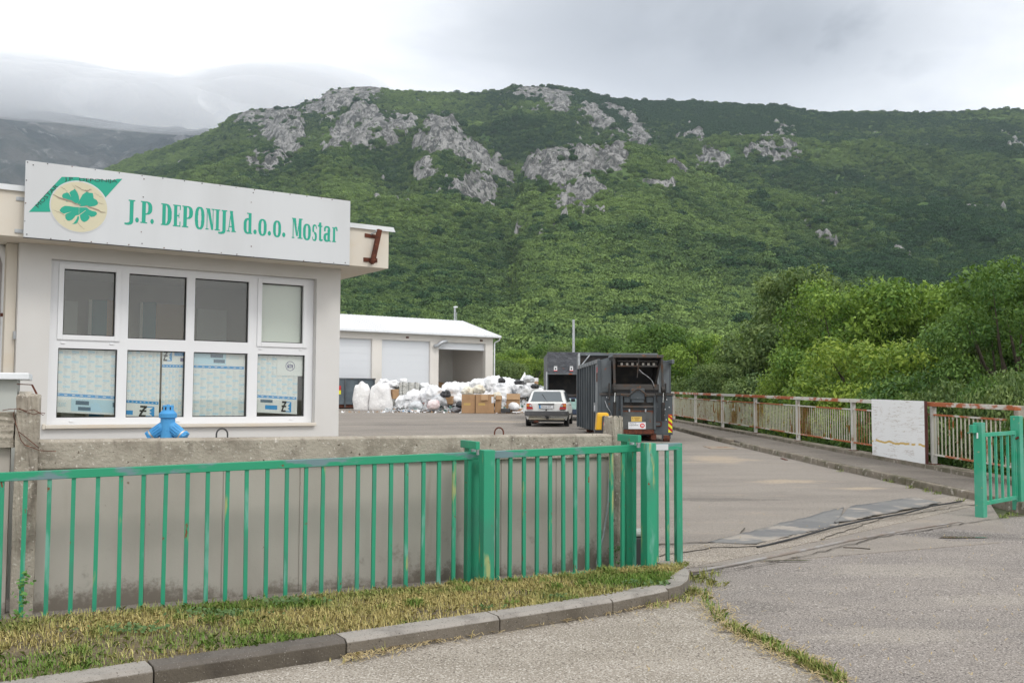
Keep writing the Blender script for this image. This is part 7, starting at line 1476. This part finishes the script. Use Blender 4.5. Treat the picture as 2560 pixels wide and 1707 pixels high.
for k in range(62000):
    i = rg.randint(0, bns); j = rg.rand()*bnr; fi_ = rg.rand(); jj = int(j); fj_ = j-jj; a = i*(bnr+1)+jj
    p = (Vector(bv[a]).lerp(Vector(bv[a+bnr+1]), fi_)).lerp(Vector(bv[a+1]).lerp(Vector(bv[a+bnr+2]), fi_), fj_)
    d_ = float(fbm(np.array([p.x*2.2]), np.array([p.y*3.1]), 3)[0]); pt = float(fbm(np.array([p.x*1.1+30]), np.array([p.y*2+7]), 3)[0])
    if d_+rg.rand()*.5 < .60: continue
    if 7.2 > 0 and j > bnr-.8 and p.x < .6 and rg.rand() < .8: continue
    sp.append((p.x, p.y, p.z-.004, np.clip((pt-.42)*3.6+.1, 0, 1)))
for k in range(46):
    i = rg.randint(0, bns); j = rg.randint(1, bnr); c = Vector(bv[i*(bnr+1)+j]); tn = rg.rand()
    for q_ in range(rg.randint(20, 70)): sp.append((c.x+rg.randn()*.035, c.y+rg.randn()*.03, c.z+.004, tn*.8)); sp.append((c.x+rg.randn()*.03, c.y+rg.randn()*.02, c.z+.022, tn*.7))
grass('grass', sp, 'dry and green grass covering the strip in front of the gate', 4, (.015, .06), .0026)
sp = []
def tuft(px, py, n, r, tint, zoff=0):
    p = PG(px, py)
    for k in range(n): a, q_ = R.uniform(0, 6.28), r*math.sqrt(R.random()); x, y = p.x+q_*math.cos(a), p.y+q_*math.sin(a)*.8; sp.append((x, y, GZ(y)+.006+zoff, tint))
line = [(1745, 1478), (1770, 1520), (1800, 1548), (1830, 1570), (1860, 1588), (1890, 1600), (1930, 1622), (1965, 1640), (2000, 1655), (2035, 1672), (2065, 1690), (2100, 1712)]
for (a, b) in zip(line[:-1], line[1:]):
    for k in range(5): f_ = k/5; tuft(a[0]+(b[0]-a[0])*f_+R.uniform(-9, 9), a[1]+(b[1]-a[1])*f_, int(R.uniform(8, 30)*(1.8 if a[0] > 1860 else .8)), .05, R.uniform(.05, .6))
for px, py in ((1735, 1450), (1760, 1458), (1790, 1465), (1725, 1490), (1700, 1502), (1750, 1486), (1640, 1518), (1775, 1440)): tuft(px, py, 60, .10, .5)
for px, py in ((1300, 1562), (1150, 1592), (950, 1632), (1450, 1540), (1400, 1548), (860, 1652)): tuft(px, py, 16, .10, .8)
for px, py in ((1860, 1098), (2010, 1152), (2100, 1180), (2215, 1203), (2275, 1222), (2340, 1236), (2320, 1230), (2510, 1296), (2530, 1290), (2400, 1254), (1790, 1075), (2230, 1207)): tuft(px, py, 26, .07, .25)
grass('weeds', sp, 'grass and weeds growing in the joint between pavement and road', 5, (.02, .085), .003)
# dry clippings lying flat
mb = MB(); m_straw = mat('dry_straw', (.42, .33, .17), .9, [((.22, .16, .08), 20, .5, .6)])
def straw(px, py, L_, dz=.022):
    p = PG(px, py); a = R.uniform(0, 3.14); d_ = V(math.cos(a), math.sin(a), 0)*L_; q_ = V(p.x, p.y, GZ(p.y)+dz); e_ = V(-d_.y, d_.x, 0).normalized()*.003; mb.add([q_-d_-e_, q_-d_+e_, q_+d_+e_+V(0, 0, .01), q_+d_-e_+V(0, 0, .01)], [(0, 1, 2, 3)])
for k in range(900):
    f_ = R.random(); px = 860+f_*860; py = float(np.interp(px, [860, 1250, 1532, 1672, 1720], [1645, 1562, 1519, 1499, 1470]))+abs(R.gauss(0, 10))+3; straw(px, py, R.uniform(.01, .045))
for k in range(700):
    f_ = R.random(); i = f_*(len(line)-1); a = line[int(i)]; b = line[min(len(line)-1, int(i)+1)]; w_ = i-int(i); straw(a[0]+(b[0]-a[0])*w_+R.gauss(0, 26), a[1]+(b[1]-a[1])*w_+R.gauss(0, 9), R.uniform(.015, .06))
for k in range(260): straw(R.uniform(1560, 2560), R.uniform(1300, 1700), R.uniform(.005, .02))
for k in range(40): straw(R.uniform(1600, 2400), R.uniform(1120, 1400), R.uniform(.01, .05))
tag(mb.build('clippings', m_straw), 'dry grass clippings and straw lying on the paving', kind='stuff')
mb = MB(); a, b = PG(2108, 1368, .03), PG(2176, 1372, .03); mb.tube([a, a.lerp(b, .5)+V(0, 0, .004), b], .006, 5); tag(mb.build('twig', m_bark), 'thin brown stick lying on the road by the gate rail', 'stick')
# creeping ivy sprigs on the kerb, weeds at the pillar
def sprig(p, n, spread, lab, drop=.09, size=.018, name='ivy_sprig', green=((.035, .085, .02), (.11, .20, .045))):
    mb = MB(); t = NT(name+'_leaf'); t.l.new(t.mix(t.noise(40), green[0], green[1]), t.b.inputs['Base Color']); t.b.inputs['Roughness'].default_value = .5
    for k in range(n):
        c = p+V(R.gauss(0, spread), R.gauss(0, spread*.35), -R.random()*drop if drop > 0 else R.random()*-drop); a = V(R.gauss(0, 1), R.gauss(0, 1), R.gauss(0, .7)).normalized()*size*R.uniform(.6, 1.2); nr_ = V(R.gauss(0, .5), -.7, .7+R.gauss(0, .3)).normalized(); b = a.cross(nr_).normalized()*a.length*.7
        mb.add([c-a, c-b*.9+a*.2, c+a, c+b*.9+a*.2], [(0, 1, 2, 3)])
    st = MB(); top_ = p; mb.tube([p+V(0, .01, 0), p+V(.004, 0, -drop*.5), p+V(0, -.004, -drop)], .0015, 4); return tag(mb.build(name, t.m), lab, 'plant')
k1 = PG(530, 1662); sprig(V(k1.x, k1.y-.01, GZ(k1.y)+.10), 46, .022, 'small ivy sprig hanging down the dark kerb stone', drop=.10)
k1 = PG(1212, 1562); sprig(V(k1.x, k1.y+.02, GZ(k1.y)+.135), 70, .05, 'leafy creeper spilling over the middle kerb stone', drop=.10)
k1 = PG(1395, 1536); sprig(V(k1.x, k1.y+.05, GZ(k1.y)+.135), 50, .06, 'low creeper on top of the kerb past the middle', drop=.03)
k1 = PG(1620, 1500); sprig(V(k1.x, k1.y+.06, GZ(k1.y)+.14), 80, .09, 'creeping weed on the kerb near the rounded end', drop=.03)
p = gp(.25, .12, .22); sprig(p+V(-.1, 0, .28), 70, .035, 'bright leafy weed growing at the foot of the pillar', drop=.34, size=.02, name='weed', green=((.06, .18, .03), (.16, .34, .07)))
k1 = PG(2250, 1238); q_ = P(1538, 1370, 8.75); sprig(q_+V(0, 0, .02), 60, .03, 'dark weed climbing beside the end of the low wall', drop=.22, size=.014, name='weed')
for px, py in ((560, 1530), (320, 1570), (720, 1500)): pp = PG(px, py, .14); sprig(V(pp.x, pp.y, pp.z+.02), 130, .13, 'dark green weedy patch in the grass strip', drop=.03, size=.016, name='weed')['group'] = 'weedy patches in the grass strip'
# ---------------------------------------------------------------- low cloud on the far mountain
cl_ = MB(); rc_ = random.Random(12)
import bmesh
bmc = bmesh.new()
for k in range(26):
    px = -420+k*44+rc_.uniform(-20, 20); Yc = 3300+rc_.uniform(-250, 250); base_y = float(np.interp(px, [-400, 0, 250, 480, 640, 760], [200, 228, 258, 276, 262, 230])); rzc = rc_.uniform(50, 80)
    p = P(px*2560/2352, base_y*2560/2352, Yc); mtx = Matrix.Translation((p.x, Yc, p.z+rzc*.60)) @ Matrix.Diagonal((rc_.uniform(210, 360), 300, rzc, 1)); bmesh.ops.create_uvsphere(bmc, u_segments=28, v_segments=16, radius=1, matrix=mtx)
mec = bpy.data.meshes.new('cloud'); bmc.to_mesh(mec); bmc.free(); oc = bpy.data.objects.new('cloud', mec); COL.objects.link(oc)
cm_ = bpy.data.materials.new('cloud'); cm_.use_nodes = True; t_ = cm_.node_tree; t_.nodes.clear(); vs_ = t_.nodes.new('ShaderNodeVolumePrincipled'); vs_.inputs['Color'].default_value = (.98, .985, 1, 1); vs_.inputs['Density'].default_value = .006; vs_.inputs['Anisotropy'].default_value = .2
ou = t_.nodes.new('ShaderNodeOutputMaterial'); t_.links.new(vs_.outputs[0], ou.inputs['Volume']); mec.materials.append(cm_); tag(oc, 'low white cloud hiding the top of the distant mountain', kind='stuff')
# ---------------------------------------------------------------- air
hz = MB(); hz.box((-4600, -60, -40), (4600, 4700, 1330)); ho = hz.build('haze', [])
hm = bpy.data.materials.new('haze'); hm.use_nodes = True; t_ = hm.node_tree; t_.nodes.clear()
pv = t_.nodes.new('ShaderNodeVolumePrincipled'); ou = t_.nodes.new('ShaderNodeOutputMaterial'); t_.links.new(pv.outputs[0], ou.inputs['Volume'])
pv.inputs['Color'].default_value = (.74, .85, 1.0, 1); pv.inputs['Density'].default_value = HAZE
ho.data.materials.append(hm); tag(ho, kind='stuff')
